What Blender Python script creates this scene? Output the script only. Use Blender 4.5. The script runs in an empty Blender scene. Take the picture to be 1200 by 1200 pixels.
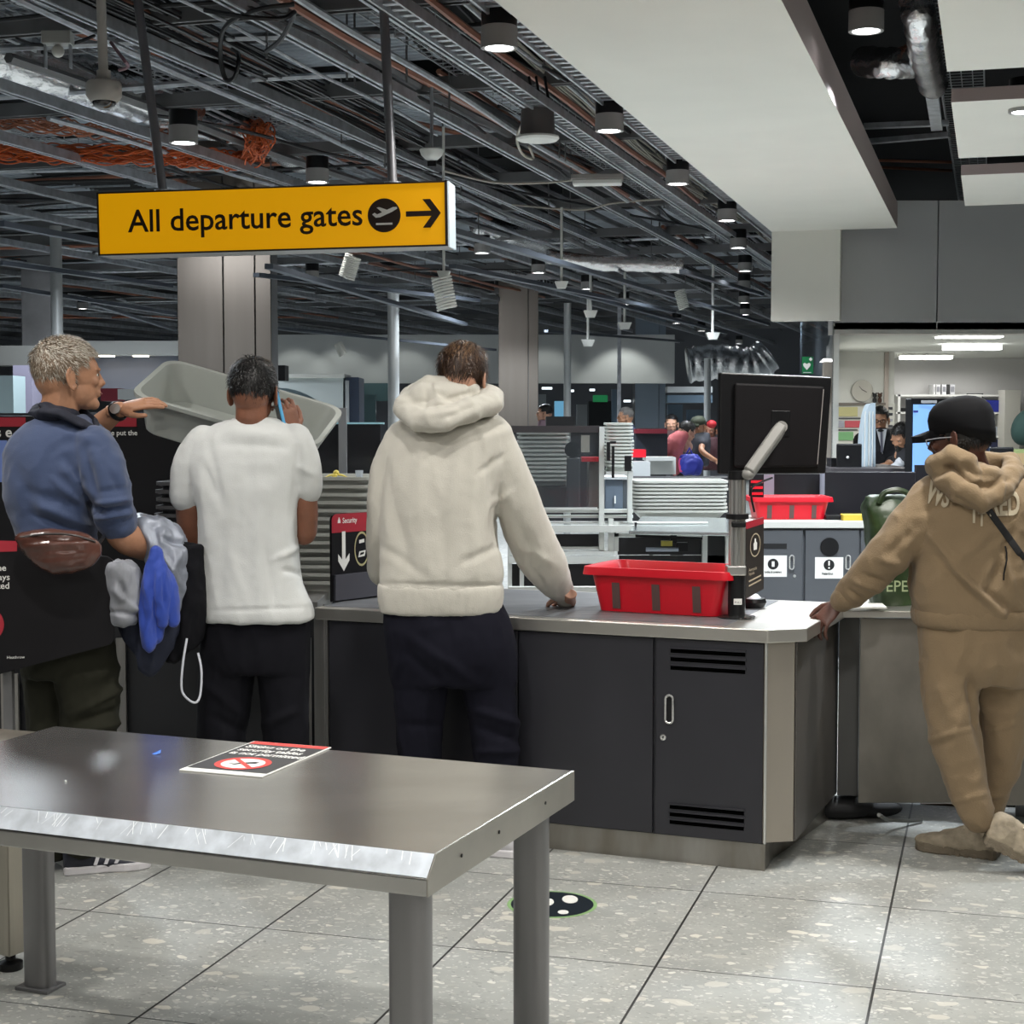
import bpy, bmesh, math, random
from mathutils import Vector, Matrix, noise
random.seed(7)
C = bpy.context.scene.collection
PI = math.pi
V = Vector
# ------------------------------------------------------------------ camera
F = 1900.0; TH = math.atan(112/F); CH = 1.60
ct, st = math.cos(TH), math.sin(TH)
camd = bpy.data.cameras.new('camera'); cam = bpy.data.objects.new('camera', camd); C.objects.link(cam)
cam.location = (0, 0, CH); cam.rotation_euler = (PI/2-TH, 0, 0)
camd.sensor_fit = 'HORIZONTAL'; camd.sensor_width = 36; camd.lens = 36*F/1200
camd.clip_start = .05; camd.clip_end = 200
bpy.context.scene.camera = cam

def ray(px, py):
    x = (px-600)/F; u = (600-py)/F
    return V((x, ct+u*st, -st+u*ct))
def P(px, py, Y):
    r = ray(px, py); k = Y/r.y
    return V((r.x*k, Y, CH+r.z*k))
def G(px, py, z=0.0):
    r = ray(px, py); k = (z-CH)/r.z
    return V((r.x*k, r.y*k, z))
def PX(v):
    dx, dy, dz = v[0], v[1], v[2]-CH
    f = dy*ct-dz*st; u = dy*st+dz*ct
    return 600+F*dx/f, 600-F*u/f

# ------------------------------------------------------------------ materials
MATS = {}
def mat(name, col=(.5,.5,.5), rough=.6, metal=0, emit=None, estr=0, var=0, vscale=8, bump=0, bscale=40, stretch=None, alpha=1, trans=0, spec=None, col2=None, rvar=0, sheen=0, coat=0):
    if name in MATS: return MATS[name]
    m = bpy.data.materials.new(name); m.use_nodes = True
    nt = m.node_tree; b = nt.nodes['Principled BSDF']
    b.inputs['Base Color'].default_value = (*col, 1)
    b.inputs['Roughness'].default_value = rough; b.inputs['Metallic'].default_value = metal
    if spec is not None: b.inputs['Specular IOR Level'].default_value = spec
    if sheen: b.inputs['Sheen Weight'].default_value = sheen; b.inputs['Sheen Roughness'].default_value = .6
    if coat: b.inputs['Coat Weight'].default_value = coat
    if emit: b.inputs['Emission Color'].default_value = (*emit, 1); b.inputs['Emission Strength'].default_value = estr
    if alpha < 1: b.inputs['Alpha'].default_value = alpha
    if trans: b.inputs['Transmission Weight'].default_value = trans
    if var or bump or rvar:
        tc = nt.nodes.new('ShaderNodeTexCoord'); mp = nt.nodes.new('ShaderNodeMapping')
        nt.links.new(tc.outputs['Object'], mp.inputs['Vector'])
        if stretch: mp.inputs['Scale'].default_value = stretch
    if var or rvar:
        n = nt.nodes.new('ShaderNodeTexNoise'); n.inputs['Scale'].default_value = vscale; n.inputs['Detail'].default_value = 6
        nt.links.new(mp.outputs[0], n.inputs['Vector'])
    if var:
        r = nt.nodes.new('ShaderNodeValToRGB'); c2 = col2 or tuple(c*(1-var) for c in col); c1 = tuple(min(1, c*(1+var)) for c in col) if not col2 else col
        r.color_ramp.elements[0].position = .3; r.color_ramp.elements[1].position = .7
        r.color_ramp.elements[0].color = (*c2, 1); r.color_ramp.elements[1].color = (*c1, 1)
        nt.links.new(n.outputs['Fac'], r.inputs[0]); nt.links.new(r.outputs[0], b.inputs['Base Color'])
    if rvar:
        mr = nt.nodes.new('ShaderNodeMapRange'); mr.inputs[3].default_value = max(0, rough-rvar); mr.inputs[4].default_value = min(1, rough+rvar)
        mr.inputs[1].default_value = .3; mr.inputs[2].default_value = .7
        nt.links.new(n.outputs['Fac'], mr.inputs[0]); nt.links.new(mr.outputs[0], b.inputs['Roughness'])
    if bump:
        n2 = nt.nodes.new('ShaderNodeTexNoise'); n2.inputs['Scale'].default_value = bscale; n2.inputs['Detail'].default_value = 5
        bp = nt.nodes.new('ShaderNodeBump'); bp.inputs['Strength'].default_value = bump; bp.inputs['Distance'].default_value = .01
        nt.links.new(mp.outputs[0], n2.inputs['Vector']); nt.links.new(n2.outputs['Fac'], bp.inputs['Height']); nt.links.new(bp.outputs[0], b.inputs['Normal'])
    MATS[name] = m
    return m
def glow(name, col, s): return mat(name, (.0,.0,.0), .5, emit=col, estr=s)

# ------------------------------------------------------------------ mesh builder
def frame_from(d, ref=V((0,0,1))):
    d = d.normalized()
    if abs(d.dot(ref)) > .98: ref = V((0,1,0)) if abs(d.y) < .9 else V((1,0,0))
    a = ref.cross(d).normalized(); b = d.cross(a).normalized()
    return a, b
class MB:
    def __init__(s): s.v = []; s.f = []; s.mi = []; s.cur = 0
    def add(s, vs, fs):
        o = len(s.v); s.v += [V(x) for x in vs]; s.f += [tuple(i+o for i in f) for f in fs]; s.mi += [s.cur]*len(fs); return s
    def box(s, c, size, rot=None):
        hx, hy, hz = size[0]/2, size[1]/2, size[2]/2
        vs = [V((x, y, z)) for x in (-hx, hx) for y in (-hy, hy) for z in (-hz, hz)]
        if rot is not None:
            R = Matrix.Rotation(rot, 3, 'Z') if isinstance(rot, (int, float)) else rot
            vs = [R @ v for v in vs]
        c = V(c); return s.add([v+c for v in vs], [(0,1,3,2),(4,6,7,5),(0,4,5,1),(2,3,7,6),(0,2,6,4),(1,5,7,3)])
    def hexa(s, b, t):   # bottom quad, top quad
        return s.add(list(b)+list(t), [(3,2,1,0),(4,5,6,7),(0,1,5,4),(1,2,6,5),(2,3,7,6),(3,0,4,7)])
    def prism(s, pts, off):  # planar polygon extruded by offset vector
        n = len(pts); off = V(off); pts = [V(p) for p in pts]
        fs = [tuple(reversed(range(n))), tuple(range(n, 2*n))]+[(i, (i+1) % n, n+(i+1) % n, n+i) for i in range(n)]
        return s.add(pts+[p+off for p in pts], fs)
    def rings(s, R, cap=True, close=False):
        n = len(R[0]); vs = [v for r in R for v in r]; fs = []
        m = len(R)
        for i in range(m if close else m-1):
            j = (i+1) % m
            for k in range(n):
                k2 = (k+1) % n; fs.append((i*n+k, i*n+k2, j*n+k2, j*n+k))
        if cap and not close: fs += [tuple(reversed(range(n))), tuple(range((m-1)*n, m*n))]
        return s.add(vs, fs)
    def tube(s, path, r, seg=8, close=False, ref=V((0,0,1)), cap=True):
        path = [V(p) for p in path]; n = len(path)
        rr = r if isinstance(r, list) else [r]*n
        R = []; a = None
        for i, p in enumerate(path):
            if close: d = path[(i+1) % n]-path[i-1]
            else: d = path[min(i+1, n-1)]-path[max(i-1, 0)]
            if d.length < 1e-9: d = V((0,0,1))
            d.normalize()
            if a is None: a, b = frame_from(d, ref)
            else:
                a = (a-d*a.dot(d)).normalized(); b = d.cross(a)
            q = rr[i]; ra, rb = q if isinstance(q, (tuple, list)) else (q, q)
            R.append([p+a*math.cos(2*PI*k/seg)*ra+b*math.sin(2*PI*k/seg)*rb for k in range(seg)])
        return s.rings(R, cap, close)
    def cyl(s, p0, p1, r, seg=16): return s.tube([p0, p1], r, seg)
    def lathe(s, c, prof, seg=24, axis=V((0,0,1))):  # prof: (r, h)
        c = V(c); a, b = frame_from(axis, V((0,1,0))); ax = axis.normalized()
        return s.rings([[c+ax*h+(a*math.cos(2*PI*k/seg)+b*math.sin(2*PI*k/seg))*max(r, 1e-4) for k in range(seg)] for r, h in prof])
    def ball(s, c, r, R=None, seg=20, rg=12):
        c = V(c); rx, ry, rz = r if isinstance(r, (tuple, list)) else (r, r, r)
        rs = []
        for i in range(rg+1):
            t = -PI/2+PI*i/rg; t = max(-PI/2+.02, min(PI/2-.02, t))
            rs.append([V((rx*math.cos(t)*math.cos(2*PI*k/seg), ry*math.cos(t)*math.sin(2*PI*k/seg), rz*math.sin(t))) for k in range(seg)])
        if R is not None: rs = [[R @ v for v in q] for q in rs]
        return s.rings([[v+c for v in q] for q in rs])
    def mesh(s, name, mats, smooth=False, off=None):
        me = bpy.data.meshes.new(name)
        vs = s.v if off is None else [off @ v for v in s.v]
        me.from_pydata([tuple(v) for v in vs], [], s.f)
        for m in (mats if isinstance(mats, (list, tuple)) else [mats]): me.materials.append(m)
        if any(s.mi): me.polygons.foreach_set('material_index', s.mi)
        me.validate(); me.update()
        bm = bmesh.new(); bm.from_mesh(me); bmesh.ops.recalc_face_normals(bm, faces=bm.faces); bm.to_mesh(me); bm.free()
        if smooth:
            for p in me.polygons: p.use_smooth = True
            if smooth != 'all': me.set_sharp_from_angle(angle=math.radians(40))
        return me
    def build(s, name, mats, parent=None, smooth=False, bevel=0, local=False):
        off = None
        if parent is not None and not local: off = ROOT[parent.name if parent.name in ROOT else ROOTOF[parent.name]].inverted()
        me = s.mesh(name, mats, smooth, off)
        o = bpy.data.objects.new(name, me); C.objects.link(o)
        if parent is not None:
            o.parent = parent; ROOTOF[o.name] = parent.name if parent.name in ROOT else ROOTOF[parent.name]
        if bevel:
            md = o.modifiers.new('bevel', 'BEVEL'); md.width = bevel; md.segments = 2; md.limit_method = 'ANGLE'; md.angle_limit = .6
        return o
ROOT = {}; ROOTOF = {}
def thing(name, label, cat, loc=(0,0,0), rz=0, group=None):
    o = bpy.data.objects.new(name, None); C.objects.link(o)
    o.location = loc; o.rotation_euler = (0, 0, rz); o.empty_display_size = .05
    o['label'] = label; o['category'] = cat
    if group: o['group'] = group
    ROOT[o.name] = Matrix.Translation(V(loc)) @ Matrix.Rotation(rz, 4, 'Z')
    return o
def tag(o, label, cat, group=None, kind=None):
    o['label'] = label; o['category'] = cat
    if group: o['group'] = group
    if kind: o['kind'] = kind
    return o
def struct(o): o['kind'] = 'structure'; return o
def dup(o, loc=None, rz=None, label=None, group=None, mat4=None):
    c = o.copy(); C.objects.link(c)
    if loc is not None: c.location = loc
    if rz is not None: c.rotation_euler = (0, 0, rz)
    if label: c['label'] = label
    if group: c['group'] = group
    def rec(src, dst):
        for ch in list(src.children):
            d = ch.copy(); C.objects.link(d); d.parent = dst; rec(ch, d)
    rec(o, c)
    return c
def text_mb(txt, size, org, right, up, th=.001, align='LEFT', bold=0, sx=1, shear=0):
    """flat lettering as mesh data laid on a plane"""
    cu = bpy.data.curves.new('t', 'FONT'); cu.body = txt; cu.size = 1; cu.align_x = align; cu.offset = bold; cu.shear = shear; cu.space_line=.85
    cu.resolution_u = 3
    ob = bpy.data.objects.new('t', cu); C.objects.link(ob)
    dg = bpy.context.evaluated_depsgraph_get(); me = ob.evaluated_get(dg).to_mesh()
    right = V(right).normalized(); up = V(up).normalized(); n = right.cross(up); org = V(org)
    m = MB()
    m.v = [org+right*(v.co.x*size*sx)+up*(v.co.y*size)+n*th for v in me.vertices]
    m.f = [tuple(p.vertices) for p in me.polygons]; m.mi = [0]*len(m.f)
    ob.evaluated_get(dg).to_mesh_clear(); C.objects.unlink(ob); bpy.data.objects.remove(ob); bpy.data.curves.remove(cu)
    return m
def disc_mb(c, r, right, up, seg=32, r2=None, th=.001, ry=None):
    right = V(right).normalized(); up = V(up).normalized(); n = right.cross(up); c = V(c)+n*th
    m = MB(); k = (ry or r)/r
    o = [c+right*r*math.cos(2*PI*i/seg)+up*r*k*math.sin(2*PI*i/seg) for i in range(seg)]
    if r2:
        q = [c+right*r2*math.cos(2*PI*i/seg)+up*r2*k*math.sin(2*PI*i/seg) for i in range(seg)]
        return m.add(o+q, [(i, (i+1) % seg, seg+(i+1) % seg, seg+i) for i in range(seg)])
    return m.add(o, [tuple(range(seg))])
def quad_mb(c, w, h, right, up, th=.001):
    right = V(right).normalized(); up = V(up).normalized(); n = right.cross(up); c = V(c)+n*th
    return MB().add([c-right*w/2-up*h/2, c+right*w/2-up*h/2, c+right*w/2+up*h/2, c-right*w/2+up*h/2], [(0,1,2,3)])
def poly_mb(pts2, org, right, up, th=.001):
    right = V(right).normalized(); up = V(up).normalized(); n = right.cross(up); org = V(org)+n*th
    return MB().add([org+right*x+up*y for x, y in pts2], [tuple(range(len(pts2)))])

# ------------------------------------------------------------------ palette
steel = mat('brushed_steel', (.55,.54,.52), .24, .95, var=.10, vscale=3, stretch=(1,2.5,2))
steel_d = mat('dull_steel', (.34,.33,.32), .42, .9, var=.12, vscale=6, stretch=(6,6,.6), rvar=.08)
alu = mat('aluminium', (.72,.73,.72), .32, .85, var=.06, vscale=3)
zinc = mat('galvanised', (.50,.52,.55), .45, .8, var=.2, vscale=4, stretch=(3,3,3))
zinc_d = mat('galvanised_dark', (.20,.20,.205), .5, .6, var=.2, vscale=3)
dark_panel = mat('charcoal_laminate', (.024,.024,.030), .38, var=.1, vscale=3)
black = mat('black_plastic', (.008,.008,.009), .35, spec=.3)
black_m = mat('black_matt', (.008,.008,.009), .8)
black_v = mat('black_void', (.01,.01,.011), .9)
white_p = mat('white_plastic', (.72,.72,.68), .4)
grey_p = mat('grey_plastic', (.42,.43,.41), .45, var=.05, vscale=5)
tray_m = mat('tray_grey', (.34,.36,.335), .42, var=.04, vscale=6)
red_p = mat('red_plastic', (.56,.002,.014), .42, var=.06, vscale=6)
red_s = mat('sign_red', (.36,.014,.03), .5)
sign_k = mat('sign_black', (.005,.0045,.006), .5, spec=.25)
white_s = mat('sign_white', (.75,.75,.72), .6)
chrome = mat('chrome', (.8,.8,.8), .12, 1)
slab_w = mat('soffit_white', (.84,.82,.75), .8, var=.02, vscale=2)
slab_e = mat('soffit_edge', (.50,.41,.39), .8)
charcoal_wall = mat('charcoal_wall', (.52,.52,.52), .6)
foil = mat('foil', (.75,.75,.76), .22, 1, bump=.9, bscale=26, var=.1, vscale=10)
# ================================================================== ROOM
AN = math.radians(16.5)
cu_, su_ = math.cos(AN), math.sin(AN)
U = V((su_, cu_, 0)); W = V((cu_, -su_, 0))       # along the hall / across it
def CP(s, t, z): return W*s+U*t+V((0,0,z))
def ST(v): return v.dot(W), v.dot(U)

# floor: terrazzo tiles
def floor_mat():
    m = bpy.data.materials.new('terrazzo'); m.use_nodes = True; nt = m.node_tree; N = nt.nodes; L = nt.links; b = N['Principled BSDF']
    tc = N.new('ShaderNodeTexCoord'); mp = N.new('ShaderNodeMapping'); mp.inputs['Rotation'].default_value = (0, 0, AN)
    L.new(tc.outputs['Object'], mp.inputs['Vector'])
    def math_(op, a, bv=None, clamp=False):
        n = N.new('ShaderNodeMath'); n.operation = op; n.use_clamp = clamp
        for i, x in enumerate((a, bv)):
            if x is None: continue
            if isinstance(x, (int, float)): n.inputs[i].default_value = x
            else: L.new(x, n.inputs[i])
        return n.outputs[0]
    sp = N.new('ShaderNodeSeparateXYZ'); L.new(mp.outputs[0], sp.inputs[0])
    def line(o, off, per, w):
        a = math_('FRACT', math_('ADD', math_('DIVIDE', math_('SUBTRACT', o, off), per), 50.5))
        return math_('LESS_THAN', math_('ABSOLUTE', math_('SUBTRACT', a, .5)), w/per/2)
    g = math_('MAXIMUM', line(sp.outputs[0], -.294, .622, .0075), line(sp.outputs[1], 4.563, .783, .0055))
    def cell(o, off, per): return math_('FLOOR', math_('DIVIDE', math_('SUBTRACT', o, off), per))
    cmb = N.new('ShaderNodeCombineXYZ'); L.new(cell(sp.outputs[0], -.294, .622), cmb.inputs[0]); L.new(cell(sp.outputs[1], 4.563, .783), cmb.inputs[1])
    wn = N.new('ShaderNodeTexWhiteNoise'); L.new(cmb.outputs[0], wn.inputs['Vector'])
    va = N.new('ShaderNodeVectorMath'); va.operation = 'MULTIPLY_ADD'; L.new(wn.outputs['Color'], va.inputs[0]); va.inputs[1].default_value = (9,9,9); L.new(mp.outputs[0], va.inputs[2])
    # wobble
    nz = N.new('ShaderNodeTexNoise'); nz.inputs['Scale'].default_value = 14; L.new(va.outputs[0], nz.inputs['Vector'])
    wv = N.new('ShaderNodeVectorMath'); wv.operation = 'MULTIPLY_ADD'; L.new(nz.outputs['Color'], wv.inputs[0]); wv.inputs[1].default_value = (.06,.06,.06); L.new(va.outputs[0], wv.inputs[2])
    def chips(scale, lo, hi, sy=1.6):
        m2 = N.new('ShaderNodeMapping'); m2.inputs['Scale'].default_value = (1, sy, 1); L.new(wv.outputs[0], m2.inputs['Vector'])
        vo = N.new('ShaderNodeTexVoronoi'); vo.inputs['Scale'].default_value = scale; L.new(m2.outputs[0], vo.inputs['Vector'])
        s2 = N.new('ShaderNodeSeparateColor'); L.new(vo.outputs['Color'], s2.inputs[0])
        rad = math_('MULTIPLY', s2.outputs[0], hi); 
        inside = math_('LESS_THAN', vo.outputs['Distance'], rad)
        return math_('MULTIPLY', inside, math_('GREATER_THAN', s2.outputs[1], lo)), s2.outputs[2]
    def mix(f, a, c):
        n = N.new('ShaderNodeMix'); n.data_type = 'RGBA'
        if isinstance(f, (int, float)): n.inputs[0].default_value = f
        else: L.new(f, n.inputs[0])
        for i, x in ((6, a), (7, c)):
            if isinstance(x, tuple): n.inputs[i].default_value = (*x, 1)
            else: L.new(x, n.inputs[i])
        return n.outputs[2]
    n3 = N.new('ShaderNodeTexNoise'); n3.inputs['Scale'].default_value = 5; n3.inputs['Detail'].default_value = 8; L.new(va.outputs[0], n3.inputs['Vector'])
    base = mix(n3.outputs['Fac'], (.225,.235,.225), (.44,.445,.42))
    c0, r0 = chips(75, .15, .55); base = mix(math_('MULTIPLY', c0, .8), base, mix(r0, (.20,.205,.195), (.62,.62,.58)))
    c1, r1 = chips(30, .30, .5); base = mix(math_('MULTIPLY', c1, .85), base, mix(r1, (.27,.275,.26), (.66,.65,.59)))
    c2, r2 = chips(11, .66, .42); base = mix(math_('MULTIPLY', c2, .8), base, mix(r2, (.44,.43,.39), (.66,.63,.55)))
    base = mix(g, base, (.035,.035,.034))
    L.new(base, b.inputs['Base Color'])
    b.inputs['Roughness'].default_value = .38; b.inputs['Specular IOR Level'].default_value = .35
    return m
fm = floor_mat()
struct(MB().box((0, 24, -.05), (70, 60, .1)).build('floor', fm))

# shell
wall_g = mat('hall_grey_wall', (.10,.105,.115), .8)
wall_w = mat('hall_white_wall', (.62,.63,.62), .8)
dark_w = mat('hall_dark_wall', (.13,.135,.15), .85)
struct(MB().box((0, 41, 2.2), (70, .3, 4.6)).build('wall_back', dark_w))
struct(MB().box((-17, 24, 2.2), (.3, 60, 4.6)).build('wall_left', dark_w))
struct(MB().box((24, 24, 2.2), (.3, 60, 4.6)).build('wall_right', dark_w))
struct(MB().box((0, -5.5, 2.2), (70, .3, 4.6)).build('wall_front', mat('wall_behind', (.25,.25,.245), .8)))
struct(MB().box((0, 24, 4.55), (70, 60, .1)).build('ceiling', black_v))

# ---- white soffit slabs hanging under the void
def slab(s0, s1, t0, t1, z0, z1, name, end=None):
    m = MB()
    lo = [CP(s0,t0,z0), CP(s1,t0,z0), CP(s1,t1,z0), CP(s0,t1,z0)]; hi = [v+V((0,0,z1-z0)) for v in lo]
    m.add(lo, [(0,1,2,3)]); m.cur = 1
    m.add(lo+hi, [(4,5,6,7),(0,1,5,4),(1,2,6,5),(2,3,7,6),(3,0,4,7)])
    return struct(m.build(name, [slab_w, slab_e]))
ZS = 3.26; TE = 0
sL = ST(G(900, 272, ZS)); sR = ST(G(1050, 268, ZS))
a0 = ST(G(590, 0, ZS)); b0 = ST(G(920, 0, ZS))
s_left = (sL[0]+a0[0])/2; s_right = (sR[0]+b0[0])/2
t_end = sL[1]
print('slab', s_left, s_right, sL, sR)
slab(s_left, s_right, -4.5, t_end, ZS, ZS+.22, 'ceiling_soffit')
# far end: downstand facing us
zd = P(900, 373, t_end/cu_).z
dsd = MB()
A_ = CP(s_left, t_end-.02, ZS+.2); B_ = A_+W*((P(978,300,14.8)-A_).x/W.x)
dsd.prism([A_, B_, V((B_.x, B_.y, 2.46)), V((A_.x, A_.y, 2.46))], U*.15)
struct(dsd.build('ceiling_downstand', [slab_w]))
# three slabs on the right
e = ST(G(1104, 40, ZS))
for nme, (ya, yb) in {'n': (None, 84), 'm': (120, 186), 'f': (206, 242)}.items():
    tb = ST(G(1112, yb, ZS))[1]; ta = -4.5 if ya is None else ST(G(1112, ya, ZS))[1]
    slab(e[0], e[0]+5, ta, tb, ZS, ZS+.07, 'ceiling_panel')

# ---- void: deck sheets, struts, trays, pipes
deck_m = mat('deck_sheet', (.42,.46,.51), .42, .55, var=.3, vscale=1.2)
def corrugated(s0, s1, t0, t1, z, pitch=.09):
    m = MB(); n = int((t1-t0)/pitch); R0 = []; R1 = []
    for i in range(n):
        t = t0+i*pitch
        for dt, dz in ((0,0),(.035,0),(.045,.02),(.08,.02)):
            R0.append(CP(s0, t+dt, z+dz)); R1.append(CP(s1, t+dt, z+dz))
    k = len(R0)
    return m.add(R0+R1, [(i, i+1, k+i+1, k+i) for i in range(k-1)])
first = None
rd = random.Random(3)
for si in range(-11, 3):
    for ti in range(0, 9):
        s0 = si*1.9-1.2; t0 = 5+ti*3.4+rd.uniform(-.4, .4)
        if s0 > s_left-.8: continue
        if rd.random() < .12: continue
        c = corrugated(0, 1.55, 0, 2.5, 0)
        if first is None:
            first = tag(c.build('deck_sheet', deck_m), 'galvanised corrugated decking sheet above the service void', 'ceiling sheet', 'corrugated sheets above the void')
            o = first
        else: o = dup(first)
        o.location = CP(s0, t0, 4.0+rd.uniform(-.05, .1))
# struts (open C channels with slots)
def channel(length, w=.06, h=.06, slots=False):
    m = MB(); t = .006
    m.box((0, length/2, h), (w, length, t)); m.box((-w/2, length/2, h/2), (t, length, h)); m.box((w/2, length/2, h/2), (t, length, h))
    m.box((-w/2+.01, length/2, 0), (.018, length, t)); m.box((w/2-.01, length/2, 0), (.018, length, t))
    return m
def place(o, s, t, z, rz=0): o.location = CP(s, t, z); o.rotation_euler = (0, 0, -AN+rz)
ch = None
for i, s in enumerate([-23,-21.2,-19.5,-17.9,-16.4,-15,-13.7,-12.5,-11.4,-10.1,-8.8,-7.6,-6.4,-5.3,-4.25,-3.4,-2.75]):
    if s > s_left: continue
    if ch is None: o = ch = tag(channel(40).build('strut_channel', zinc), 'long galvanised strut channel running down the hall under the void', 'ceiling strut', 'strut channels running down the hall')
    else: o = dup(ch)
    place(o, s, 4.2+rd.uniform(0, .3), 3.42+rd.uniform(-.03, .1))
cc = None
for i in range(17):
    t = 5.6+i*1.95
    if cc is None: o = cc = tag(channel(24.0, .08, .08).build('cross_strut', zinc_d), 'dark steel strut crossing the hall under the void', 'ceiling strut', 'struts crossing the hall')
    else: o = dup(cc)
    o.location = CP(s_left-.15-24, t, 3.56+rd.uniform(-.02, .06)); o.rotation_euler = (0, 0, -AN-PI/2)
# mesh cable trays
def cable_tray(L, w=.3, h=.06, step=.1):
    m = MB(); r = .004
    for x in (-w/2, w/2):
        for z in (0, h): m.box((x, L/2, z), (.008, L, .008))
    for k in range(1, 4): m.box((-w/2+w*k/4, L/2, 0), (.006, L, .006))
    n = int(L/step)
    for i in range(n):
        y = i*step; m.box((0, y, 0), (w, .006, .006))
        if i % 2 == 0:
            for x in (-w/2, w/2): m.box((x, y, h/2), (.006, .006, h))
    return m
ct_ = None
for s, t, z in ((-2.35, 4.6, 3.66), (-.25, 4.6, 3.95), (-3.0, 4.8, 3.66), (-4.9, 5.0, 3.7), (-6.9, 5.5, 3.68), (-9.3, 6, 3.72)):
    if ct_ is None: o = ct_ = tag(cable_tray(26).build('cable_tray', zinc), 'wire mesh cable tray running down the hall', 'cable tray', 'mesh cable trays in the void')
    else: o = dup(ct_)
    place(o, s, t, z)
# ladder racks (thin angled)
lr = None
for s, t, z in ((-2.48, 4.4, 3.36), (-2.12, 4.4, 3.40)):
    if lr is None:
        m = MB()
        for x in (-.05, .05): m.box((x, 15, 0), (.012, 30, .05))
        for i in range(300): m.box((0, i*.1, 0), (.1, .035, .012))
        o = lr = tag(m.build('ladder_rack', zinc), 'narrow slotted ladder rack beside the white soffit', 'cable ladder', 'slotted ladder racks')
    else: o = dup(lr)
    place(o, s, t, z)
# cable bundles
or_m = mat('orange_cable', (.52,.10,.02), .5); bk_m = mat('black_cable', (.01,.01,.012), .45); wh_m = mat('pale_cable', (.45,.42,.36), .5); pp_m = mat('mauve_cable', (.20,.09,.11), .5); cu_m = mat('copper_pipe', (.32,.13,.08), .4, .5, var=.2, vscale=3)
def bundle(path, n, r, spread, seed):
    q = random.Random(seed); m = MB()
    for k in range(n):
        a = q.uniform(0, 2*PI); d = spread*math.sqrt(q.random()); ox = V((math.cos(a)*d, 0, math.sin(a)*d*.6)); ph = q.uniform(0, 9)
        pts = []
        for i in range(len(path)-1):
            for j in range(6):
                f = j/6; p = path[i].lerp(path[i+1], f); x = i+f
                pts.append(p+W*ox.x+V((0,0,ox.z))+V((0,0,1))*math.sin(x*2.1+ph)*.02+W*math.sin(x*1.3+ph*2)*.03)
        pts.append(path[-1]+W*ox.x+V((0,0,ox.z)))
        m.tube(pts, r, 5)
    return m
def smoothpath(pts, n=6):
    out = []
    for i in range(len(pts)-1):
        p0 = pts[max(i-1, 0)]; p1 = pts[i]; p2 = pts[i+1]; p3 = pts[min(i+2, len(pts)-1)]
        for j in range(n):
            t = j/n
            out.append(.5*((2*p1)+(p2-p0)*t+(2*p0-5*p1+4*p2-p3)*t*t+(3*p1-p0-3*p2+p3)*t**3))
    out.append(pts[-1]); return out
def at(px, py, z):  # pixel on a horizontal plane above
    return G(px, py, z)
zc = 3.5
tag(bundle(smoothpath([at(-30,178,zc), at(60,180,zc), at(170,182,zc), at(240,186,zc), at(290,188,zc), at(305,168,zc), at(300,150,zc+.15), at(285,150,zc+.5)]), 26, .006, .10, 1).build('cable_bundle', or_m, smooth=True), 'thick bundle of orange cables curving up behind the yellow sign', 'cables')
tag(bundle(smoothpath([at(-30,140,3.6), at(60,148,3.6), at(140,156,3.6), at(200,160,3.6)]), 16, .006, .1, 2).build('cable_bundle', mat('brick_cable', (.34,.12,.06), .5), smooth=True), 'reddish cable bundle above the orange bundle at the left', 'cables')
tag(bundle([CP(-2.0+.02*i, 5.5+i*3, 3.55) for i in range(9)], 14, .008, .09, 5).build('cable_bundle', or_m, smooth=True), 'orange cable bundle running down the hall past the yellow sign', 'cables')
tag(bundle([CP(-1.6, 4.5+i*2, 3.78) for i in range(9)], 16, .008, .14, 6).build('cable_bundle', pp_m, smooth=True), 'mauve cable bundle running down the hall right of the sign', 'cables')
tag(bundle([CP(-2.6+.1*math.sin(i), 4.3+i*2, 3.72) for i in range(9)], 14, .007, .16, 9).build('cable_bundle', wh_m, smooth=True), 'pale cable bundle above the yellow sign', 'cables')
tag(bundle([CP(-4.2+.1*math.sin(i), 5+i*2.5, 3.62) for i in range(9)], 14, .009, .16, 8).build('cable_bundle', bk_m, smooth=True), 'black cable bundle running down the hall over the dome camera', 'cables')
# loose black hanging loops
for k, (pts, lab) in enumerate((
    ([(345,5,3.5),(300,12,3.48),(265,30,3.5),(258,60,3.42),(264,92,3.3),(275,90,3.3),(280,66,3.4),(272,58,3.5)], 'coiled black cable loop hanging near the top left of the yellow sign'),
    ([(240,12,3.5),(290,20,3.44),(330,22,3.44),(345,15,3.5),(330,45,3.45),(312,60,3.46)], 'slack black cable swagged across two struts above the sign'),
    ([(620,130,3.5),(606,160,3.4),(612,180,3.36),(625,186,3.38),(620,172,3.42)], 'white flex hanging from the large grey can light'),
    ([(520,200,3.4),(580,214,3.32),(640,214,3.34),(680,210,3.42)], 'thin white cable strung right of the yellow sign'),
    ([(600,240,3.5),(680,246,3.42),(720,238,3.48),(790,232,3.5)], 'black cable drooping beyond the white batten'),
    ([(20,45,3.5),(40,52,3.4),(80,52,3.4),(110,42,3.5)], 'black cable swagged beside the foil duct at top left'),
    ([(130,50,3.5),(145,70,3.36),(150,78,3.36),(140,82,3.4)], 'dark red flex hanging beside the dome camera'))):
    mm = wh_m if 'white' in lab else (pp_m if 'red' in lab else bk_m)
    tag(MB().tube(smoothpath([at(*p) for p in pts]), .012 if k < 2 else .009, 6).build('hanging_cable', mm, smooth=True), lab, 'cable')
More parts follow.
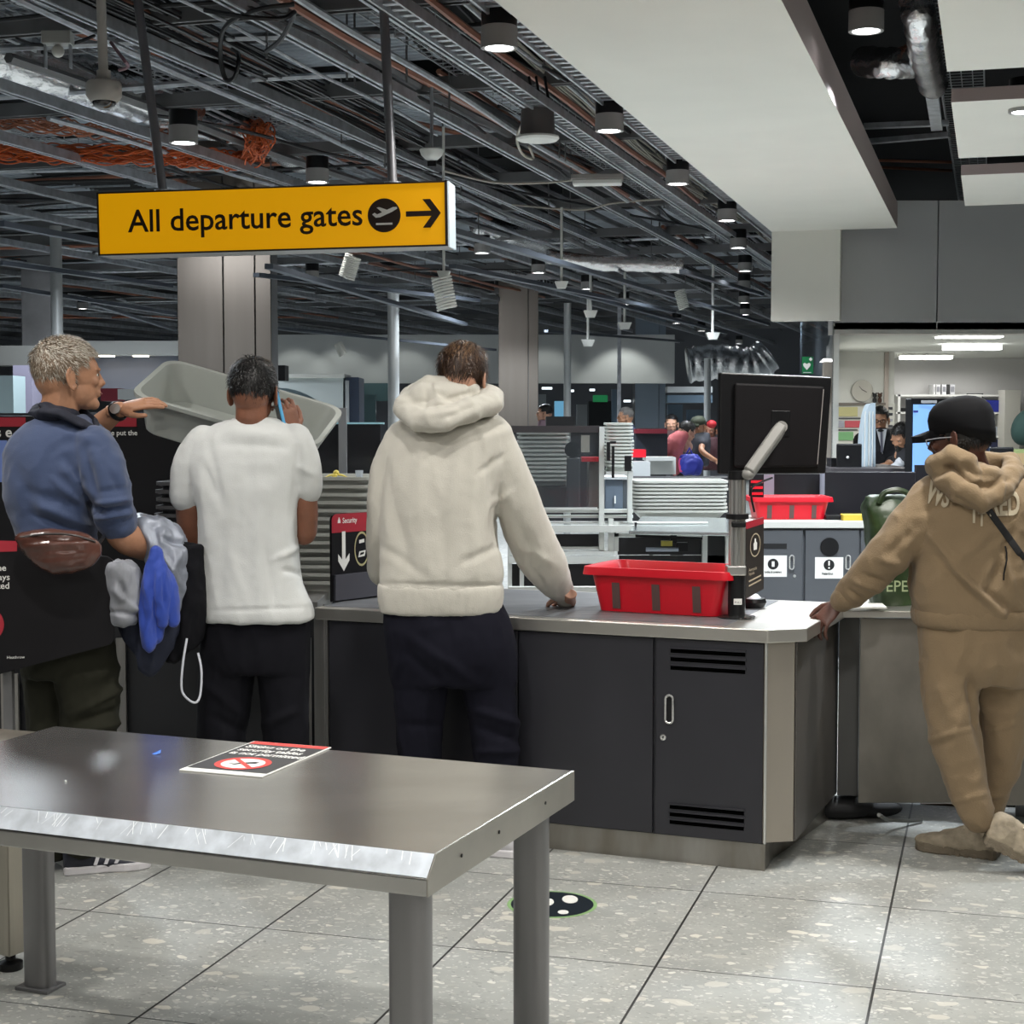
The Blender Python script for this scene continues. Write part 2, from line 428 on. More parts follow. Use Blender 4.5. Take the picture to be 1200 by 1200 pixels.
# foil ducts
def duct(path, r, seed):
    q = random.Random(seed); pts = smoothpath([V(p) for p in path], 14)
    return MB().tube(pts, [r*(1+.04*math.sin(i*1.3)+q.uniform(-.04, .04)) for i in range(len(pts))], 20)
tag(duct([at(-40,50,3.75), at(40,78,3.7), at(110,98,3.7), at(170,112,3.7), at(215,125,3.75)], .17, 1).build('foil_duct', foil, smooth='all'), 'crumpled silver foil duct at top left above the dome camera', 'duct')
tag(duct([at(215,140,3.8), at(262,148,3.75), at(300,158,3.75), at(345,182,3.8), at(380,195,3.85)], .12, 2).build('foil_duct', foil, smooth='all'), 'silver foil duct beside the orange cable bend', 'duct')
tag(duct([at(1068,-20,3.9), at(1078,25,3.7), at(1084,62,3.65), at(1094,100,3.7)], .09, 3).build('foil_duct', foil, smooth='all'), 'silver flexible duct dropping between the white soffits', 'duct')
tag(duct([at(1010,72,3.75), at(1040,74,3.7), at(1070,74,3.75)], .09, 4).build('foil_duct', foil, smooth='all'), 'short copper-tinted foil duct behind the round light', 'duct')
tag(duct([at(560,262,3.7), at(610,276,3.65), at(650,290,3.7)], .12, 5).build('foil_duct', foil, smooth='all'), 'foil duct right of the yellow sign far end', 'duct')
tag(duct([P(806,428,26), P(840,424,26), P(880,428,26), P(900,415,26)], .28, 6).build('foil_duct', foil, smooth='all'), 'large silver duct above the back of the black monitor', 'duct')
tag(duct([P(640,300,15), P(700,308,15), P(760,310,15), P(800,312,15)], .07, 7).build('foil_duct', foil, smooth='all'), 'far foil duct high between the pillars and the soffit', 'duct')
# random conduits and small rails, individually linked
q = random.Random(21); protos = []
for mm, r, L in ((zinc, .018, 9), (zinc_d, .03, 12), (bk_m, .012, 8), (zinc, .01, 6), (cu_m, .02, 9)):
    m = MB(); n = 24; pts = [V((math.sin(i*.9)*.012*(mm is bk_m)*4, i*L/n, math.sin(i*.7)*.01)) for i in range(n+1)]
    m.tube(pts, r, 6)
    protos.append(m)
lbls = ['galvanised conduit in the service void', 'dark steel pipe in the service void', 'black cable run in the service void', 'thin steel rod in the service void', 'copper pipe in the service void']
nms = ['conduit', 'steel_pipe', 'black_cable', 'steel_rod', 'copper_pipe']
PR = [tag(m.build(n, x, smooth=True), l, 'pipe', l.split(' in ')[0]+'s overhead') for m, n, x, l in zip(protos, nms, (zinc, zinc_d, bk_m, zinc, cu_m), lbls)]
used = set()
for k in range(230):
    i = q.choice((0,0,1,2,2,3,4)); o = PR[i] if i not in used else dup(PR[i]); used.add(i)
    t = 4.5+q.random()**1.3*26; s = q.uniform(-.62*t-1, s_left-.15)
    a = q.choice((0, 0, 0, PI/2, PI/2, q.uniform(-.3, .3), PI/2+q.uniform(-.3, .3)))
    L = 9
    if abs(a) > 1: s = min(s, s_left-.1)
    else:
        s = min(s, s_left-3.2 if abs(a) > 0.02 else s_left-.1)
    o.location = CP(s, t, q.uniform(3.5, 3.95)); o.rotation_euler = (q.uniform(-.01, .01), 0, -AN+a)
# hanger rods
hr = None
for k in range(70):
    t = 5+q.random()*24; s = q.uniform(-.42*t-.5, s_left-.15)
    if hr is None: o = hr = tag(MB().cyl((0,0,0), (0,0,1.0), .006, 6).build('hanger_rod', zinc_d), 'threaded hanger rod dropping from the deck', 'hanger rod', 'threaded hanger rods')
    else: o = dup(hr)
    o.location = CP(s, t, 3.45)
# big bright ducts / light trunking in the mid distance (blue grey rails)
rail_m = mat('blue_grey_rail', (.10,.115,.14), .45, .5, var=.15, vscale=2)
rl = None
for (x0,y0,x1,y1,Y0,Y1) in ((315,312,545,380,11,18),(300,322,560,352,14,18),(0,262,205,300,10,12.5),(530,312,790,365,13,21),(640,335,850,390,17,26),(320,384,580,410,20,26),(0,308,200,335,13,15),(800,318,893,345,14,19),(640,388,800,400,24,30),(0,335,205,368,15,18),(110,356,210,388,17,22),(420,238,900,380,9,24)):
    a = P(x0,y0,Y0); b = P(x1,y1,Y1); d = (b-a).normalized(); s1, u1 = frame_from(d)
    m = MB(); h = .018
    m.prism([a-s1*.03-u1*h, a+s1*.03-u1*h, a+s1*.03+u1*h, a-s1*.03+u1*h], b-a)
    tag(m.build('trunking', rail_m), 'blue-grey rectangular trunking slung diagonally under the void', 'trunking', 'rectangular trunking lengths overhead')

# ---- between the right hand soffits: dark gap services
for (p0, p1, lab) in (((1012,148,3.9),(1112,144,3.9),'front steel crosspiece in the gap between the soffits'), ((1018,166,3.9),(1112,158,3.9),'second steel crosspiece in the gap between the soffits'), ((1085,60,3.7),(1098,150,3.7),'short upright steel rail in the soffit gap')):
    a, b = at(*p0), at(*p1)
    d = (b-a).normalized(); s1, u1 = frame_from(d); m = MB(); m.prism([a-s1*.04-u1*.02, a+s1*.04-u1*.02, a+s1*.04+u1*.02, a-s1*.04+u1*.02], b-a)
    tag(m.build('steel_rail', zinc), lab, 'ceiling rail')
for k, (p0, p1) in enumerate((((1000,80,3.8),(1110,35,3.8)), ((1030,188,4.0),(1115,190,4.0)), ((1030,196,4.0),(1115,200,4.0)))):
    tag(MB().cyl(at(*p0), at(*p1), .014, 8).build('copper_pipe', cu_m, smooth=True), ['copper pipe slanting across the silver duct', 'upper copper pipe at the far end of the soffit gap', 'lower copper pipe at the far end of the soffit gap'][k], 'pipe')

# ---- far walls
struct(MB().box((P(552,425,30).x, 30.2, (P(0,449,30).z+P(0,392,30).z)/2), ((790-314)*30/F, .3, P(0,392,30).z-P(0,449,30).z)).build('wall_bulkhead', wall_w))
a, b = P(60,400,22), P(222,416,22)
struct(MB().box(((a.x+b.x)/2, 22.1, (a.z+b.z)/2), (b.x-a.x, .5, a.z-b.z)).build('wall_soffit_band', wall_w))
a, b = P(60,416,22.4), P(222,462,22.4)
struct(MB().box(((a.x+b.x)/2, 22.6, (a.z+b.z)/2), (b.x-a.x, .1, a.z-b.z)).build('wall_lit_grey', mat('lit_grey_wall', (.22,.24,.31), .7)))
for x in (125, 165):
    tag(MB().cyl(P(x,418,22.2), P(x,414,22.2), .11, 16).build('recessed_light', glow('warm_lamp', (1,.9,.7), 6)), 'recessed lamp over the grey wall, '+('left' if x == 125 else 'right')+' of the pair behind the grey-haired man', 'lamp')

# pillars
def pillar(xl, xr, yt, Y, seam, label, m_, depth=.5, xs=None):
    a = P(xl, 488, Y); b = P(xr, 488, Y); w = b.x-a.x; top = 4.5
    t = thing('pillar', label, 'pillar', ((a.x+b.x)/2, Y+depth/2, 0))
    x0 = a.x
    cuts = [0]+[ (s-xl)/(xr-xl) for s in seam]+[1]
    for i in range(len(cuts)-1):
        xa = x0+w*cuts[i]+.004; xb = x0+w*cuts[i+1]-.004
        MB().box(((xa+xb)/2, Y+.02, top/2), (xb-xa, .04, top)).build('cladding_panel', m_, t, bevel=.004)
    MB().box((x0+w/2, Y+depth/2+.02, top/2), (w-.03, depth-.04, top)).build('core', zinc_d, t)
    return t
pil = mat('pillar_steel', (.14,.122,.105), .40, .8, var=.05, vscale=2, stretch=(5,5,.5))
pillar(209, 319, 300, 14.5, (263, 300), 'wide brushed steel clad pillar behind the yellow sign', pil)
pillar(584, 631, 360, 26, (619,), 'steel clad pillar right of the man in the white hoodie', pil)
pillar(744, 780, 450, 33, (772,), 'far pale steel pillar under the end of the white bulkhead', mat('pillar_blue', (.35,.42,.5), .3, .7), .8)
pillar(27, 62, 330, 21, (), 'dark far pillar behind the head of the grey-haired man', zinc_d)
pillar(723, 728, 450, 27, (), 'thin grey post between the pale pillar and the white pole', zinc, .2)
for (x, yt, yb, Y, r, l) in ((461, 385, 505, 17, .06, 'pale round service post behind the hoodie man left of his head'), (665, 390, 488, 22, .05, 'thin white service pole right of the steel pillar'), (66, 320, 420, 14, .05, 'grey service post over the grey-haired man'), (829, 452, 495, 24, .05, 'thin white post just left of the black monitor')):
    a = P(x, yt, Y); tag(MB().cyl((a.x, Y, 0), (a.x, Y, a.z+.4), r, 16).build('service_pole', mat('pole_white', (.5,.52,.52), .4, .3), smooth=True), l, 'pole')
# ================================================================== LIGHT FITTINGS
can_m = mat('lamp_can', (.33,.32,.31), .5); lampw = glow('downlight_disc', (.95,.98,1.0), 14)
def spot(loc, power, size=2.2, blend=.6, col=(1,.97,.92), rad=.08, tgt=None, name='downlight_and_fill_beam'):
    l = bpy.data.lights.new(name, 'SPOT'); l.energy = power; l.spot_size = size; l.spot_blend = blend; l.color = col; l.shadow_soft_size = rad
    o = bpy.data.objects.new(name, l); C.objects.link(o); o.location = loc
    d = (V(tgt)-V(loc)) if tgt else V((0,0,-1))
    o.rotation_euler = d.to_track_quat('-Z', 'Y').to_euler(); return o
def downlight(loc, r, h, label, group=None, lit=True):
    t = thing('downlight', label, 'ceiling light', loc, 0, group)
    L = V(loc)
    MB().lathe(L, [(r*.98, h*.95), (r*.98, h*1.9)], 24).build('housing', black, t, smooth=True)
    MB().lathe(L, [(r*.0, h), (r, h), (r, 0), (r*.8, 0), (r*.78, .012), (0, .012)], 24).build('can', can_m, t, smooth=True)
    MB().lathe(L, [(0, .006), (r*.76, .006), (r*.76, .010), (0, .010)], 24).build('lamp_disc', lampw if lit else white_p, t)
    return t
base_dl = downlight((0,0,0), .082, .095, '', None)
for (px, py, z, sc, lab) in (
    (585,57,3.24,1.0,'large round downlight at the top, left of the white soffit'),
    (1015,37,3.40,1.0,'round white downlight in the gap between the two soffits'),
    (714,154,3.24,1.0,'second round downlight along the soffit edge from the camera side'),
    (794,216,3.24,1.0,'third round downlight along the soffit edge'),
    (852,259,3.24,1.0,'fourth round downlight along the soffit edge'),
    (865,291,3.24,1.0,'fifth round downlight along the soffit edge'),
    (873,318,3.24,1.0,'sixth round downlight along the soffit edge'),
    (872,338,3.24,1.0,'seventh round downlight along the soffit edge'),
    (872,355,3.24,1.0,'eighth round downlight along the soffit edge'),
    (873,369,3.24,1.0,'farthest round downlight along the soffit edge'),
    (215,168,3.22,1.05,'round downlight above the left end of the yellow sign in front of the orange cables'),
    (372,214,3.26,1.0,'round downlight just over the middle of the yellow sign'),
    (565,297,3.24,1.0,'round downlight below and right of the yellow sign'),
    (631,320,3.24,1.0,'small far downlight left of the hanging detector'),
    (688,339,3.24,1.0,'small far downlight above the white hanging sensors'),
    (731,357,3.24,1.0,'small far downlight between the pillars and the soffit'),
    (366,327,3.24,1.0,'small downlight under the yellow sign left of the coiled duct'),
    (1200,132,3.24,1.0,'downlight cut by the right edge in the gap of the panels'),
    (733,407,2.95,1.0,'far downlight shining on the white bulkhead'),
    (793,379,3.24,1.0,'distant downlight left of the soffit downstand'),
    (822,388,3.24,1.0,'distant downlight right of the far trunking'),
    (866,403,3.24,1.0,'distant downlight over the black monitor'),
    (97,362,3.24,1.0,'distant downlight left of the wide pillar')):
    g = G(px, py, z); o = dup(base_dl, g, label=lab); o.scale = (sc, sc, sc)
    if py < 325 and g.y < 21: spot((g.x, g.y, z-.01), 70 if py < 300 else 90, 2.3, .8)
for ch_ in list(base_dl.children): bpy.data.objects.remove(ch_)
bpy.data.objects.remove(base_dl)

# unlit large grey can
g = G(630, 160, 3.2)
t = thing('can_light', 'wide grey can light, unlit, with wires on top, right of the yellow sign', 'ceiling light', g)
MB().lathe(g, [(0,.15),(.095,.15),(.10,.0),(.0,.0)], 28).build('can', mat('can_brown', (.16,.145,.14), .4, .6), t, smooth=True)
MB().lathe(g, [(0,.0),(.122,.0),(.125,-.012),(.11,-.024),(0,-.02)], 28).build('rim', white_p, t, smooth=True)
for dx in (-.04, 0, .05): MB().tube([g+V((dx,0,.15)), g+V((dx+.01,0,.22)), g+V((dx-.01,0,.34))], .008, 6).build('wire', black, t, smooth=True)
# dome sensor
g = G(506, 184, 3.1)
t = thing('sensor_dome', 'cream bowl shaped sensor hanging right above the end of the yellow sign', 'ceiling sensor', g)
MB().lathe(g, [(0,-.02),(.035,-.015),(.062,.01),(.072,.04),(.066,.045),(0,.045)], 28).build('bowl', white_p, t, smooth=True)
MB().cyl(g+V((0,0,.04)), g+V((0,0,.4)), .01).build('stem', zinc, t, smooth=True)
MB().box(g+V((.0,0,-.04)), (.05,.03,.03)).build('bracket', black, t)
# batten
g = G(700, 214, 3.22)
t = thing('batten_light', 'short white batten light fitting under the struts right of the sign', 'ceiling light', g)
MB().box(g, (.34,.12,.035), -.1).build('diffuser', white_p, t, bevel=.008)
MB().box(g+V((0,0,.035)), (.36,.14,.035), -.1).build('housing', mat('batten_grey', (.3,.28,.26), .5), t, bevel=.005)
# dome camera
g = G(122, 122, 3.02)
t = thing('dome_camera', 'white dome security camera hanging on a rod above the sign left end', 'security camera', g)
MB().lathe(g, [(0,.10),(.072,.10),(.080,.09),(.080,.035),(.062,.01),(0,.01)], 28).build('camera_body', mat('camera_cream', (.55,.53,.50), .5), t, smooth=True)
MB().ball(g+V((0,0,.012)), (.055,.055,.04)).build('dome', mat('smoked_dome', (.03,.03,.035), .1, coat=1), t, smooth=True)
MB().cyl(g+V((0,0,.1)), g+V((-.01,0,.62)), .022).build('rod', mat('camera_cream', (0,0,0)), t, smooth=True)
MB().cyl(g+V((0,0,.1)), g+V((0,0,.15)), .032).build('collar', mat('camera_cream', (0,0,0)), t, smooth=True)
# bracketed box top left
g = G(68, 60, 3.35)
t = thing('junction_box', 'small pale box bracket in front of the foil duct at top left', 'junction box', g)
MB().box(g+V((0,0,.06)), (.14,.08,.06)).build('box', grey_p, t, bevel=.004)
for dx in (-.06, .06): MB().box(g+V((dx,0,-.02)), (.006,.04,.12)).build('bracket_arm', zinc, t)
MB().ball(g+V((0,0,0)), (.03,.03,.03)).build('sensor', white_p, t, smooth=True)
# small hanging sensors with rods
for (px, y0, y1, Y, lab) in ((658,312,334,14.5,'small white sensor box hung on a short rod, nearest of the far hanging boxes'),(692,345,368,19,'white sensor box hanging second of the far row'),(732,355,382,21,'white sensor box hanging third of the far row'),(689,380,402,25,'tiny far white sensor hanging over the bulkhead'),(835,366,394,20,'white hanging sensor box left of the soffit downstand'),(520,290,322,10.5,'cream sensor box hanging below the right end of the yellow sign')):
    a = P(px, y0, Y); b = P(px, y1, Y); k = Y/1900; t = thing('hanging_sensor', lab, 'ceiling sensor', b)
    MB().cyl(b, (b.x, b.y, 3.45), 1.6*k, 8).build('rod', white_p, t, smooth=True)
    MB().hexa([b+V((x*5*k, y*5*k, -4*k)) for x, y in ((-1,-1),(1,-1),(1,1),(-1,1))], [b+V((x*8*k, y*8*k, 4*k)) for x, y in ((-1,-1),(1,-1),(1,1),(-1,1))]).build('sensor_box', white_p, t, bevel=.004)
# coiled flexible ducts
for (x0,y0,x1,y1,Y,r,lab) in ((517,324,524,362,10.4,11,'white coiled flex hanging below the right end of the sign'),(414,300,406,326,11.5,9,'white coiled flex under the middle of the sign'),(796,340,802,362,17,6,'small white coil left of the soffit'),(396,402,402,416,17,5,'white flex coil above the body scanner')):
    a = P(x0,y0,Y); b = P(x1,y1,Y); k = r*Y/1900; n = 11; pts = []
    d = (b-a); s1, u1 = frame_from(d.normalized())
    for i in range(n*12+1):
        w = i/12*2*PI; pts.append(a+d*(i/(n*12))+s1*math.cos(w)*k+u1*math.sin(w)*k)
    tag(MB().tube(pts, k*.13, 6).build('coiled_flex', white_p, smooth=True), lab, 'cable')

# ================================================================== YELLOW SIGN
def fit_sign():
    tgt = [(111,228),(521,210),(527,291),(118,297)]; rr = random.Random(5)
    c0 = P(319, 257, 7.55)
    best = None; cur = [c0.x, c0.z, .22, .03, 1.66, .30]; stp = [.05,.05,.2,.03,.1,.02]
    def ev(p):
        cx, cz, yaw, roll, w, h = p; r = V((math.cos(yaw)*math.cos(roll), -math.sin(yaw)*math.cos(roll), math.sin(roll))); u = V((-math.sin(roll), 0, math.cos(roll)))
        u = (u-r*u.dot(r)).normalized(); c = V((cx, 7.55, cz)); e = 0
        for (sx, sy), t in zip(((-1,1),(1,1),(1,-1),(-1,-1)), tgt):
            q = PX(c+r*w/2*sx+u*h/2*sy); e += (q[0]-t[0])**2+(q[1]-t[1])**2
        return e, c, r, u, w, h
    be = ev(cur)
    for it in range(4000):
        k = .998**it+.002
        n = [a+rr.gauss(0, 1)*s*k for a, s in zip(cur, stp)]; e = ev(n)
        if e[0] < be[0]: cur, be = n, e
    return be
se, sc_, sr, su2, sw, sh = fit_sign(); print('sign err', se, sw, sh, sr)
sn = sr.cross(su2)           # towards camera
if sn.y > 0: sn = -sn
sign = thing('hanging_sign', 'yellow illuminated sign reading All departure gates with an arrow', 'sign', sc_)
dp = .17
yel = mat('sign_yellow', (.78,.36,.0), .45, emit=(.78,.36,.0), estr=.42)
def sp(x, y, z=0): return sc_+sr*x+su2*y-sn*z    # z into the sign
MB().prism([sp(-sw/2,-sh/2,.006), sp(sw/2,-sh/2,.006), sp(sw/2,sh/2,.006), sp(-sw/2,sh/2,.006)], -sn*dp).build('sign_box', mat('sign_grey', (.30,.28,.26), .4, .6), sign, bevel=.003)
MB().prism([sp(-sw/2+.006,-sh/2+.008,.0), sp(sw/2-.006,-sh/2+.008,.0), sp(sw/2-.006,sh/2-.006,.0), sp(-sw/2+.006,sh/2-.006,.0)], -sn*.006).build('sign_face', yel, sign)
endm = mat('sign_end_white', (.62,.72,.78), .4, emit=(.62,.72,.78), estr=.25)
MB().prism([sp(sw/2,-sh/2,.006), sp(sw/2+.008,-sh/2,.006), sp(sw/2+.008,sh/2,.006), sp(sw/2,sh/2,.006)], -sn*dp).build('end_cap', endm, sign)
m = MB()
for (x, y, w, h) in ((0, sh/2-.003, sw, .007), (0, -sh/2+.004, sw, .008), (-sw/2+.004, 0, .008, sh), (sw/2-.004, 0, .012, sh)):
    m.prism([sp(x-w/2,y-h/2,-.004), sp(x+w/2,y-h/2,-.004), sp(x+w/2,y+h/2,-.004), sp(x-w/2,y+h/2,-.004)], -sn*.006)
m.build('sign_frame', mat('bronze_frame', (.03,.02,.015), .4), sign)
ink = mat('sign_ink', (.02,.008,.004), .5)
px2m = sw/410
tm = text_mb('All departure gates', 1, (0,0,0), (1,0,0), (0,0,1), 0, bold=.012)
wx = max(v.x for v in tm.v)
tw = (424-148)*px2m; size = sh*.50
tm = text_mb('All departure gates', size, sp(-sw/2+37*px2m, -.040, -.0015), sr, su2, 0, bold=.013, sx=tw/(wx*size))
tm.build('sign_lettering', ink, sign)
cc_ = sp(-sw/2+338*px2m, .000, 0); R_ = 19*px2m
disc_mb(cc_, R_, sr, su2, 40, th=.0018).build('flight_symbol_disc', ink, sign)
pl = [(-.72,.02),(-.58,.12),(-.42,.02),(-.12,.13),(-.45,.42),(-.28,.44),(.18,.27),(.55,.42),(.78,.42),(.80,.32),(.5,.15),(-.25,-.16),(-.5,-.18)]
poly_mb([(x*R_, (y+.05)*R_) for x, y in pl], cc_, sr, su2, .003).build('aeroplane_symbol', white_s, sign)
quad_mb(cc_-su2*R_*.5, R_*1.0, R_*.12, sr, su2, .003).build('runway_bar', white_s, sign)
ar = sp(-sw/2+383*px2m, .003, 0); k = px2m
poly_mb([(-20*k,-3*k),(9*k,-3*k),(-1*k,-16*k),(8*k,-16*k),(20*k,0),(8*k,16*k),(-1*k,16*k),(9*k,3*k),(-20*k,3*k)], ar, sr, su2, .002).build('arrow_symbol', ink, sign)
for (xb, xt, yt) in ((186, 166, 35), (458, 450, 18)):
    b = sp((xb-319)*px2m, sh/2, dp/2); d = 3.7-b.z; tp = P(xt, yt, b.y+.1)
    MB().cyl(b, tp+(tp-b)*.25, .022, 16).build('suspension_pole', mat('pole_steel', (.28,.28,.30), .4, .7), sign, smooth=True)
    MB().lathe(b, [(0,0),(.04,0),(.04,.015),(0,.015)]).build('pole_flange', zinc, sign)

# ================================================================== FOREGROUND TABLE
HT = .72
bl = G(64.6, 850.8, HT); br = G(672, 903, HT); fr = G(515, 1001, HT)
ex = (br-bl); ex.z = 0; L_ = ex.length; ex.normalize(); ey = V((ex.y, -ex.x, 0))   # ey towards camera
if ey.y > 0: ey = -ey
Wd = (fr-br).dot(ey); print('table', L_, Wd, (fr-br).dot(ex))
tbl = thing('steel_table', 'low brushed steel table in the foreground with a notice lying on it', 'table', bl.lerp(br, .5)*1.0-V((0,0,HT)))
prof = [(0,0),(Wd,0),(Wd+.042,-.042),(Wd+.042,-.078),(Wd+.03,-.078),(Wd+.03,-.05),(0.012,-.05),(.012,-.075),(0,-.075)]
top_m = steel
m = MB(); m.prism([bl+ey*a+V((0,0,b)) for a, b in prof], ex*L_)
m.build('table_top', top_m, tbl, bevel=.0025)
scr = mat('scratched_steel', (.52,.56,.61), .5, .4, var=.20, vscale=22, stretch=(1,1,1))
m = MB(); o_ = V((0,0,.0006))
m.add([bl+ey*(Wd+.002)+V((0,0,-.0005)), br+ey*(Wd+.002)+V((0,0,-.0005)), br+ey*(Wd+.0405)+V((0,0,-.0395)), bl+ey*(Wd+.0405)+V((0,0,-.0395))], [(0,1,2,3)])
for v in m.v: v += ey*.0008+V((0,0,.0008))
m.build('bevelled_edge', scr, tbl)
# scratches on bevel: thin bright lines
qs = random.Random(4); m = MB()
for i in range(75):
    x = qs.uniform(.05, L_-.05); a = qs.uniform(.03, .6); le = qs.uniform(.008, .034); dx = qs.choice((-1, 1, 1))*qs.uniform(.1, .9)
    f0 = max(.05, a-.4); f1 = min(.95, f0+le/.055)
    p0 = bl+ex*x+ey*(Wd+.042*f0)-V((0,0,.042*f0)); p1 = bl+ex*(x+dx*le)+ey*(Wd+.042*f1)-V((0,0,.042*f1))
    n = (ey+V((0,0,1))).normalized()*.0022; w = ex*qs.uniform(.0004, .0011)
    m.add([p0+n-w, p0+n+w, p1+n+w, p1+n-w], [(0,1,2,3)])
m.build('scratches', mat('scratch_bright', (.85,.88,.9), .5, .3), tbl)
m = MB()
for d_ in (br, ):
    m.prism([br+ey*a+V((0,0,b)) for a, b in [(0.0,0),(Wd,0),(Wd+.042,-.042),(Wd+.042,-.078),(0,-.075)]], ex*.003)
m.build('end_apron', mat('satin_end', (.42,.40,.36), .36, .9, var=.1, vscale=6), tbl, bevel=.001)
for k, (a) in enumerate((.25, .6, .85)):
    p = br+ex*.0034+ey*(Wd*a)-V((0,0,.035)); MB().lathe(p, [(0,0),(.004,0),(.004,.0015),(0,.0015)], 12, ex).build('rivet', black, tbl)
leg_m = mat('leg_steel', (.27,.265,.27), .36, .9, var=.12, vscale=2, stretch=(9,9,.4), rvar=.08)
def oval_leg(c, z0, z1, a=.044, b=.032):
    m = MB(); R = []
    for z in (z0, z1):
        R.append([c+ex*a*abs(math.cos(w))**.7*(1 if math.cos(w) > 0 else -1)+ey*b*abs(math.sin(w))**.7*(1 if math.sin(w) > 0 else -1)+V((0,0,z)) for w in [2*PI*k/28 for k in range(28)]])
    return m.rings(R)
def flat(v): return V((v.x, v.y, 0))
for (x, y) in ((.02, .11), (L_-.085, .07), (.045, Wd-.03), (L_-.065, Wd-.02)):
    c = flat(bl+ex*x+ey*y)
    oval_leg(c, .008, HT-.05).build('leg', leg_m, tbl, smooth=True)
    MB().box(c+V((0,0,.005)), (.11,.085,.01), math.atan2(ex.y, ex.x)).build('foot_plate', zinc_d, tbl, bevel=.002)
# notice
n0 = G(386,878,HT); n1 = G(300,869,HT); n2 = G(211,904,HT); n3 = G(306,911,HT)
nt_ = thing('notice_sheet', 'black laminated notice with a red ring symbol lying on the steel table', 'notice', (n0+n2)/2+V((0,0,.0005)))
th = V((0,0,.003)); up_ = ((n1+n0)/2-(n2+n3)/2); Hn = up_.length; up_.normalize(); rt = V((up_.y, -up_.x, 0)); Wn = abs((n0-n1).dot(rt)); ctr = (n0+n1+n2+n3)/4
print('notice', Wn, Hn)
def npt(x, y, z=0): return V((ctr.x, ctr.y, HT+.0005+z))+rt*x+up_*y
def slabq(x0, x1, y0, y1, z0, z1): return MB().hexa([npt(x0,y0,z0),npt(x1,y0,z0),npt(x1,y1,z0),npt(x0,y1,z0)], [npt(x0,y0,z1),npt(x1,y0,z1),npt(x1,y1,z1),npt(x0,y1,z1)])
slabq(-Wn/2, Wn/2, -Hn/2, Hn/2, .0003, .003).build('sheet_backing', white_s, nt_)
slabq(-Wn/2+.004, Wn/2-.004, -Hn/2+.03, Hn/2-.003, .003, .0034).build('printed_face', mat('notice_grey', (.045,.045,.048), .4), nt_)
slabq(-Wn/2+.006, Wn/2-.005, Hn/2-.035, Hn/2-.004, .0034, .0038).build('red_header', mat('notice_red', (.62,.06,.05), .5), nt_)
for i, tx in enumerate(('Sitting on the', 'security tables', 'is not permitted')):
    text_mb(tx, .046, npt(-Wn/2+.018, Hn/2-.082-i*.043, .0042), rt, up_, 0, bold=.02, sx=.70).build('notice_lettering', white_s, nt_)
rc = npt(0, -Hn*.20, .0038); rr_ = Wn*.31
disc_mb(rc, rr_*.9, rt, up_, 40, th=0).build('symbol_field', white_s, nt_)
disc_mb(rc, rr_, rt, up_, 40, rr_*.78, th=.0006).build('prohibition_ring', mat('notice_red', (0,0,0)), nt_)
c45 = (rt-up_).normalized(); m = MB(); pq = c45.cross(V((0,0,1)))
m.add([rc+V((0,0,.0009))+c45*a*rr_*.85+pq*b*rr_*.09 for a, b in ((-1,-1),(1,-1),(1,1),(-1,1))], [(0,1,2,3)]); m.build('prohibition_bar', mat('notice_red', (0,0,0)), nt_)
poly_mb([(-.6*rr_,-.1*rr_),(-.2*rr_,-.28*rr_),(.0,-.05*rr_),(.45*rr_,.1*rr_),(.5*rr_,.3*rr_),(.3*rr_,.35*rr_),(.0,.15*rr_),(-.15*rr_,.0),(-.3*rr_,-.15*rr_)], rc+V((0,0,.0005)), rt, up_, 0).build('figure_symbol', black_m, nt_)
# blue scrap and crumb on the table
p = G(183, 884, HT)
tag(MB().add([p+V((-.012,0,.001)), p+V((.0,-.008,.001)), p+V((.012,-.002,.004)), p+V((.010,.012,.010)), p+V((0,.006,.003))], [(0,1,4),(1,2,4),(2,3,4),(3,0,4)]).build('paper_scrap', mat('scrap_blue', (.08,.22,.75), .5)), 'tiny blue scrap lying on the steel table left of the notice', 'scrap')
p = G(77, 916, HT)
tag(MB().ball(p+V((0,0,.002)), (.003,.003,.002), seg=8, rg=5).build('crumb', white_s), 'small white crumb on the left of the steel table', 'scrap')

# second unit at far left: square leg bench & stainless end
m = MB(); c = V((-1.455, 4.62, 0))
t = thing('side_bench', 'stainless bench with square legs at the left edge behind the steel table', 'bench', c)
bm_ = mat('warm_steel', (.42,.39,.33), .35, .85, var=.12, vscale=3, stretch=(7,7,.5))
MB().box(c+V((0,0,.35)), (.075,.075,.60), -.55).build('leg', bm_, t, bevel=.004)
MB().box(c+V((-1.0,.35,.35)), (.075,.075,.60), -.55).build('leg', bm_, t, bevel=.004)
for q_ in (c, c+V((-1.0,.35,0))):
    MB().lathe(q_, [(.0,0),(.035,0),(.035,.02),(.015,.028),(.015,.06),(0,.06)], 16).build('levelling_foot', black, t, smooth=True)
Rz = Matrix.Rotation(-.36, 3, 'Z')
MB().box(c+V((-.52,.19,.665)), (1.2,.2,.03), Rz).build('rail', bm_, t, bevel=.003)

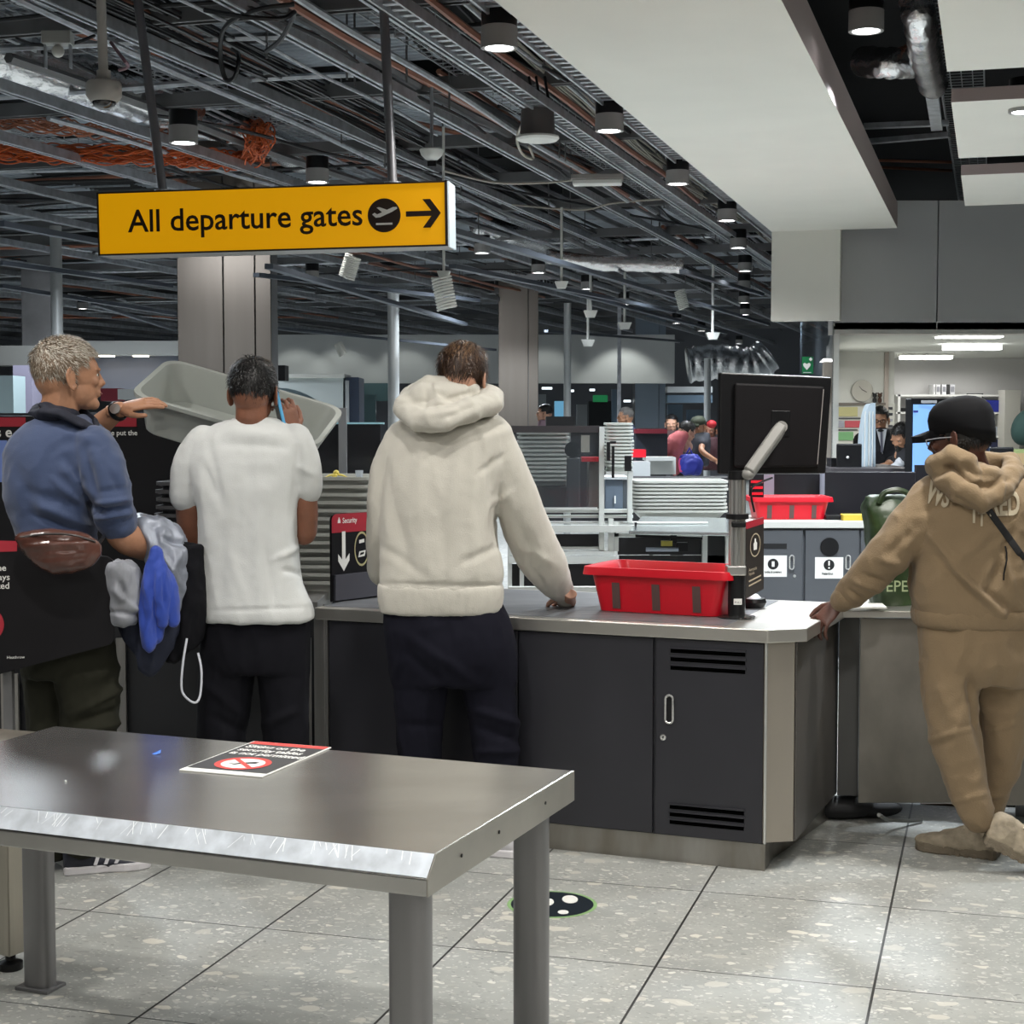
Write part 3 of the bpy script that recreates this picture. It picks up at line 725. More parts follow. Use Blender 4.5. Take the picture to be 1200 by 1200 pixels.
# ================================================================== COUNTER
HC = .86
cA = G(372, 711, HC); cB = G(900, 738, HC)
kx = V((math.cos(math.radians(21.8)), -math.sin(math.radians(21.8)), 0)); ky = V((-kx.y, kx.x, 0))   # ky away
Lc = (cB-cA).dot(kx); cA = cB-kx*Lc
cham = .125
cC = cB+kx*cham*.83+ky*cham*.62
def cp(a, b, z=0): return V((cB.x, cB.y, 0))+kx*a+ky*b+V((0,0,z))    # a along front (negative = left), b depth
ca, cb_ = cham*.95, cham*.75
DEP = .92
print('counter', Lc, cB, PX(cp(ca,cb_,HC)), PX(cp(ca,DEP,HC)), PX(cp(-Lc,DEP,HC)), PX(cp(-Lc,0,0)), PX(cp(0,0,0)))
cnt = thing('counter_cabinet', 'charcoal security counter cabinet with a louvred locker door and steel chamfered corner', 'counter', cp(-Lc/2, DEP/2))
# carcass
ins = .03
body = [cp(-Lc+.02, ins), cp(-.045, ins), cp(ca-.05, cb_+ins-.02), cp(ca-.05, DEP-.03), cp(-Lc+.02, DEP-.03)]
MB().prism([p+V((0,0,.095)) for p in body], V((0,0,HC-.04-.095))).build('carcass', dark_panel, cnt)
kick = [cp(-Lc+.03, .028), cp(-.01, .028), cp(-.01, .05), cp(-.02, .2), cp(ca-.06, DEP-.05), cp(-Lc+.03, DEP-.05)]
MB().prism([p+V((0,0,.0)) for p in kick], V((0,0,.095))).build('kick_plate', mat('kick_steel', (.42,.41,.39), .33, .9, var=.25, vscale=3, stretch=(2,2,.5), col2=(.22,.2,.17)), cnt)
# worktop stainless edge and dark inlay
tp = [cp(-Lc, 0), cp(0, 0), cp(ca, cb_), cp(ca, DEP), cp(-Lc, DEP)]
MB().prism([p+V((0,0,HC-.048)) for p in tp], V((0,0,.048))).build('worktop_edge', mat('edge_steel', (.58,.56,.52), .34, .9, var=.06, vscale=3), cnt, bevel=.004)
inl = [cp(-Lc+.01, .05), cp(-.16, .05), cp(-.16, DEP-.03), cp(-Lc+.01, DEP-.03)]
MB().prism([p+V((0,0,HC)) for p in inl], V((0,0,.0015))).build('worktop_inlay', mat('inlay_rubber', (.15,.155,.165), .42, .4, var=.25, vscale=5, stretch=(1,8,1)), cnt)
# doors and panels on the front
def fx(px, z=.5):   # a coordinate along front for a pixel x
    lo, hi = -Lc-1, .5
    for _ in range(40):
        mid = (lo+hi)/2
        if PX(cp(mid, ins, z))[0] < px: lo = mid
        else: hi = mid
    return lo
def fpanel(x0, x1, z0, z1, d=.018, mm=dark_panel, name='door', par=cnt, bev=.002):
    a, b = fx(x0), fx(x1)
    return MB().prism([cp(a, ins, z0), cp(b, ins, z0), cp(b, ins, z1), cp(a, ins, z1)], -ky*d).build(name, mm, par, bevel=bev)
for x0, x1 in ((388.5,478),(479.5,608),(609.5,766)): fpanel(x0, x1, .10, HC-.052, .014, name='front_panel')
door = fpanel(770, 895, .10, HC-.052, .016, name='locker_door')
a0_, a1_ = fx(787), fx(874)
slot_m = mat('slot_black', (.001,.001,.001), 1, spec=0)
for z in (.768, .738, .707, .205, .178, .150):
    MB().prism([cp(a0_, ins-.0165, z-.009), cp(a1_, ins-.0165, z-.009), cp(a1_, ins-.0165, z+.009), cp(a0_, ins-.0165, z+.009)], -ky*.0012).build('louvre_slot', slot_m, door)
    MB().prism([cp(a0_-.004, ins-.0165, z+.006), cp(a1_+.004, ins-.0165, z+.006), cp(a1_+.004, ins-.0165, z+.014), cp(a0_-.004, ins-.0165, z+.010)], -ky*.006).build('louvre_lip', dark_panel, door)
# handle ring: stadium
hc_ = cp(fx(786), ins-.022, PX and 0); 
def zat(px, py): # height for a pixel on the front plane
    lo, hi = 0, 1.2
    a = fx(px)
    for _ in range(40):
        mid = (lo+hi)/2
        if PX(cp(a, ins, mid))[1] > py: lo = mid
        else: hi = mid
    return lo
zh = zat(786, 830)
pts = []
for i in range(32):
    w = 2*PI*i/32; pts.append(cp(fx(786), ins-.022, zh)+kx*.014*math.cos(w)+V((0,0,.014*math.sin(w)+(.036 if math.sin(w) > 0 else -.036))))
MB().tube(pts, (.0045), 8, close=True).build('handle', mat('handle_chrome', (.75,.75,.74), .25, .8), door, smooth=True)
MB().prism([cp(fx(786), ins-.018, zh)+kx*x+V((0,0,z)) for x, z in ((-.012,-.045),(.012,-.045),(.012,.045),(-.012,.045))], -ky*.001).build('handle_recess', black, door)
zl = zat(779, 863)
MB().lathe(cp(fx(779), ins-.0165, zl), [(0,0),(.011,0),(.011,.004),(.0,.005)], 20, -ky).build('lock', mat('handle_chrome', (0,0,0)), door, smooth=True)
MB().box(cp(fx(779), ins-.0225, zl), (.003,.002,.009), 0).build('keyhole', black, door)
# corner: steel angle
MB().prism([cp(fx(897), ins-.016, .10), cp(fx(899.5), ins-.016, .10), cp(fx(899.5), ins-.016, HC-.05), cp(fx(897), ins-.016, HC-.05)], ky*.01).build('corner_strip', alu, cnt)
q0 = cp(-.032, ins-.002, 0); q1 = cp(ca-.045, cb_+.002, 0); off = (q1-q0).normalized().cross(V((0,0,1)))*.006
MB().prism([q0+V((0,0,.10)), q1+V((0,0,.10)), q1+V((0,0,HC-.05)), q0+V((0,0,HC-.05))], off).build('chamfer_panel', mat('chamfer_steel', (.42,.38,.33), .38, .9, var=.06, vscale=2, stretch=(1,1,.3)), cnt, bevel=.002)
q0 = cp(ca-.042, cb_+.005, 0); q1 = cp(ca-.042, DEP-.03, 0)
MB().prism([q0+V((0,0,.10)), q1+V((0,0,.10)), q1+V((0,0,HC-.05)), q0+V((0,0,HC-.05))], kx*.006).build('side_panel', mat('side_panel_brown', (.10,.092,.085), .45, .4, var=.1, vscale=2), cnt)
# left end posts
for (px_, w_) in ((376, .05), (384, .012)):
    p = cp(fx(px_), .05, 0); MB().box(p+V((0,0,.41)), (w_, .06, .82), -math.radians(21.8)).build('end_post', steel_d, cnt, bevel=.004)

# red crate
def crate(c, w, d, h, yaw, label, slots=True, tilt=0):
    t = thing('red_crate', label, 'crate', c, yaw)
    def ring(wx, dy, z, r=.04, n=6):
        pts = []
        for (sx, sy, a0) in ((1,1,0),(-1,1,PI/2),(-1,-1,PI),(1,-1,1.5*PI)):
            for i in range(n+1):
                a = a0+PI/2*i/n; pts.append(V((sx*(wx-r)+r*math.cos(a), sy*(dy-r)+r*math.sin(a), z)))
        return pts
    w2, d2 = w/2, d/2
    R = [ring(w2*.80-.0, d2*.80, .0), ring(w2*.80, d2*.80, 0.001), ring(w2*.90, d2*.90, h-.02), ring(w2*.90, d2*.90, h-.028), ring(w2*.905, d2*.905, h-.026), ring(w2, d2, h-.030), ring(w2, d2, h-.024), ring(w2*.985, d2*.985, h), ring(w2*.93, d2*.93, h), ring(w2*.88, d2*.88, h-.02), ring(w2*.785, d2*.785, .006)]
    # bottom cap + inner cap
    m = MB(); m.rings(R)
    m.build('crate_body', red_p, t, smooth=True, local=True)
    if slots:
        gm = mat('slot_grey', (.10,.055,.05), .6)
        for fx_ in (-.62, 0, .62):
            x = fx_*w2*.86; y0 = -d2*.80-.002; y1 = -d2*.875-.002; 
            m = MB(); m.add([V((x-.016, y0-.003, .012)), V((x+.016, y0-.003, .012)), V((x+.016, y1-.003, h*.66)), V((x-.016, y1-.003, h*.66))], [(0,1,2,3)])
            m.add([v+V((0,.006,0)) for v in m.v[:4]], [(0,1,2,3)])
            m.build('hand_slot', gm, t, local=True)
    return t
g0 = G(700, 716, HC); g1 = G(842, 724, HC); gm_ = (g0+g1)/2
cw = .60; dc = .36
yw = math.atan2((g1-g0).y, (g1-g0).x)
ct2 = gm_+V((-math.sin(yw), math.cos(yw), 0))*dc*.40
crate((ct2.x, ct2.y, HC+.003), cw, dc, .168, yw, 'red plastic crate with dark slots on the near counter beside the monitor pole')
print('crate w', cw)

# mouse / scanner behind pole
g = G(884, 714, HC)
t = thing('desk_puck', 'black domed device with a silver top behind the monitor pole', 'device', (g.x, g.y+.05, HC))
c = V((g.x, g.y+.05, HC+.003))
MB().lathe(c, [(0,0),(.045,0),(.055,.02),(.05,.035),(0,.04)], 24).build('device_base', black, t, smooth=True)
MB().lathe(c+V((-.01,0,.036)), [(0,0),(.044,0),(.03,.014),(0,.02)], 24).build('silver_top', mat('silver_top', (.55,.55,.6), .4, .3), t, smooth=True)

# monitor on pole
pb = G(863, 724, HC); pY = pb.y
mon = thing('monitor_pole', 'silver and black post with a grey arm carrying the monitor, standing on the counter', 'monitor stand', pb)
MB().lathe(pb, [(0,0),(.068,0),(.070,.006),(.03,.012),(.03,.02),(0,.02)], 32).build('base_disc', mat('black_gloss', (.015,.015,.015), .12), mon, smooth=True)
def pz(py): return P(863, py, pY).z
z725, z665, z540 = pz(722), pz(672), pz(540)
MB().cyl(pb+V((0,0,.01)), V((pb.x, pb.y, z665)), .032, 24).build('lower_sleeve', black, mon, smooth=True)
silver = mat('silver_extrusion', (.55,.55,.54), .3, .9)
def flute(c0, c1, r=.028):
    m = MB(); n = 40; R = []
    for c in (c0, c1): R.append([V((c.x+(r*(1-.16*(k % 5 == 0)))*math.cos(2*PI*k/n), c.y+(r*(1-.16*(k % 5 == 0)))*math.sin(2*PI*k/n), c.z)) for k in range(n)])
    return m.rings(R)
flute(V((pb.x,pb.y,z665)), V((pb.x,pb.y,pz(560))), .031).build('silver_post', silver, mon)
MB().cyl(V((pb.x,pb.y,pz(608))), V((pb.x,pb.y,pz(602))), .042, 24).build('clamp_ring', black, mon, smooth=True)
MB().box((pb.x,pb.y-.035,pz(614)), (.05,.03,.02)).build('clamp_knob', black, mon, bevel=.004)
MB().box((pb.x-.005,pb.y-.0,pz(668)), (.07,.07,.035)).build('sleeve_cap', silver, mon, bevel=.004)
MB().cyl(V((pb.x,pb.y,pz(562))), V((pb.x,pb.y,pz(552))), .035, 24).build('top_cap', black, mon, smooth=True)
text_mb('PULL', .011, (pb.x-.012, pb.y-.0335, pz(706)), (1,0,0), (0,0,1), 0).build('label_lettering', black, mon)
MB().box((pb.x, pb.y-.0322, pz(704)), (.03,.002,.022)).build('label', white_s, mon)
# arm
a = P(876, 556, pY-.02); b = P(916, 500, pY+.10); d = (b-a).normalized(); s1 = V((1,0,0)); s1 = (s1-d*s1.dot(d)).normalized(); s2 = d.cross(s1)
m = MB(); wR = .021
R = []
for t_, k_ in ((0,.6),(.03,1),(.85,1.05),(.97,.95),(1.0,.6)):
    p = a.lerp(b, t_); R.append([p+s1*wR*k_*x+s2*.03*k_*y for x, y in ((-1,-.7),(-.7,-1),(.7,-1),(1,-.7),(1,.7),(.7,1),(-.7,1),(-1,.7))])
m.rings(R).build('arm', mat('arm_grey', (.22,.215,.20), .55, .1), mon, bevel=.003)
MB().ball(a+V((0,0,.0)), (.026,.026,.02)).build('arm_joint', mat('arm_grey', (0,0,0)), mon, smooth=True)
MB().cyl(b+V((.0,.0,-.0)), b+V((.0,.09,-.02)), .022, 16).build('tilt_head', mat('arm_grey', (0,0,0)), mon, smooth=True)
MB().tube(smoothpath([P(905,560,pY+.07), P(890,566,pY+.03), P(880,575,pY+.02), P(884,600,pY+.03)]), .004, 6).build('cable', black, mon, smooth=True)
# monitor
Ym = pY+.20
c00 = P(844,436,Ym-.05); c10 = P(975,442,Ym+.05); c11 = P(968,555,Ym+.05); c01 = P(843,556,Ym-.05)
mt = thing('monitor', 'large black monitor seen from behind on the counter arm', 'monitor', (c01+c11)/2)
nrm = (c10-c00).cross(c01-c00).normalized(); nrm = -nrm if nrm.y > 0 else nrm   # towards camera
MB().prism([c01, c11, c10, c00], -nrm*.03).build('housing', black, mt, bevel=.006)
def mq(u, v): return c00.lerp(c10, u).lerp(c01.lerp(c11, u), v)
MB().prism([mq(.12,.93), mq(.92,.93), mq(.92,.10), mq(.12,.10)], nrm*.018).build('rear_cover', mat('rear_black', (.006,.005,.006), .6, spec=.2), mt, bevel=.008)
MB().prism([mq(.89,.9), mq(.897,.9), mq(.915,.13), mq(.908,.13)], nrm*.020).build('painted_highlight', mat('highlight_grey', (.3,.28,.27), .4), mt)  # highlight on the rear cover put in as a lighter grey strip
MB().prism([mq(.45,.62), mq(.62,.62), mq(.62,.36), mq(.45,.36)], nrm*.022).build('mount_plate', black, mt, bevel=.003)
MB().prism([mq(.05,.96)-nrm*.0305, mq(.95,.96)-nrm*.0305, mq(.95,.04)-nrm*.0305, mq(.05,.04)-nrm*.0305], -nrm*.001).build('screen', mat('screen_dark', (.02,.03,.05), .1), mt)
# small notice fixed on pole
n_a = P(874,612,pY+.02); n_b = P(895,606,pY+.13); n_c = P(895,690,pY+.13); n_d = P(874,702,pY+.02)
nb = thing('pole_notice', 'narrow black notice board with a red top fixed beside the monitor post', 'sign', (n_c+n_d)/2)
nn = (n_b-n_a).cross(n_d-n_a).normalized(); nn = -nn if nn.y > 0 else nn
MB().prism([n_d, n_c, n_b, n_a], -nn*.004).build('board', mat('board_brown', (.018,.013,.011), .5), nb)
def nq(u, v): return n_a.lerp(n_b, u).lerp(n_d.lerp(n_c, u), v)+nn*.001
MB().add([nq(0,.0), nq(1,.0), nq(1,.09), nq(0,.09)], [(0,1,2,3)]).build('red_header', red_s, nb)
r_n = (n_b-n_a).normalized(); u_n = (n_a-n_d).normalized()
disc_mb(nq(.5,.34), .040, r_n, u_n, 32, .036, th=.001, ry=.044).build('symbol_ring', mat('gold_ring', (.5,.42,.3), .5), nb)
poly_mb([(-.012,-.018),(.012,-.018),(.014,.006),(.006,.012),(.005,.024),(-.005,.024),(-.006,.012),(-.014,.006)], nq(.5,.34), r_n, u_n, .001).build('bottle_symbol', white_s, nb)
text_mb('Aerosols\nliquids', .017, nq(.14,.66), r_n, u_n, .001).build('notice_lettering', mat('gold_ring', (0,0,0)), nb)
for v in (.78,.84): MB().add([nq(.16,v), nq(.84,v-.0), nq(.84,v+.02), nq(.16,v+.02)], [(0,1,2,3)]).build('text_line', mat('gold_ring', (0,0,0)), nb)

# floor sticker
g = G(647, 1060, 0)
t = thing('floor_sticker', 'round black floor sticker with a green rim and white footprints', 'floor sticker', g)
disc_mb(g, .148, U.cross(V((0,0,1))), U, 48, th=.0012).build('green_rim', mat('sticker_green', (.25,.42,.18), .5), t)
disc_mb(g, .136, U.cross(V((0,0,1))), U, 48, th=.0018).build('sticker_face', mat('sticker_navy', (.012,.018,.025), .35), t)
rgt = U.cross(V((0,0,1)))
for (px_, py_, rx_, ry_) in ((668,1054,.026,.045),(660,1069,.018,.022),(640,1057,.026,.045),(634,1071,.018,.02)):
    disc_mb(G(px_, py_, .0018), rx_, (rgt+U*.3).normalized(), (U-rgt*.3).normalized(), 24, th=.0006, ry=ry_).build('footprint', white_s, t)
# ================================================================== MIDGROUND
def qb(x0, y0, x1, y1, Y, d=.05, m=None, Y2=None):
    """box whose front face spans the given pixels at distance Y (Y2 at its right end)"""
    m = m or MB(); Y2 = Y2 or Y
    a, b, c, e = P(x0,y1,Y), P(x1,y1,Y2), P(x1,y0,Y2), P(x0,y0,Y)
    e.x = a.x; c.x = b.x
    n = (b-a).cross(V((0,0,1))).normalized()
    return m.prism([a, b, c, e], -n*d)
def single(m, name, mt, label, cat, group=None, **k): return tag(m.build(name, mt, **k), label, cat, group)
R_ = V((1,0,0)); Z_ = V((0,0,1))
glass = mat('tinted_glass', (.05,.055,.06), .06, 0, alpha=.42)
glass_c = mat('clear_glass', (.5,.6,.62), .05, 0, alpha=.14)
panel_k = mat('lane_black_panel', (.012,.012,.014), .35)
grey_l = mat('equipment_grey', (.40,.42,.43), .45)

# --- information board behind the grey haired man
t = thing('information_board', 'long black information board with a red band behind the grey-haired man', 'sign', P(90,740,7.0))
qb(-25,487,218,745,7.0,.04).build('board', mat('board_soot', (.010,.010,.012), .6, spec=.2), t, bevel=.004)
qb(-25,489,30,500,6.995,.003).build('red_band', red_s, t); qb(118,489,160,500,6.995,.003).build('red_band', red_s, t)
text_mb('s e', .062, P(-5,512,6.99), R_, Z_, 0, bold=.02).build('board_lettering', white_s, t)
text_mb('Please put the', .031, P(113,510,6.99), R_, Z_, 0, bold=.015).build('board_lettering', white_s, t)
qb(-20,516,9,565,6.99,.003).build('blue_picture', mat('picture_blue', (.16,.24,.55), .5), t)
# dark cabinets below and behind the men, with steel trims
t = thing('low_cabinet', 'dark low cabinet with steel upright trims behind the men at the left', 'cabinet', P(180,900,6.75))
qb(-40,716,372,1000,6.75,.30).build('cabinet_body', mat('cabinet_soot', (.016,.017,.020), .5), t)
for x0, x1 in ((139,150),(356,366)): qb(x0,748,x1,985,6.72,.02).build('steel_trim', steel_d, t)
qb(-40,705,372,716,6.70,.4).build('cabinet_top', steel_d, t, bevel=.003)
qb(2,790,22,870,6.70,.02).build('access_plate', mat('plate_pale', (.32,.31,.29), .5, .4), t)
# --- front black sign at the far left
t = thing('notice_board', 'large black notice board with red stripe and red ring cut by the left edge', 'sign', P(60,800,4.75))
s0, s1_ = P(-60,812,5.34), P(134,752,5.45); s3, s2_ = P(-60,645,5.34), P(128,668,5.45)
bx = (s1_-s0); bx.z = 0; bw = bx.length; bx.normalize(); bz0 = min(s0.z, s1_.z); bz1 = s2_.z
bo = V((s0.x, s0.y, P(-60,800,5.34).z)); bh = P(-60,640,5.34).z-bo.z
print('board', bw, bh)
nb_ = bx.cross(Z_); nb_ = -nb_ if nb_.y > 0 else nb_
r = .03; pts = []
for cx, cy, a0 in ((bw-r, r, -PI/2), (bw-r, bh-r, 0), (r, bh-r, PI/2), (r, r, PI)):
    for i in range(6): a = a0+PI/2*i/5; pts.append(bo+bx*(cx+r*math.cos(a))+Z_*(cy+r*math.sin(a)))
def bpx(px, py):   # intersect pixel ray with board plane
    rr = ray(px, py); k = (bo-V((0,0,CH))).dot(nb_)/rr.dot(nb_); return V((0,0,CH))+rr*k
pts = [bpx(*q) for q in ((-60,806),(0,790),(124,757),(130,755),(133,751),(134,745),(134,664),(132,656),(126,652),(60,648),(24,636),(-60,630))]
MB().prism(pts, -nb_*.012).build('board', sign_k, t, bevel=.002)
MB().add([bpx(-50,648), bpx(20,646), bpx(20,634), bpx(-50,632)], [(0,1,2,3)]).build('red_stripe', red_s, t)
for v in t.children[-1].data.vertices: v.co += nb_*.002
for tx, (x, y) in (('the', (-7,669)), ('trays', (-10,680)), ('inspected', (-31,690.5))):
    text_mb(tx, .030, bpx(x, y)+nb_*.002, bx, Z_, 0, bold=.01).build('board_lettering', white_s, t)
disc_mb(bpx(-18,732)+nb_*.002, .062, bx, Z_, 40, .048, th=0).build('red_ring', red_s, t)
disc_mb(bpx(-18,732)+nb_*.0015, .05, bx, Z_, 40, th=0).build('ring_field', white_s, t)
text_mb('Heathrow', .014, bpx(8,772)+nb_*.002, bx, Z_, 0).build('small_lettering', white_s, t)
for x in (.08, bw-.35): MB().box(bo+bx*x-nb_*.05+V((0,0,-bo.z/2+.1)), (.03,.03,bo.z+.2), 0).build('stand_post', zinc_d, t)

# --- tray: a shallow plastic tub
def tray_mb(w, d, h, r=.06, th=.006, rim=.02, taper=.82):
    def ring(wx, dy, z, rr=r, n=5):
        pts = []
        for (sx, sy, a0) in ((1,1,0),(-1,1,PI/2),(-1,-1,PI),(1,-1,1.5*PI)):
            for i in range(n+1):
                a = a0+PI/2*i/n; pts.append(V((sx*(wx-rr)+rr*math.cos(a), sy*(dy-rr)+rr*math.sin(a), z)))
        return pts
    w2, d2 = w/2, d/2
    R = [ring(w2*taper, d2*taper, 0), ring(w2*taper+.004, d2*taper+.004, .004), ring(w2-rim, d2-rim, h-.02), ring(w2, d2, h-.014), ring(w2, d2, h), ring(w2-rim+.004, d2-rim+.004, h), ring(w2-rim, d2-rim, h-.008), ring(w2*taper-.006, d2*taper-.006, .008)]
    return MB().rings(R)
def tray_stack(name_lab, n, base, w, d, h, step, yaw, mt, group, top_lab):
    pr = None
    for i in range(n):
        z = base.z+i*step
        lab = name_lab if i < n-1 else top_lab
        loc = (base.x+random.uniform(-.006,.006), base.y+random.uniform(-.006,.006), z)
        if pr is None: o = pr = tag(tray_mb(w, d, h).build('security_tray', mt, smooth=True), lab, 'tray', group)
        else: o = dup(pr, label=lab)
        o.location = loc; o.rotation_euler = (0,0,yaw+random.uniform(-.008,.008))
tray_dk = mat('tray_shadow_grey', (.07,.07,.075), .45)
kz = P(360,705,7.1).z
b0_ = P(352,703,7.1)
n_ = 14; stp_ = (P(352,572,7.1).z-P(352,703,7.1).z)/n_
tray_stack('grey security tray nested in the stack right of the man in the T-shirt', n_, V((P(352,700,7.1).x, 7.3, b0_.z-.0)), .68, .44, .085, stp_, -.10, mat('tray_pale', (.42,.43,.40), .4), 'trays in the stack right of the T-shirt man', 'topmost grey tray of the stack right of the man in the T-shirt')
t = tag(qb(300,704,380,716,7.0,.5).build('stack_shelf', steel_d), 'steel shelf under the tray stack beside the counter', 'shelf')
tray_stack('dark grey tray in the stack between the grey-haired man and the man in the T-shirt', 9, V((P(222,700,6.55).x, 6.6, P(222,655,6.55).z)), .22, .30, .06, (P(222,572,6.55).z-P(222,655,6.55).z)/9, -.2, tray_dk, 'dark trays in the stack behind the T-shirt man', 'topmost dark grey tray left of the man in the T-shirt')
single(qb(186,655,262,716,6.45,.3), 'tray_stand', panel_k, 'black stand carrying the small dark tray stack', 'stand')
# yellow peel and small cup on top tray
p = P(394,561,7.15)
m = MB()
for a in (.2, 1.9, 3.3, 4.6): m.tube([p+V((0,0,.02)), p+V((math.cos(a)*.03,math.sin(a)*.02,.015)), p+V((math.cos(a)*.06,math.sin(a)*.03,-.0))], [(.010,.006),(.012,.005),(.004,.002)], 6)
m.ball(p+V((0,0,.025)), .014, seg=8, rg=6)
single(m, 'banana_peel', mat('peel_yellow', (.60,.48,.08), .6), 'yellow peel lying on the top tray beside the T-shirt man', 'peel', smooth=True)
p = P(421,563,7.15); single(MB().lathe(p, [(0,0),(.014,0),(.018,.045),(.015,.045),(.012,.006),(0,.006)], 16), 'small_cup', mat('cup_clear', (.6,.65,.7), .15, alpha=.6), 'small clear cup on the top tray left of the hoodie man', 'cup', smooth=True)

# --- security sign on the counter left of hoodie man
t = thing('security_sign', 'black sign with a red Security header, white arrow and round tray symbol on the counter', 'sign', P(415,705,6.45))
YA, YB = 6.42, 6.62
a = P(389,703,YA); b = P(446,695,YB); c = P(446,596,YB); e = P(389,606,YA)
a.z = HC+.002; b.z = HC+.002
c.z = e.z = (c.z+e.z)/2
sx_ = (b-a).normalized(); W0 = (b-a).length; H0 = e.z-a.z; nS = sx_.cross(Z_); nS = -nS if nS.y > 0 else nS
pts = [a, b]
for cx, cy, a0 in ((W0-.025, H0-.025, 0), (.025, H0-.025, PI/2)):
    for i in range(6): w = a0+PI/2*i/5; pts.append(a+sx_*(cx+.025*math.cos(w))+Z_*(cy+.025*math.sin(w)))
MB().prism(pts, -nS*.012).build('board', sign_k, t, bevel=.002)
hp = [a+sx_*0+Z_*(H0-.075), a+sx_*W0+Z_*(H0-.075)]+pts[2:]
MB().add([p+nS*.0015 for p in hp], [tuple(range(len(hp)))]).build('red_header', red_s, t)
def spx(px, py): rr = ray(px, py); k = (a-V((0,0,CH))).dot(nS)/rr.dot(nS); return V((0,0,CH))+rr*k
text_mb('Security', .030, spx(401,613)+nS*.002, sx_, Z_, 0, bold=.015, sx=.8).build('header_lettering', white_s, t)
poly_mb([(-.008,-.010),(.008,-.010),(.006,.004),(.003,.006),(.003,.012),(-.003,.012),(-.003,.006),(-.006,.004)], spx(397,610)+nS*.002, sx_, Z_, 0).build('header_symbol', white_s, t)
k = W0/57
poly_mb([(-2*k,17*k),(2*k,17*k),(2*k,-7*k),(6.5*k,-2*k),(6.5*k,-8*k),(0,-17*k),(-6.5*k,-8*k),(-6.5*k,-2*k),(-2*k,-7*k)], spx(402.5,646)+nS*.002, sx_, Z_, 0).build('arrow_symbol', white_s, t)
rc2 = spx(423.5,643)+nS*.002
disc_mb(rc2, .040, sx_, Z_, 40, .035, th=0, ry=.070).build('symbol_ring', mat('ring_olive', (.42,.38,.2), .5), t)
poly_mb([(-.014,.022),(.014,.026),(.014,.040),(-.014,.036)], rc2, sx_, Z_, .0005).build('bag_symbol', white_s, t)
poly_mb([(-.020,-.034),(.016,-.030),(.022,-.006),(-.014,-.010)], rc2, sx_, Z_, .0005).build('tray_symbol', white_s, t)
poly_mb([(-.012,-.026),(.010,-.022),(.013,-.013),(-.008,-.016)], rc2, sx_, Z_, .001).build('tray_inside', sign_k, t)
qf = MB().prism([spx(391,704), spx(447,697), spx(447,668), spx(391,674)], nS*.012); qf.build('lower_ledge', mat('ledge_grey', (.06,.06,.075), .4), t)

# --- body scanner
Ys = 20
t = thing('body_scanner', 'pale grey body scanner housing with an arched window behind the T-shirt man', 'scanner', P(372,560,Ys))
m = MB()
o = [(327,442),(400,440),(402,500),(392,500)]
arc = [(388-0,500)]
for i in range(14): a_ = PI/2*i/13; arc.append((322+66*math.cos(a_), 500-46*math.sin(a_)))
poly = [(322,442),(402,441),(402,500)]+[(x, y) for x, y in arc]+[]
pw = [P(x, y, Ys) for x, y in poly]; m.prism(pw, V((0,.5,0))); m.build('housing', mat('scanner_white', (.55,.60,.60), .4), t)
qb(322,438,404,443,Ys-.05,.8).build('top_rim', white_p, t, bevel=.01)
qb(322,455,392,500,Ys+.3,.02).build('arched_window', mat('scanner_window', (.25,.32,.36), .1, .2), t)
qb(404,442,421,500,Ys+.1,.7).build('dark_side', mat('scanner_navy', (.06,.08,.13), .35), t, bevel=.01)
qb(405,446,409,500,Ys,.05).build('side_post', grey_l, t)
qb(327,500,421,700,Ys,.6).build('base', grey_l, t)
# glass barrier line behind T-shirt man
t = thing('glass_screen', 'dark tinted glass screen on a pale post behind the T-shirt man', 'screen', P(400,600,8.2))
qb(340,497,446,566,8.2,.012).build('dark_pane', mat('screen_black', (.02,.02,.024), .12), t)
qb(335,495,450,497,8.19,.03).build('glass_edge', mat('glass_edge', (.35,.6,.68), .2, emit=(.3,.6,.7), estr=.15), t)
qb(397,478,406,562,8.12,.05).build('pane_post', mat('post_grey', (.32,.33,.35), .4, .5), t)
qb(340,566,446,800,8.25,.3).build('lower_panel', panel_k, t)

# --- security lane: profile frame, glass, trays
YL = 9.3
lane = thing('lane_frame', 'aluminium profile conveyor frame of the security lane behind the counter', 'conveyor', P(700,760,YL))
pale = mat('profile_pale', (.60,.62,.60), .38, .35)
for (y0, y1, x0, x1, dY) in ((597,601,596,742,0), (604,607,596,742,.02), (612,613.5,596,830,.02), (616,624,596,862,-.06), (641,644,596,706,0), (646,650,596,720,-.03), (652,660,596,722,-.05)):
    qb(x0,y0,x1,y1,YL+dY,.06).build('rail', pale, lane)
for x0, x1, y0, y1 in ((702,708,500,645),(713,719,608,648),(720,725,612,646),(735.5,741,550,612),(595,600,600,690),(609,614,662,690),(823,829,623,660),(850,856,620,700)):
    qb(x0,y0,x1,y1,YL-.02,.05).build('upright', pale, lane)
for x0, y0, x1, y1 in ((596,626,702,642),(724,630,824,650),(596,661,725,690),(725,651,850,760),(829,626,850,660)):
    qb(x0,y0,x1,y1,YL+.04,.02).build('black_panel', panel_k, lane)
qb(720,625,824,629,YL-.02,.03).build('rail', pale, lane)
qb(596,688,862,694,YL-.9,.05).build('front_rail', pale, lane)
MB().box((P(720,0,YL).x, YL+.1, .25), (2.6,.1,.5)).build('plinth', panel_k, lane)
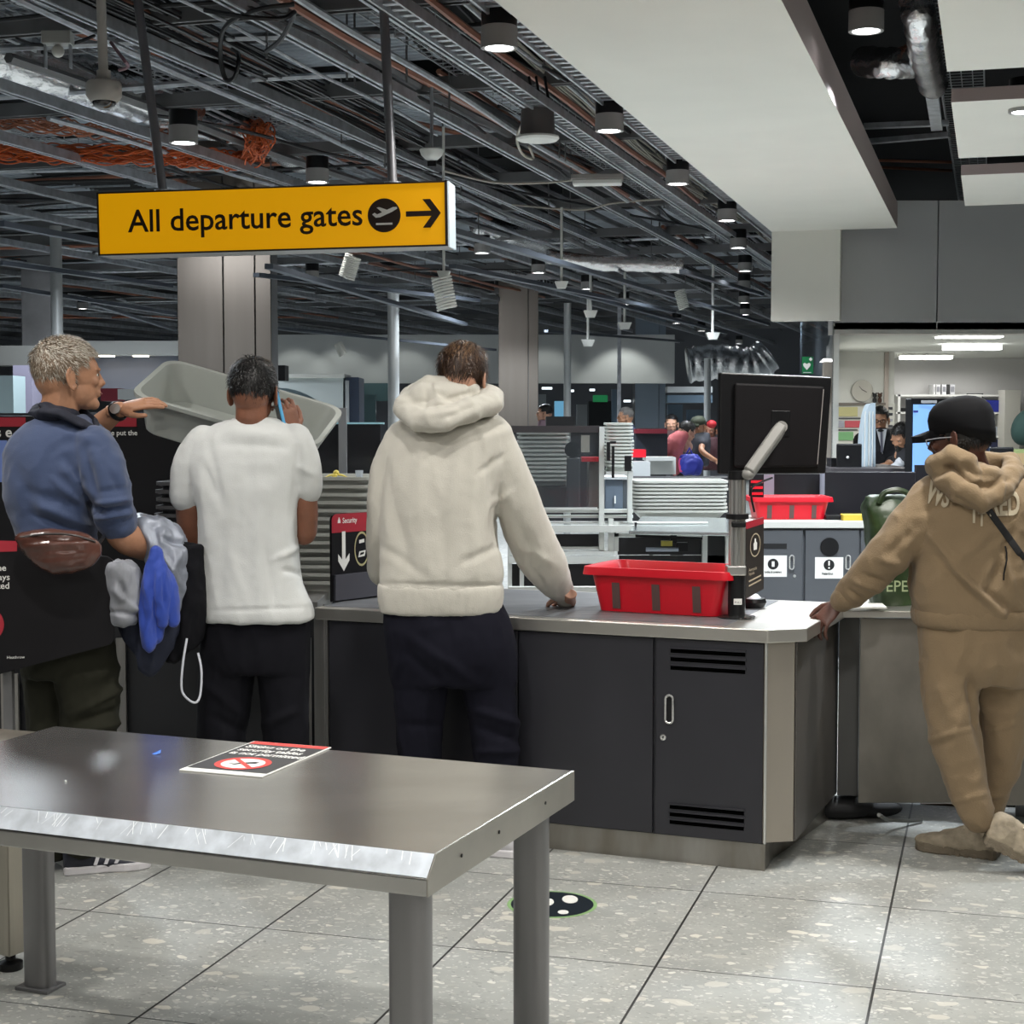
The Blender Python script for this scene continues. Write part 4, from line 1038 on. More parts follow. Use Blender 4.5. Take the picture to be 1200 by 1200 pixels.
# dark linking machinery under hoodie arm
t = thing('bracket_arm', 'small black bracket with a brass fitting hanging under the steel plate', 'bracket', P(790,640,9.1))
MB().tube([P(757,644,9.1), P(795,644,9.1)], .012, 8).build('steel_bar', mat('bar_blue', (.25,.27,.32), .4, .4), t, smooth=True)
qb(786,622,793,636,9.1,.05).build('clamp', black, t); qb(775,634,788,640,9.08,.04).build('brass_fitting', mat('brass', (.35,.3,.06), .4, .4), t); qb(793,636,806,646,9.1,.04).build('pivot', black, t)
MB().tube([P(745,612,9.1), P(745,628,9.1), P(823,631,9.1), P(823,622,9.1)], .008, 6).build('wire_frame', black, t, smooth=True)
# steel plate
t = thing('steel_plate', 'shiny steel plate in front of the near tray stack', 'plate', P(800,612,9.9))
a, b, c, e = G(737,622,.98), G(862,624,.98), G(862,607,.98), G(752,605,.98)
MB().prism([a, b, c, e], V((0,0,-.02))).build('plate', mat('plate_mirror', (.62,.68,.70), .15, .9, bump=.1, bscale=5), t, bevel=.003)
for x in (760, 850): qb(x,622,x+5,760,YL+.1,.04).build('support', pale, t)
# tray stacks
Yt = 10.3; bs = P(799,607,Yt)
st_w = 112*Yt/F
tray_stack('grey security tray in the stack left of the monitor post', 9, V((bs.x, Yt+.28, bs.z-.015)), st_w, .46, .06, (P(0,566,Yt).z-P(0,605,Yt).z)/9, 0, mat('tray_pale', (0,0,0)), 'trays stacked left of the monitor post', 'topmost grey tray of the stack left of the monitor post')
Yf = 11.5; bs = P(728,553,Yf)
tray_stack('pale tray in the tall far stack between the aluminium posts', 13, V((bs.x, Yf+.3, bs.z)), 32*Yf/F, .46, .05, (P(0,500,Yf).z-P(0,553,Yf).z)/13, 0, mat('tray_bright', (.62,.66,.62), .4), 'trays in the tall far stack', 'topmost pale tray of the tall far stack')
single(qb(710,553,742,562,Yf,.4), 'stack_base', pale, 'pale platform under the tall far tray stack', 'platform')
bs = P(637,570,Yf)
tray_stack('grey tray put behind the tinted glass for a stack mirrored in it', 12, V((bs.x, Yf+.3, bs.z)), 62*Yf/F, .46, .05, (P(0,507,Yf).z-P(0,567,Yf).z)/12, 0, mat('tray_bright', (0,0,0)), 'trays put behind the tinted glass for a mirrored stack', 'topmost grey tray put behind the tinted glass for a mirrored stack')  # stack placed behind the pane to stand for trays mirrored in it
single(qb(603,571,668,600,Yf,.4), 'stack_base', panel_k, 'black base under the trays behind the tinted glass', 'platform')
# black hand truck / brackets on far stack
t = thing('lane_device', 'black bracket device in front of the tall far tray stack', 'device', P(716,556,9.25))
for x0,y0,x1,y1 in ((711,518,715,540),(715,517,722,520),(717,523,720,560),(732,534,740,552)): qb(x0,y0,x1,y1,9.25,.03).build('black_bar', black, t)
# tinted glass pane and head bar
t = thing('glass_screen', 'tinted glass pane with a dark head bar right of the hoodie man', 'screen', P(650,600,YL))
qb(600,505,702,596,YL,.010).build('pane', glass, t)
qb(598,499,703,507,YL-.01,.05).build('head_bar', mat('headbar_dark', (.03,.026,.028), .4), t)
qb(604,595,700,597.5,YL-.02,.03).build('bottom_bar', pale, t)
# dark rounded figure put behind the glass for a reflection in it
t = thing('reflected_figure', 'dark round-headed figure put behind the tinted glass for a reflection', 'device', P(672,600,YL+.8))
disc_mb(P(671,527,YL+.8), .05, R_, Z_, 32, th=0).build('round_head', mat('reflection_slate', (.03,.035,.04), .5), t)
MB().lathe(P(671,527,YL+.8), [(0,0),(.05,0),(.05,.02),(0,.02)], 24, V((0,1,0))).build('head_drum', mat('reflection_slate', (0,0,0)), t)
qb(664,536,680,598,YL+.8,.05).build('stand', mat('reflection_slate', (0,0,0)), t, bevel=.01)
qb(681,510,691,530,YL+1.2,.01).build('paper_note', mat('note_beige', (.4,.38,.32), .6), t)
# machine cabinet seen below glass, grey box
t = thing('equipment_box', 'blue-grey equipment box between the aluminium posts', 'box', P(721,600,YL+.3))
qb(709,562,730,598,YL+.3,.3).build('box_body', mat('box_bluegrey', (.10,.13,.17), .45), t, bevel=.005)
qb(730,560,735,600,YL+.3,.3).build('box_side', mat('box_side', (.05,.06,.07), .5), t)
qb(708,559,736,562,YL+.28,.34).build('box_lid', grey_l, t)
qb(720,581,721.5,590,YL+.29,.005).build('box_mark', white_s, t)
single(qb(690,540,703,596,YL+2.2,.3), 'rear_machine', mat('machine_brown', (.12,.11,.10), .5), 'brownish machine housing behind the tinted glass', 'machine')
single(qb(682,536,702,541,YL+2,.2), 'red_tray', red_p, 'flat red tray behind the tinted glass', 'tray')
# far background bits: (x0,y0,x1,y1,Y,depth,name,material,label,category)
navy = mat('bg_navy', (.02,.025,.04), .5); bgk = mat('bg_black', (.010,.010,.012), .5); bgb = mat('bg_steelblue', (.14,.20,.26), .4, .2); bgg = mat('bg_green', (.02,.12,.04), .5, emit=(.02,.3,.1), estr=.3)
bgw = mat('bg_white', (.5,.52,.52), .6); red_b = mat('bg_red', (.20,.015,.03), .5)
for x0,y0,x1,y1,Y,d,nm,mt_,lb,ct_n in (
    (594,502,780,640,24.8,.5,'hall_counter',bgk,'long black counter run across the far hall','counter'),
    (745,503,782,508,18,.3,'red_banner',red_b,'dark red banner strip left of the people at the far lane','banner'),
    (745,508,782,545,18.2,.3,'far_cabinet',navy,'dark cabinet under the red banner strip','cabinet'),
    (640,488,674,500,17,.3,'far_monitor',bgk,'black monitor on the head bar right of the steel pillar','monitor'),
    (606,450,631,502,34,.2,'blue_panel',bgb,'pale blue lit panel right beside the steel pillar','panel'),
    (690,470,720,500,33,.3,'far_kiosk',bgk,'black kiosk in the far hall under the bulkhead','kiosk'),
    (695,463,712,471,32,.1,'green_exit_sign',bgg,'green lit sign under the far bulkhead','sign'),
    (717,456,723,500,32,.2,'far_post',bgb,'blue-grey post in the far hall','post'),
    (650,470,662,490,31,.2,'blue_screen',mat('bg_blue_screen',(.05,.12,.2),.3,emit=(.15,.4,.6),estr=.6),'small lit blue screen in the far hall','screen'),
    (782,453,835,460,28,.4,'far_beam',bgw,'pale beam right of the far bulkhead','beam'),
    (782,463,835,472,28,.4,'far_beam',bgb,'blue-grey beam below the pale beam at the far right of the hall','beam'),
    (740,527,757,536,14,.2,'red_box',red_p,'small red box on the far white table','box'),
    (741,541,762,560,13.8,.25,'grey_machine',grey_l,'small grey and white machine left of the far people','machine'),
    (757,536,792,540,15,.4,'far_table',bgw,'white far table top in front of the man in pink','table'),
    (757,540,792,556,15.3,.2,'far_tray',bgw,'pale panel under the far table top','panel'),
    (740,560,862,610,13.2,.4,'lane_partition',bgk,'black partition behind the near tray stack','partition'),
    (425,449,455,470,30,.2,'glass_panel',mat('bg_teal',(.10,.17,.18),.2),'teal glass panel left of the hoodie man','panel'),
    (405,462,440,500,29,.2,'glass_panel',mat('bg_teal',(0,0,0)),'lower teal glass panel beside the body scanner','panel'),
    (468,470,510,500,30,.2,'glass_panel',mat('bg_teal',(0,0,0)),'teal glass panel behind the hood of the hoodie man','panel'),
    (568,462,584,505,25,.2,'beige_panel',mat('bg_beige',(.30,.26,.22),.6),'beige panel between the hoodie man and the pillar','panel'),
    (118,455,138,470,16,.3,'red_cabinet',red_b,'dark red cabinet front beside the face of the grey-haired man','cabinet'),
    (138,456,170,468,16,.3,'white_counter',bgw,'white counter top behind the watch arm','counter'),
    (170,448,182,468,16,.3,'dark_box',navy,'dark box on the white counter left of the pillar','box'),
    (182,457,210,470,15.8,.2,'far_shelf',bgw,'pale cluttered shelf left of the wide pillar','shelf'),
    (200,448,214,466,15.5,.2,'far_device',grey_l,'pale device against the wide pillar','device'),
    (-10,440,16,484,12,.3,'glass_kiosk',mat('kiosk_glass',(.30,.38,.40),.2,.2),'pale glass kiosk at the left edge behind the grey-haired man','kiosk'),
    (16,428,38,484,12.5,.3,'kiosk_side',mat('kiosk_side',(.16,.15,.2),.4),'mauve side panel of the kiosk behind the grey-haired man','panel'),
    (-20,405,60,428,13,.3,'left_soffit',mat('left_soffit',(.07,.07,.065),.7),'dark soffit over the kiosk at the left edge','soffit'),
    (312,428,334,446,18,.3,'dark_display',bgk,'dark display beside the head of the T-shirt man','display'),
    (-40,483,300,700,12.6,.3,'rear_partition',bgk,'dark partition run behind the left hand group','partition')):
    single(qb(x0,y0,x1,y1,Y,d), nm, mt_, lb, ct_n)
for i, (x, y, w, Y) in enumerate(((641,455,12,33),(668,458,9,34),(694,457,6,34),(735,470,8,34),(800,455,10,33),(822,459,6,33),(800,465,14,34),(640,475,7,33),(728,492,9,32),(500,476,14,33),(430,474,10,33),(480,482,8,32))):  # glowing strips added to lift the dark far end of the hall
    o_ = P(x, y, Y); tag(MB().box(o_, (w*Y/F, .1, .045)).build('far_glow_strip', glow('far_strip_glow', (.85,.95,1), 1.6)), 'small glowing strip added to brighten the dark hall beyond the white bulkhead', 'lamp', 'added glowing strips beyond the bulkhead')
for x0,y0,x1,y1,Y in ((676,474,688,500,34),(724,478,743,500,35),(783,474,800,500,34),(806,480,828,498,34),(632,462,640,478,35),(508,450,520,470,34)):
    single(qb(x0,y0,x1,y1,Y,.3), 'far_stand', bgb if x0 % 4 else grey_l, 'far stand unit beyond the white bulkhead', 'stand', 'far stand units in the hall')
# poles and clutter on the far hall left of glass
# --- bin cabinet
YB_ = 10.7
bc = thing('bin_cabinet', 'grey cabinet with a slot door and a round-hole door under the far red crate', 'cabinet', P(960,703,YB_))
wt = mat('bin_top', (.55,.55,.52), .4)
dgrey = mat('bin_grey', (.075,.08,.09), .45)
qb(868,618,1068,860,YB_+.03,.6).build('cabinet_body', dgrey, bc)
qb(868,611,1068,619,YB_-.02,.7).build('cabinet_top', wt, bc, bevel=.004)
for i, (x0, x1) in enumerate(((872,938.5),(941.5,1004),(1006,1066))):
    dd = qb(x0,621,x1,858,YB_,.03).build('door', dgrey, bc, bevel=.003)
    if i == 0:
        qb(894,637,922,643,YB_-.003,.003).build('slot', black_v, dd)
        qb(895,651,922,676,YB_-.003,.003).build('label_plate', white_s, dd)
        disc_mb(P(906,661,YB_-.004), .036, R_, Z_, 28, th=.001).build('symbol_disc', black_m, dd)
        quad_mb(P(906,661,YB_-.004), .018, .035, R_, Z_, .002).build('can_symbol', white_s, dd)
        text_mb('bottles & containers', .022, P(896,671.5,YB_-.004), R_, Z_, .001, bold=.02, sx=.62).build('label_lettering', black_m, dd)
        hx = 928
    elif i == 1:
        disc_mb(P(972,641,YB_-.003), .058, R_, Z_, 32, th=.001).build('round_hole', black_v, dd)
        MB().lathe(P(972,641,YB_-.003), [(.056,0),(.062,0),(.062,.005),(.056,.005)], 32, V((0,-1,0))).build('hole_rim', black, dd)
        qb(955,653,988,678,YB_-.003,.003).build('label_plate', white_s, dd)
        disc_mb(P(971.5,662,YB_-.004), .036, R_, Z_, 28, th=.001).build('symbol_disc', black_m, dd)
        quad_mb(P(971.5,660,YB_-.004), .010, .03, R_, Z_, .002).build('exclamation_bar', white_s, dd)
        disc_mb(P(971.5,665.5,YB_-.004), .006, R_, Z_, 12, th=.002).build('exclamation_dot', white_s, dd)
        text_mb('Hazardous', .024, P(963,673.5,YB_-.004), R_, Z_, .001, bold=.02, sx=.72).build('label_lettering', black_m, dd)
        hx = 994
    else: continue
    pts = []
    hcen = P(hx,659,YB_-.02)
    for k in range(24): w = 2*PI*k/24; pts.append(hcen+V((.014*math.cos(w),0,.014*math.sin(w)+(.032 if math.sin(w) > 0 else -.032))))
    MB().tube(pts, .005, 6, close=True).build('handle', mat('handle_chrome', (0,0,0)), dd, smooth=True)
    MB().lathe(P(hx+3,675,YB_-.002), [(0,0),(.01,0),(.01,.004),(0,.004)], 16, V((0,-1,0))).build('lock', alu, dd)
crz = P(925,612,YB_).z
crate((P(925,611,YB_+.25).x, YB_+.33, crz+.002), .56, .40, .155, 0, 'red plastic crate on the far bin cabinet under the monitor')
single(qb(988,603,1017,612,YB_+.05,.1), 'yellow_box', mat('box_yellow', (.5,.38,.04), .5), 'small yellow box on the bin cabinet left of the green bag', 'box', bevel=.004)
single(qb(968,604,990,612,YB_+.12,.1), 'black_case', black, 'small black case beside the yellow box', 'case', bevel=.004)
t = thing('office_partition', 'black partition panels in front of the office desk', 'partition', P(980,612,12))
qb(966,553,1072,614,12,.05).build('panel', mat('partition_black', (.010,.009,.012), .3), t, bevel=.004)
qb(893,555,962,600,12.1,.05).build('panel', mat('partition_black', (0,0,0)), t, bevel=.004)
qb(962,550,966,612,11.98,.06).build('trim_post', mat('post_mauve', (.25,.25,.3), .4, .3), t)
qb(1072,545,1205,640,12.3,.05).build('panel', mat('partition_black', (0,0,0)), t)
qb(890,600,1075,900,12.2,.05).build('panel', mat('partition_black', (0,0,0)), t)
t = thing('red_notice', 'red and black notice partly hidden behind the top of the monitor post', 'sign', P(887,580,11))
qb(878,556,895,583,11,.02).build('board', sign_k, t)
for y in (566,573,580): qb(880,y-3,894,y,10.99,.004).build('red_bar', red_p, t)
qb(895,556,907,583,11.3,.02).build('pale_edge', mat('post_mauve', (0,0,0)), t)

# --- right stainless counter
rc_ = thing('steel_counter', 'stainless steel counter behind the person in the tan tracksuit', 'counter', P(1100,960,6.4))
YR = 6.3
def RB(x0,y0,x1,y1,dd,d=.02): 
    Ya = YR+dd-(x0-985)*.0009; Yb = YR+dd-(x1-985)*.0009
    return qb(x0,y0,x1,y1,Ya,d,Y2=Yb)
pan = mat('panel_steel', (.24,.225,.20), .5, .75, var=.18, vscale=3, stretch=(2,2,1.2), bump=.1, bscale=12)
RB(984,716,1240,724,-.02,.62).build('counter_top', mat('edge_steel', (0,0,0)), rc_, bevel=.004)
RB(981,724,1005,932,.02,.3).build('end_panel', mat('end_grey', (.07,.07,.068), .5, .3), rc_)
RB(1005.5,725,1123,941,0,.02).build('front_panel', pan, rc_, bevel=.003)
RB(1124,725,1260,944,.01,.02).build('front_panel', pan, rc_, bevel=.003)
RB(1006,941,1200,968,.45,.02).build('recess_back', mat('recess_dark', (.05,.045,.04), .7), rc_)
RB(1078,942,1122,966,.40,.1).build('brown_block', mat('block_brown', (.16,.09,.05), .7), rc_)
RB(985,930,1240,936,.2,.3).build('underside', zinc_d, rc_)
for x in (1000, 1190): RB(x,724,x+20,962,.3,.05).build('support_leg', zinc_d, rc_)
single(MB().tube(smoothpath([G(1030,955,.14), G(1040,960,.05), G(1060,962,.02), G(1080,961,.01)]), .008, 6), 'floor_cable', mat('cable_grey', (.15,.15,.14), .5), 'grey cable looping under the steel counter', 'cable', smooth=True)
single(MB().tube(smoothpath([P(979.5,722,6.9), P(979,850,6.9), P(978,928,6.9)]), .004, 6), 'white_cable', mat('cable_white', (.8,.8,.8), .4), 'thin white cable hanging in the gap between the two counters', 'cable', smooth=True)
m = MB().ball(G(992,953,.045)+V((0,.1,0)), (.14,.07,.045)); m.ball(G(1030,955,.035)+V((0,.12,0)), (.12,.08,.035))
single(m, 'cable_heap', black_m, 'black heap of cables on the floor at the left end of the steel counter', 'cables', smooth=True)
# paper and edge on the counter
g = G(1003,711,HC); single(MB().box((g.x+.03,g.y,HC+.004), (.16,.14,.006), -.1), 'paper_sheet', white_s, 'white sheet with a yellow edge on the steel counter left of the green bag', 'paper')
# ================================================================== OFFICE AND FASCIA
YO = 14.8
fas = struct(qb(978,235,1097,386,YO,.3).build('trim_1', charcoal_wall)); struct(qb(1098.5,235,1330,386,YO,.3).build('trim_2', charcoal_wall))
struct(qb(978,386,1330,391,YO-.02,.3).build('trim_3', mat('office_trim', (.55,.53,.50), .6)))
# glass prism left of fascia (side glazing running back)
ga, gb = P(979,278,YO), P(939,372,22)
m = MB(); g0_ = P(979,276,YO-.02); g1_ = P(979,484,YO-.02); h0 = P(939,374,27.0); h1 = h0
gz = 3.24
q0 = V((g0_.x, YO, 0)); q1 = V((h0.x, 27.0, 0))
struct(MB().prism([q0, q1, q1+Z_*gz, q0+Z_*gz], V((-.012,0,0))).build('window_1', mat('side_glazing', (.22,.26,.30), .06, .1, alpha=.38)))
tag(MB().prism([P(940,418,14.5), P(953,418,14.5), P(953,438,14.5), P(940,438,14.5)], V((0,.01,0))).build('first_aid_sign', mat('aid_green', (.0,.16,.05), .5)), 'green sign with a white heart symbol at the left end of the office glass', 'sign')
aid = bpy.data.objects['first_aid_sign']; ROOT['first_aid_sign'] = Matrix.Identity(4)
hc = P(945.5,429,14.49)
poly_mb([(0,-.035),(.03,-.0),(.034,.018),(.02,.03),(.0,.018),(-.02,.03),(-.034,.018),(-.03,.0)], hc, R_, Z_, .001).build('heart_symbol', white_s, aid)
quad_mb(P(950,421,14.49), .012, .03, R_, Z_, .001).build('cross_symbol', white_s, aid); quad_mb(P(950,421,14.49), .03, .012, R_, Z_, .0015).build('cross_symbol', white_s, aid)
quad_mb(P(946,436.5,14.49), .07, .006, R_, Z_, .001).build('text_line', white_s, aid)
# office shell: left wall receding, ceiling, back walls
ow = mat('office_wall', (.66,.66,.62), .8); oc = mat('office_ceiling', (.62,.63,.60), .85)
XL = P(978,0,YO).x+.02; zc_o = P(0,391,YO).z
struct(MB().prism([V((XL,YO,zc_o)), V((P(975,0,22).x,22,zc_o)), V((9,22,zc_o)), V((9,YO,zc_o))], V((0,0,.1))).build('ceiling_office', oc))
XB = P(975,0,19.0).x
struct(MB().prism([V((XL,YO,0)), V((XB,19.0,0)), V((XB,19.0,2.42)), V((XL,YO,2.42))], V((.06,0,0))).build('wall_office_left', ow))
struct(qb(964,424,979,620,14.9,.1).build('trim_5', mat('office_jamb', (.36,.32,.28), .5)))
Y1 = 19.0
struct(MB().box(((XB+P(1046,0,Y1).x)/2, Y1+.05, 1.2), (P(1046,0,Y1).x-XB, .1, 2.45)).build('wall_office_back', ow))
struct(MB().box((P(1046,0,Y1).x+.04, Y1+1.0, 1.2), (.08, 2.0, 2.45)).build('wall_office_return', ow))
Y2 = 21
struct(MB().box(((P(1046,0,Y1).x+8)/2, Y2+.05, 1.25), (8-P(1046,0,Y1).x, .1, 2.5)).build('wall_office_far', mat('office_wall_far', (.60,.59,.58), .8)))
struct(MB().box((P(1046,0,Y1).x-.02, Y1-.03, 1.2), (.05, .03, 2.4)).build('trim_4', mat('office_edge', (.35,.30,.26), .4, .3)))
# linear lights
tube_m = glow('office_tube', (1,1,.97), 7)
for i, (x0,y0,x1,y1,zz,lb) in enumerate(((1100,390.5,1171,396,2.42,'nearest long office ceiling light'),(1108,403.5,1134,410,2.42,'left lamp of the middle office ceiling pair'),(1141,403.5,1170,410,2.42,'right lamp of the middle office ceiling pair'),(1057,417.5,1079,421,2.42,'left lamp of the farthest office ceiling pair'),(1085,417.5,1113,421,2.42,'right lamp of the farthest office ceiling pair'))):
    Y = [15.3,16.9,16.9,19.4,19.4][i]
    a, b = P(x0,y0,Y), P(x1,y1,Y)
    t = thing('office_light', lb, 'ceiling light', ((a.x+b.x)/2, Y, b.z), 0)
    MB().box(((a.x+b.x)/2, Y, (a.z+b.z)/2), (b.x-a.x, .25, a.z-b.z)).build('lamp', tube_m, t)
    MB().box(((a.x+b.x)/2, Y, a.z+.02), (b.x-a.x+.05, .3, .03)).build('lamp_frame', white_p, t)
for x, y, p_ in ((P(1110,0,17).x, 16.5, 45), (P(1120,0,20).x, 20, 14), (P(1030,0,17).x, 17.5, 18)):
    l = bpy.data.lights.new('office_lamp', 'AREA'); l.size = 1.2; l.energy = p_; l.color = (1,1,.97); o = bpy.data.objects.new('office_lamp', l); C.objects.link(o); o.location = (x, y, 2.2)
# clock/plate, shelf figures, poster board
t = thing('wall_clock', 'round pale wall clock above the notice board in the office', 'clock', P(1010,458,Y1-.03))
c = P(1010,458,Y1-.02)
MB().lathe(c, [(0,0),(.115,0),(.12,.01),(.105,.02),(0,.018)], 32, V((0,-1,0))).build('clock_face', mat('clock_cream', (.62,.55,.42), .5), t, smooth=True)
MB().lathe(c, [(.108,0),(.125,0),(.125,.03),(.108,.03)], 32, V((0,-1,0))).build('clock_rim', mat('clock_rim', (.4,.38,.33), .4), t, smooth=True)
MB().box(c+V((.02,-.03,.0)), (.07,.004,.008), Matrix.Rotation(.5,3,'Y')).build('clock_hand', black, t); MB().box(c+V((-.02,-.03,.03)), (.06,.004,.006), Matrix.Rotation(.9,3,'Y')).build('clock_hand', black, t)
t = thing('pin_board', 'office notice board with coloured papers behind the man in the suit', 'notice board', P(1012,520,Y1-.02))
qb(980,473,1048,522,Y1-.02,.015).build('board', mat('board_paper', (.55,.55,.5), .7), t)
qb(980,472,1038,475,Y1-.05,.03).build('board_rail', mat('rail_brown', (.12,.1,.08), .5), t)
for x0,y0,x1,y1,cn,cl in ((982,477,1005,488,'p_yellow',(.45,.42,.2)),(990,493,1010,501,'p_red',(.45,.06,.08)),(981,493,989,501,'p_grey',(.3,.3,.35)),(982,506,1000,516,'p_green',(.15,.35,.15)),(1028,477,1046,480,'p_dark',(.03,.03,.04)),(1030,484,1046,487,'p_dark',(.03,.03,.04)),(1030,491,1046,494,'p_grey',(.3,.3,.35)),(1030,498,1046,501,'p_dark',(.03,.03,.04)),(982,489.5,1010,491,'p_dark',(0,0,0)),(981,503,1005,504.5,'p_dark',(0,0,0))):
    qb(x0,y0,x1,y1,Y1-.036,.004).build('pinned_paper', mat(cn, cl, .6), t)
for i, x in enumerate((1025, 1031)):
    b = P(x,472,Y1-.08); m = MB(); m.ball(b+V((0,0,.03)), (.025,.02,.035)); m.ball(b+V((0,0,.085)), (.026,.026,.026)); m.ball(b+V((-.02,0,.11)), .01); m.ball(b+V((.02,0,.11)), .01)
    single(m, 'soft_toy', mat('toy_brown' if i else 'toy_black', (.06,.03,.02) if i else (.02,.02,.02), .9), 'small '+('brown' if i else 'black')+' toy figure on the rail above the office board', 'toy', smooth=True)
# shelf unit with binders right
t = thing('shelf_unit', 'white office shelf unit at the back right of the office', 'shelf', P(1130,560,Y2-.3))
whs = mat('shelf_white', (.62,.62,.6), .5)
for y in (463.5, 484, 512, 545): qb(1050,y-1.2,1176,y+1,Y2-.35,.3).build('shelf_board', whs, t)
for x in (1051, 1174): qb(x,462,x+3,560,Y2-.35,.3).build('upright', whs, t)
qb(1176,457,1194,562,Y2-.6,.3).build('side_door', mat('door_beige', (.42,.41,.37), .6), t)
for i, (x0, x1, c) in enumerate(((1094,1096,(.6,.6,.6)),(1097,1102,(.55,.55,.55)),(1104,1109,(.6,.6,.62)),(1110,1113,(.02,.02,.02)),(1113.5,1119,(.45,.45,.47)))):
    b = thing('ring_binder', ['thin white binder at the left of the row on the office shelf','white binder second in the row on the office shelf','white binder in the middle of the row on the office shelf','black binder on the office shelf','grey binder at the right of the row on the office shelf'][i], 'binder', P((x0+x1)/2,462.5,Y2-.35), group=None)
    qb(x0,450.5,x1,462.3,Y2-.33,.24).build('binder_cover', mat('binder_%d' % i, c, .5), b, bevel=.003)
    if i != 3: qb(x0+.8,453,x1-.8,459,Y2-.335,.004).build('binder_label', mat('binder_label', (.2,.2,.22), .6), b)
t = thing('picture_frame', 'small framed certificate on the office shelf right of the binders', 'picture frame', P(1142,470,Y2-.35))
qb(1133,461,1152,471,Y2-.33,.02).build('frame', black, t); qb(1134.5,462,1150.5,470,Y2-.335,.006).build('picture', white_s, t); qb(1141,464,1144,468,Y2-.338,.003).build('emblem', mat('emblem_blue', (.1,.2,.4), .5), t)
single(qb(1152,469,1173,484,Y2-.35,.25), 'storage_crate', mat('crate_blue', (.012,.02,.22), .4), 'dark blue crate on the office shelf above the cap', 'crate', bevel=.01)
single(qb(1150,500,1172,514,Y2-.3,.25), 'paper_pile', mat('pile_grey', (.3,.32,.36), .6), 'pile of papers and folders on the lower office shelf behind the cap', 'papers')
single(qb(1148,515,1174,540,Y2-.33,.2), 'storage_crate', mat('crate_navy', (.015,.02,.06), .5), 'navy box under the papers on the office shelf', 'box')
# plastic wall rack
single(qb(1055,478,1068,482,Y2-.2,.1), 'wall_rack', black, 'small black wall rack left of the lit display', 'rack')
# lit display board
dY = 12.6
ds = thing('display_screen', 'tall black display stand with a lit pale blue screen left of the cap', 'display', P(1100,600,dY))
a_, b_, c_, e_ = P(1072,590,dY), P(1128,590,dY+.5), P(1128,463,dY+.5), P(1065,469,dY)
qb(1066,467,1135,640,dY,.06,Y2=dY+.5).build('display_case', black, ds, bevel=.006)
scm = mat('display_blue', (.1,.2,.4), .3, emit=(.17,.34,.68), estr=1.0)
qb(1069.5,474,1132,560,dY-.006,.004,Y2=dY+.494).build('display_panel', scm, ds)
qb(1080,469,1098,472.5,dY-.004,.004,Y2=dY+.1).build('display_label', mat('label_grey', (.4,.4,.42), .5), ds)
qb(1070.5,481,1076,483.5,dY-.012,.004).build('display_mark', mat('mark_navy', (.01,.02,.2), .5), ds)
# frosted curved screen
t = thing('plastic_screen', 'tall frosted plastic screen with a rounded top on the office desk', 'screen', P(1017,552,13.4))
o_ = []
for i in range(16):
    f = i/15; y = 552-79*math.sin(f*PI/2); x = 1009+12*(1-math.cos(f*PI/2)); o_.append(P(x, y, 13.4))
o_ += [P(1026,472,13.4), P(1026,552,13.4)]
MB().prism(o_, V((.03,.3,0))).build('screen_shell', mat('frosted', (.50,.60,.68), .35, alpha=.9), t)
for x in (1013, 1018, 1022): MB().cyl(P(x,551,13.38), P(x+1,482,13.38), .004, 6).build('rib', white_p, t)
# office desk monitor, desk
single(qb(975,549,1075,556,12.9,1.2), 'office_desk', mat('desk_dark', (.05,.045,.05), .5), 'dark office desk behind the black partition', 'desk')
t = thing('office_monitor', 'black monitor seen from behind on the office desk', 'monitor', P(995,552,13.2))
qb(981,520,1010,550,13.2,.05).build('monitor_back', black, t, bevel=.01); MB().ball(P(993.5,536,13.18), .012).build('badge', white_s, t)
qb(974,537,983,552,13.3,.2).build('desk_box', black, t)
t = thing('office_monitor', 'black monitor edge right of the cap wearer at the office desk', 'monitor', P(1180,545,12.0))
qb(1160,524,1188,548,11.9,.05).build('monitor_back', black, t, bevel=.01)
single(MB().ball(P(1204,500,13.0), (.12,.1,.16), Matrix.Rotation(.5,3,'Y')), 'green_jacket', mat('dark_green', (.02,.05,.04), .8), 'dark green hanging cloth cut by the right edge of the office', 'cloth', smooth=True)
single(qb(1188,527,1215,531,12.4,.3), 'folder_pile', mat('folder_green', (.25,.3,.12), .6), 'olive folders on the desk at the right edge', 'folders')
single(qb(1188,531,1215,552,12.4,.3), 'cardboard_box', mat('cardboard', (.38,.27,.14), .8), 'tan box under the olive folders at the right edge', 'box')
# ================================================================== PEOPLE
def remesh(mb, voxel=.008, smooth=3, fac=.5):
    me = mb.mesh('tmp', black); ob = bpy.data.objects.new('tmp', me); C.objects.link(ob)
    md = ob.modifiers.new('r', 'REMESH'); md.mode = 'VOXEL'; md.voxel_size = voxel
    if smooth: s = ob.modifiers.new('s', 'SMOOTH'); s.iterations = smooth; s.factor = fac
    dg = bpy.context.evaluated_depsgraph_get(); ev = ob.evaluated_get(dg); m2 = ev.to_mesh()
    out = MB(); out.v = [v.co.copy() for v in m2.vertices]; out.f = [tuple(p.vertices) for p in m2.polygons]; out.mi = [0]*len(out.f)
    out.n = [v.normal.copy() for v in m2.vertices]
    ev.to_mesh_clear(); bpy.data.objects.remove(ob); bpy.data.meshes.remove(me); return out
def join(*ms):
    o = MB()
    for m in ms:
        k = len(o.v); o.v += m.v; o.f += [tuple(i+k for i in f) for f in m.f]; o.mi += m.mi
    return o
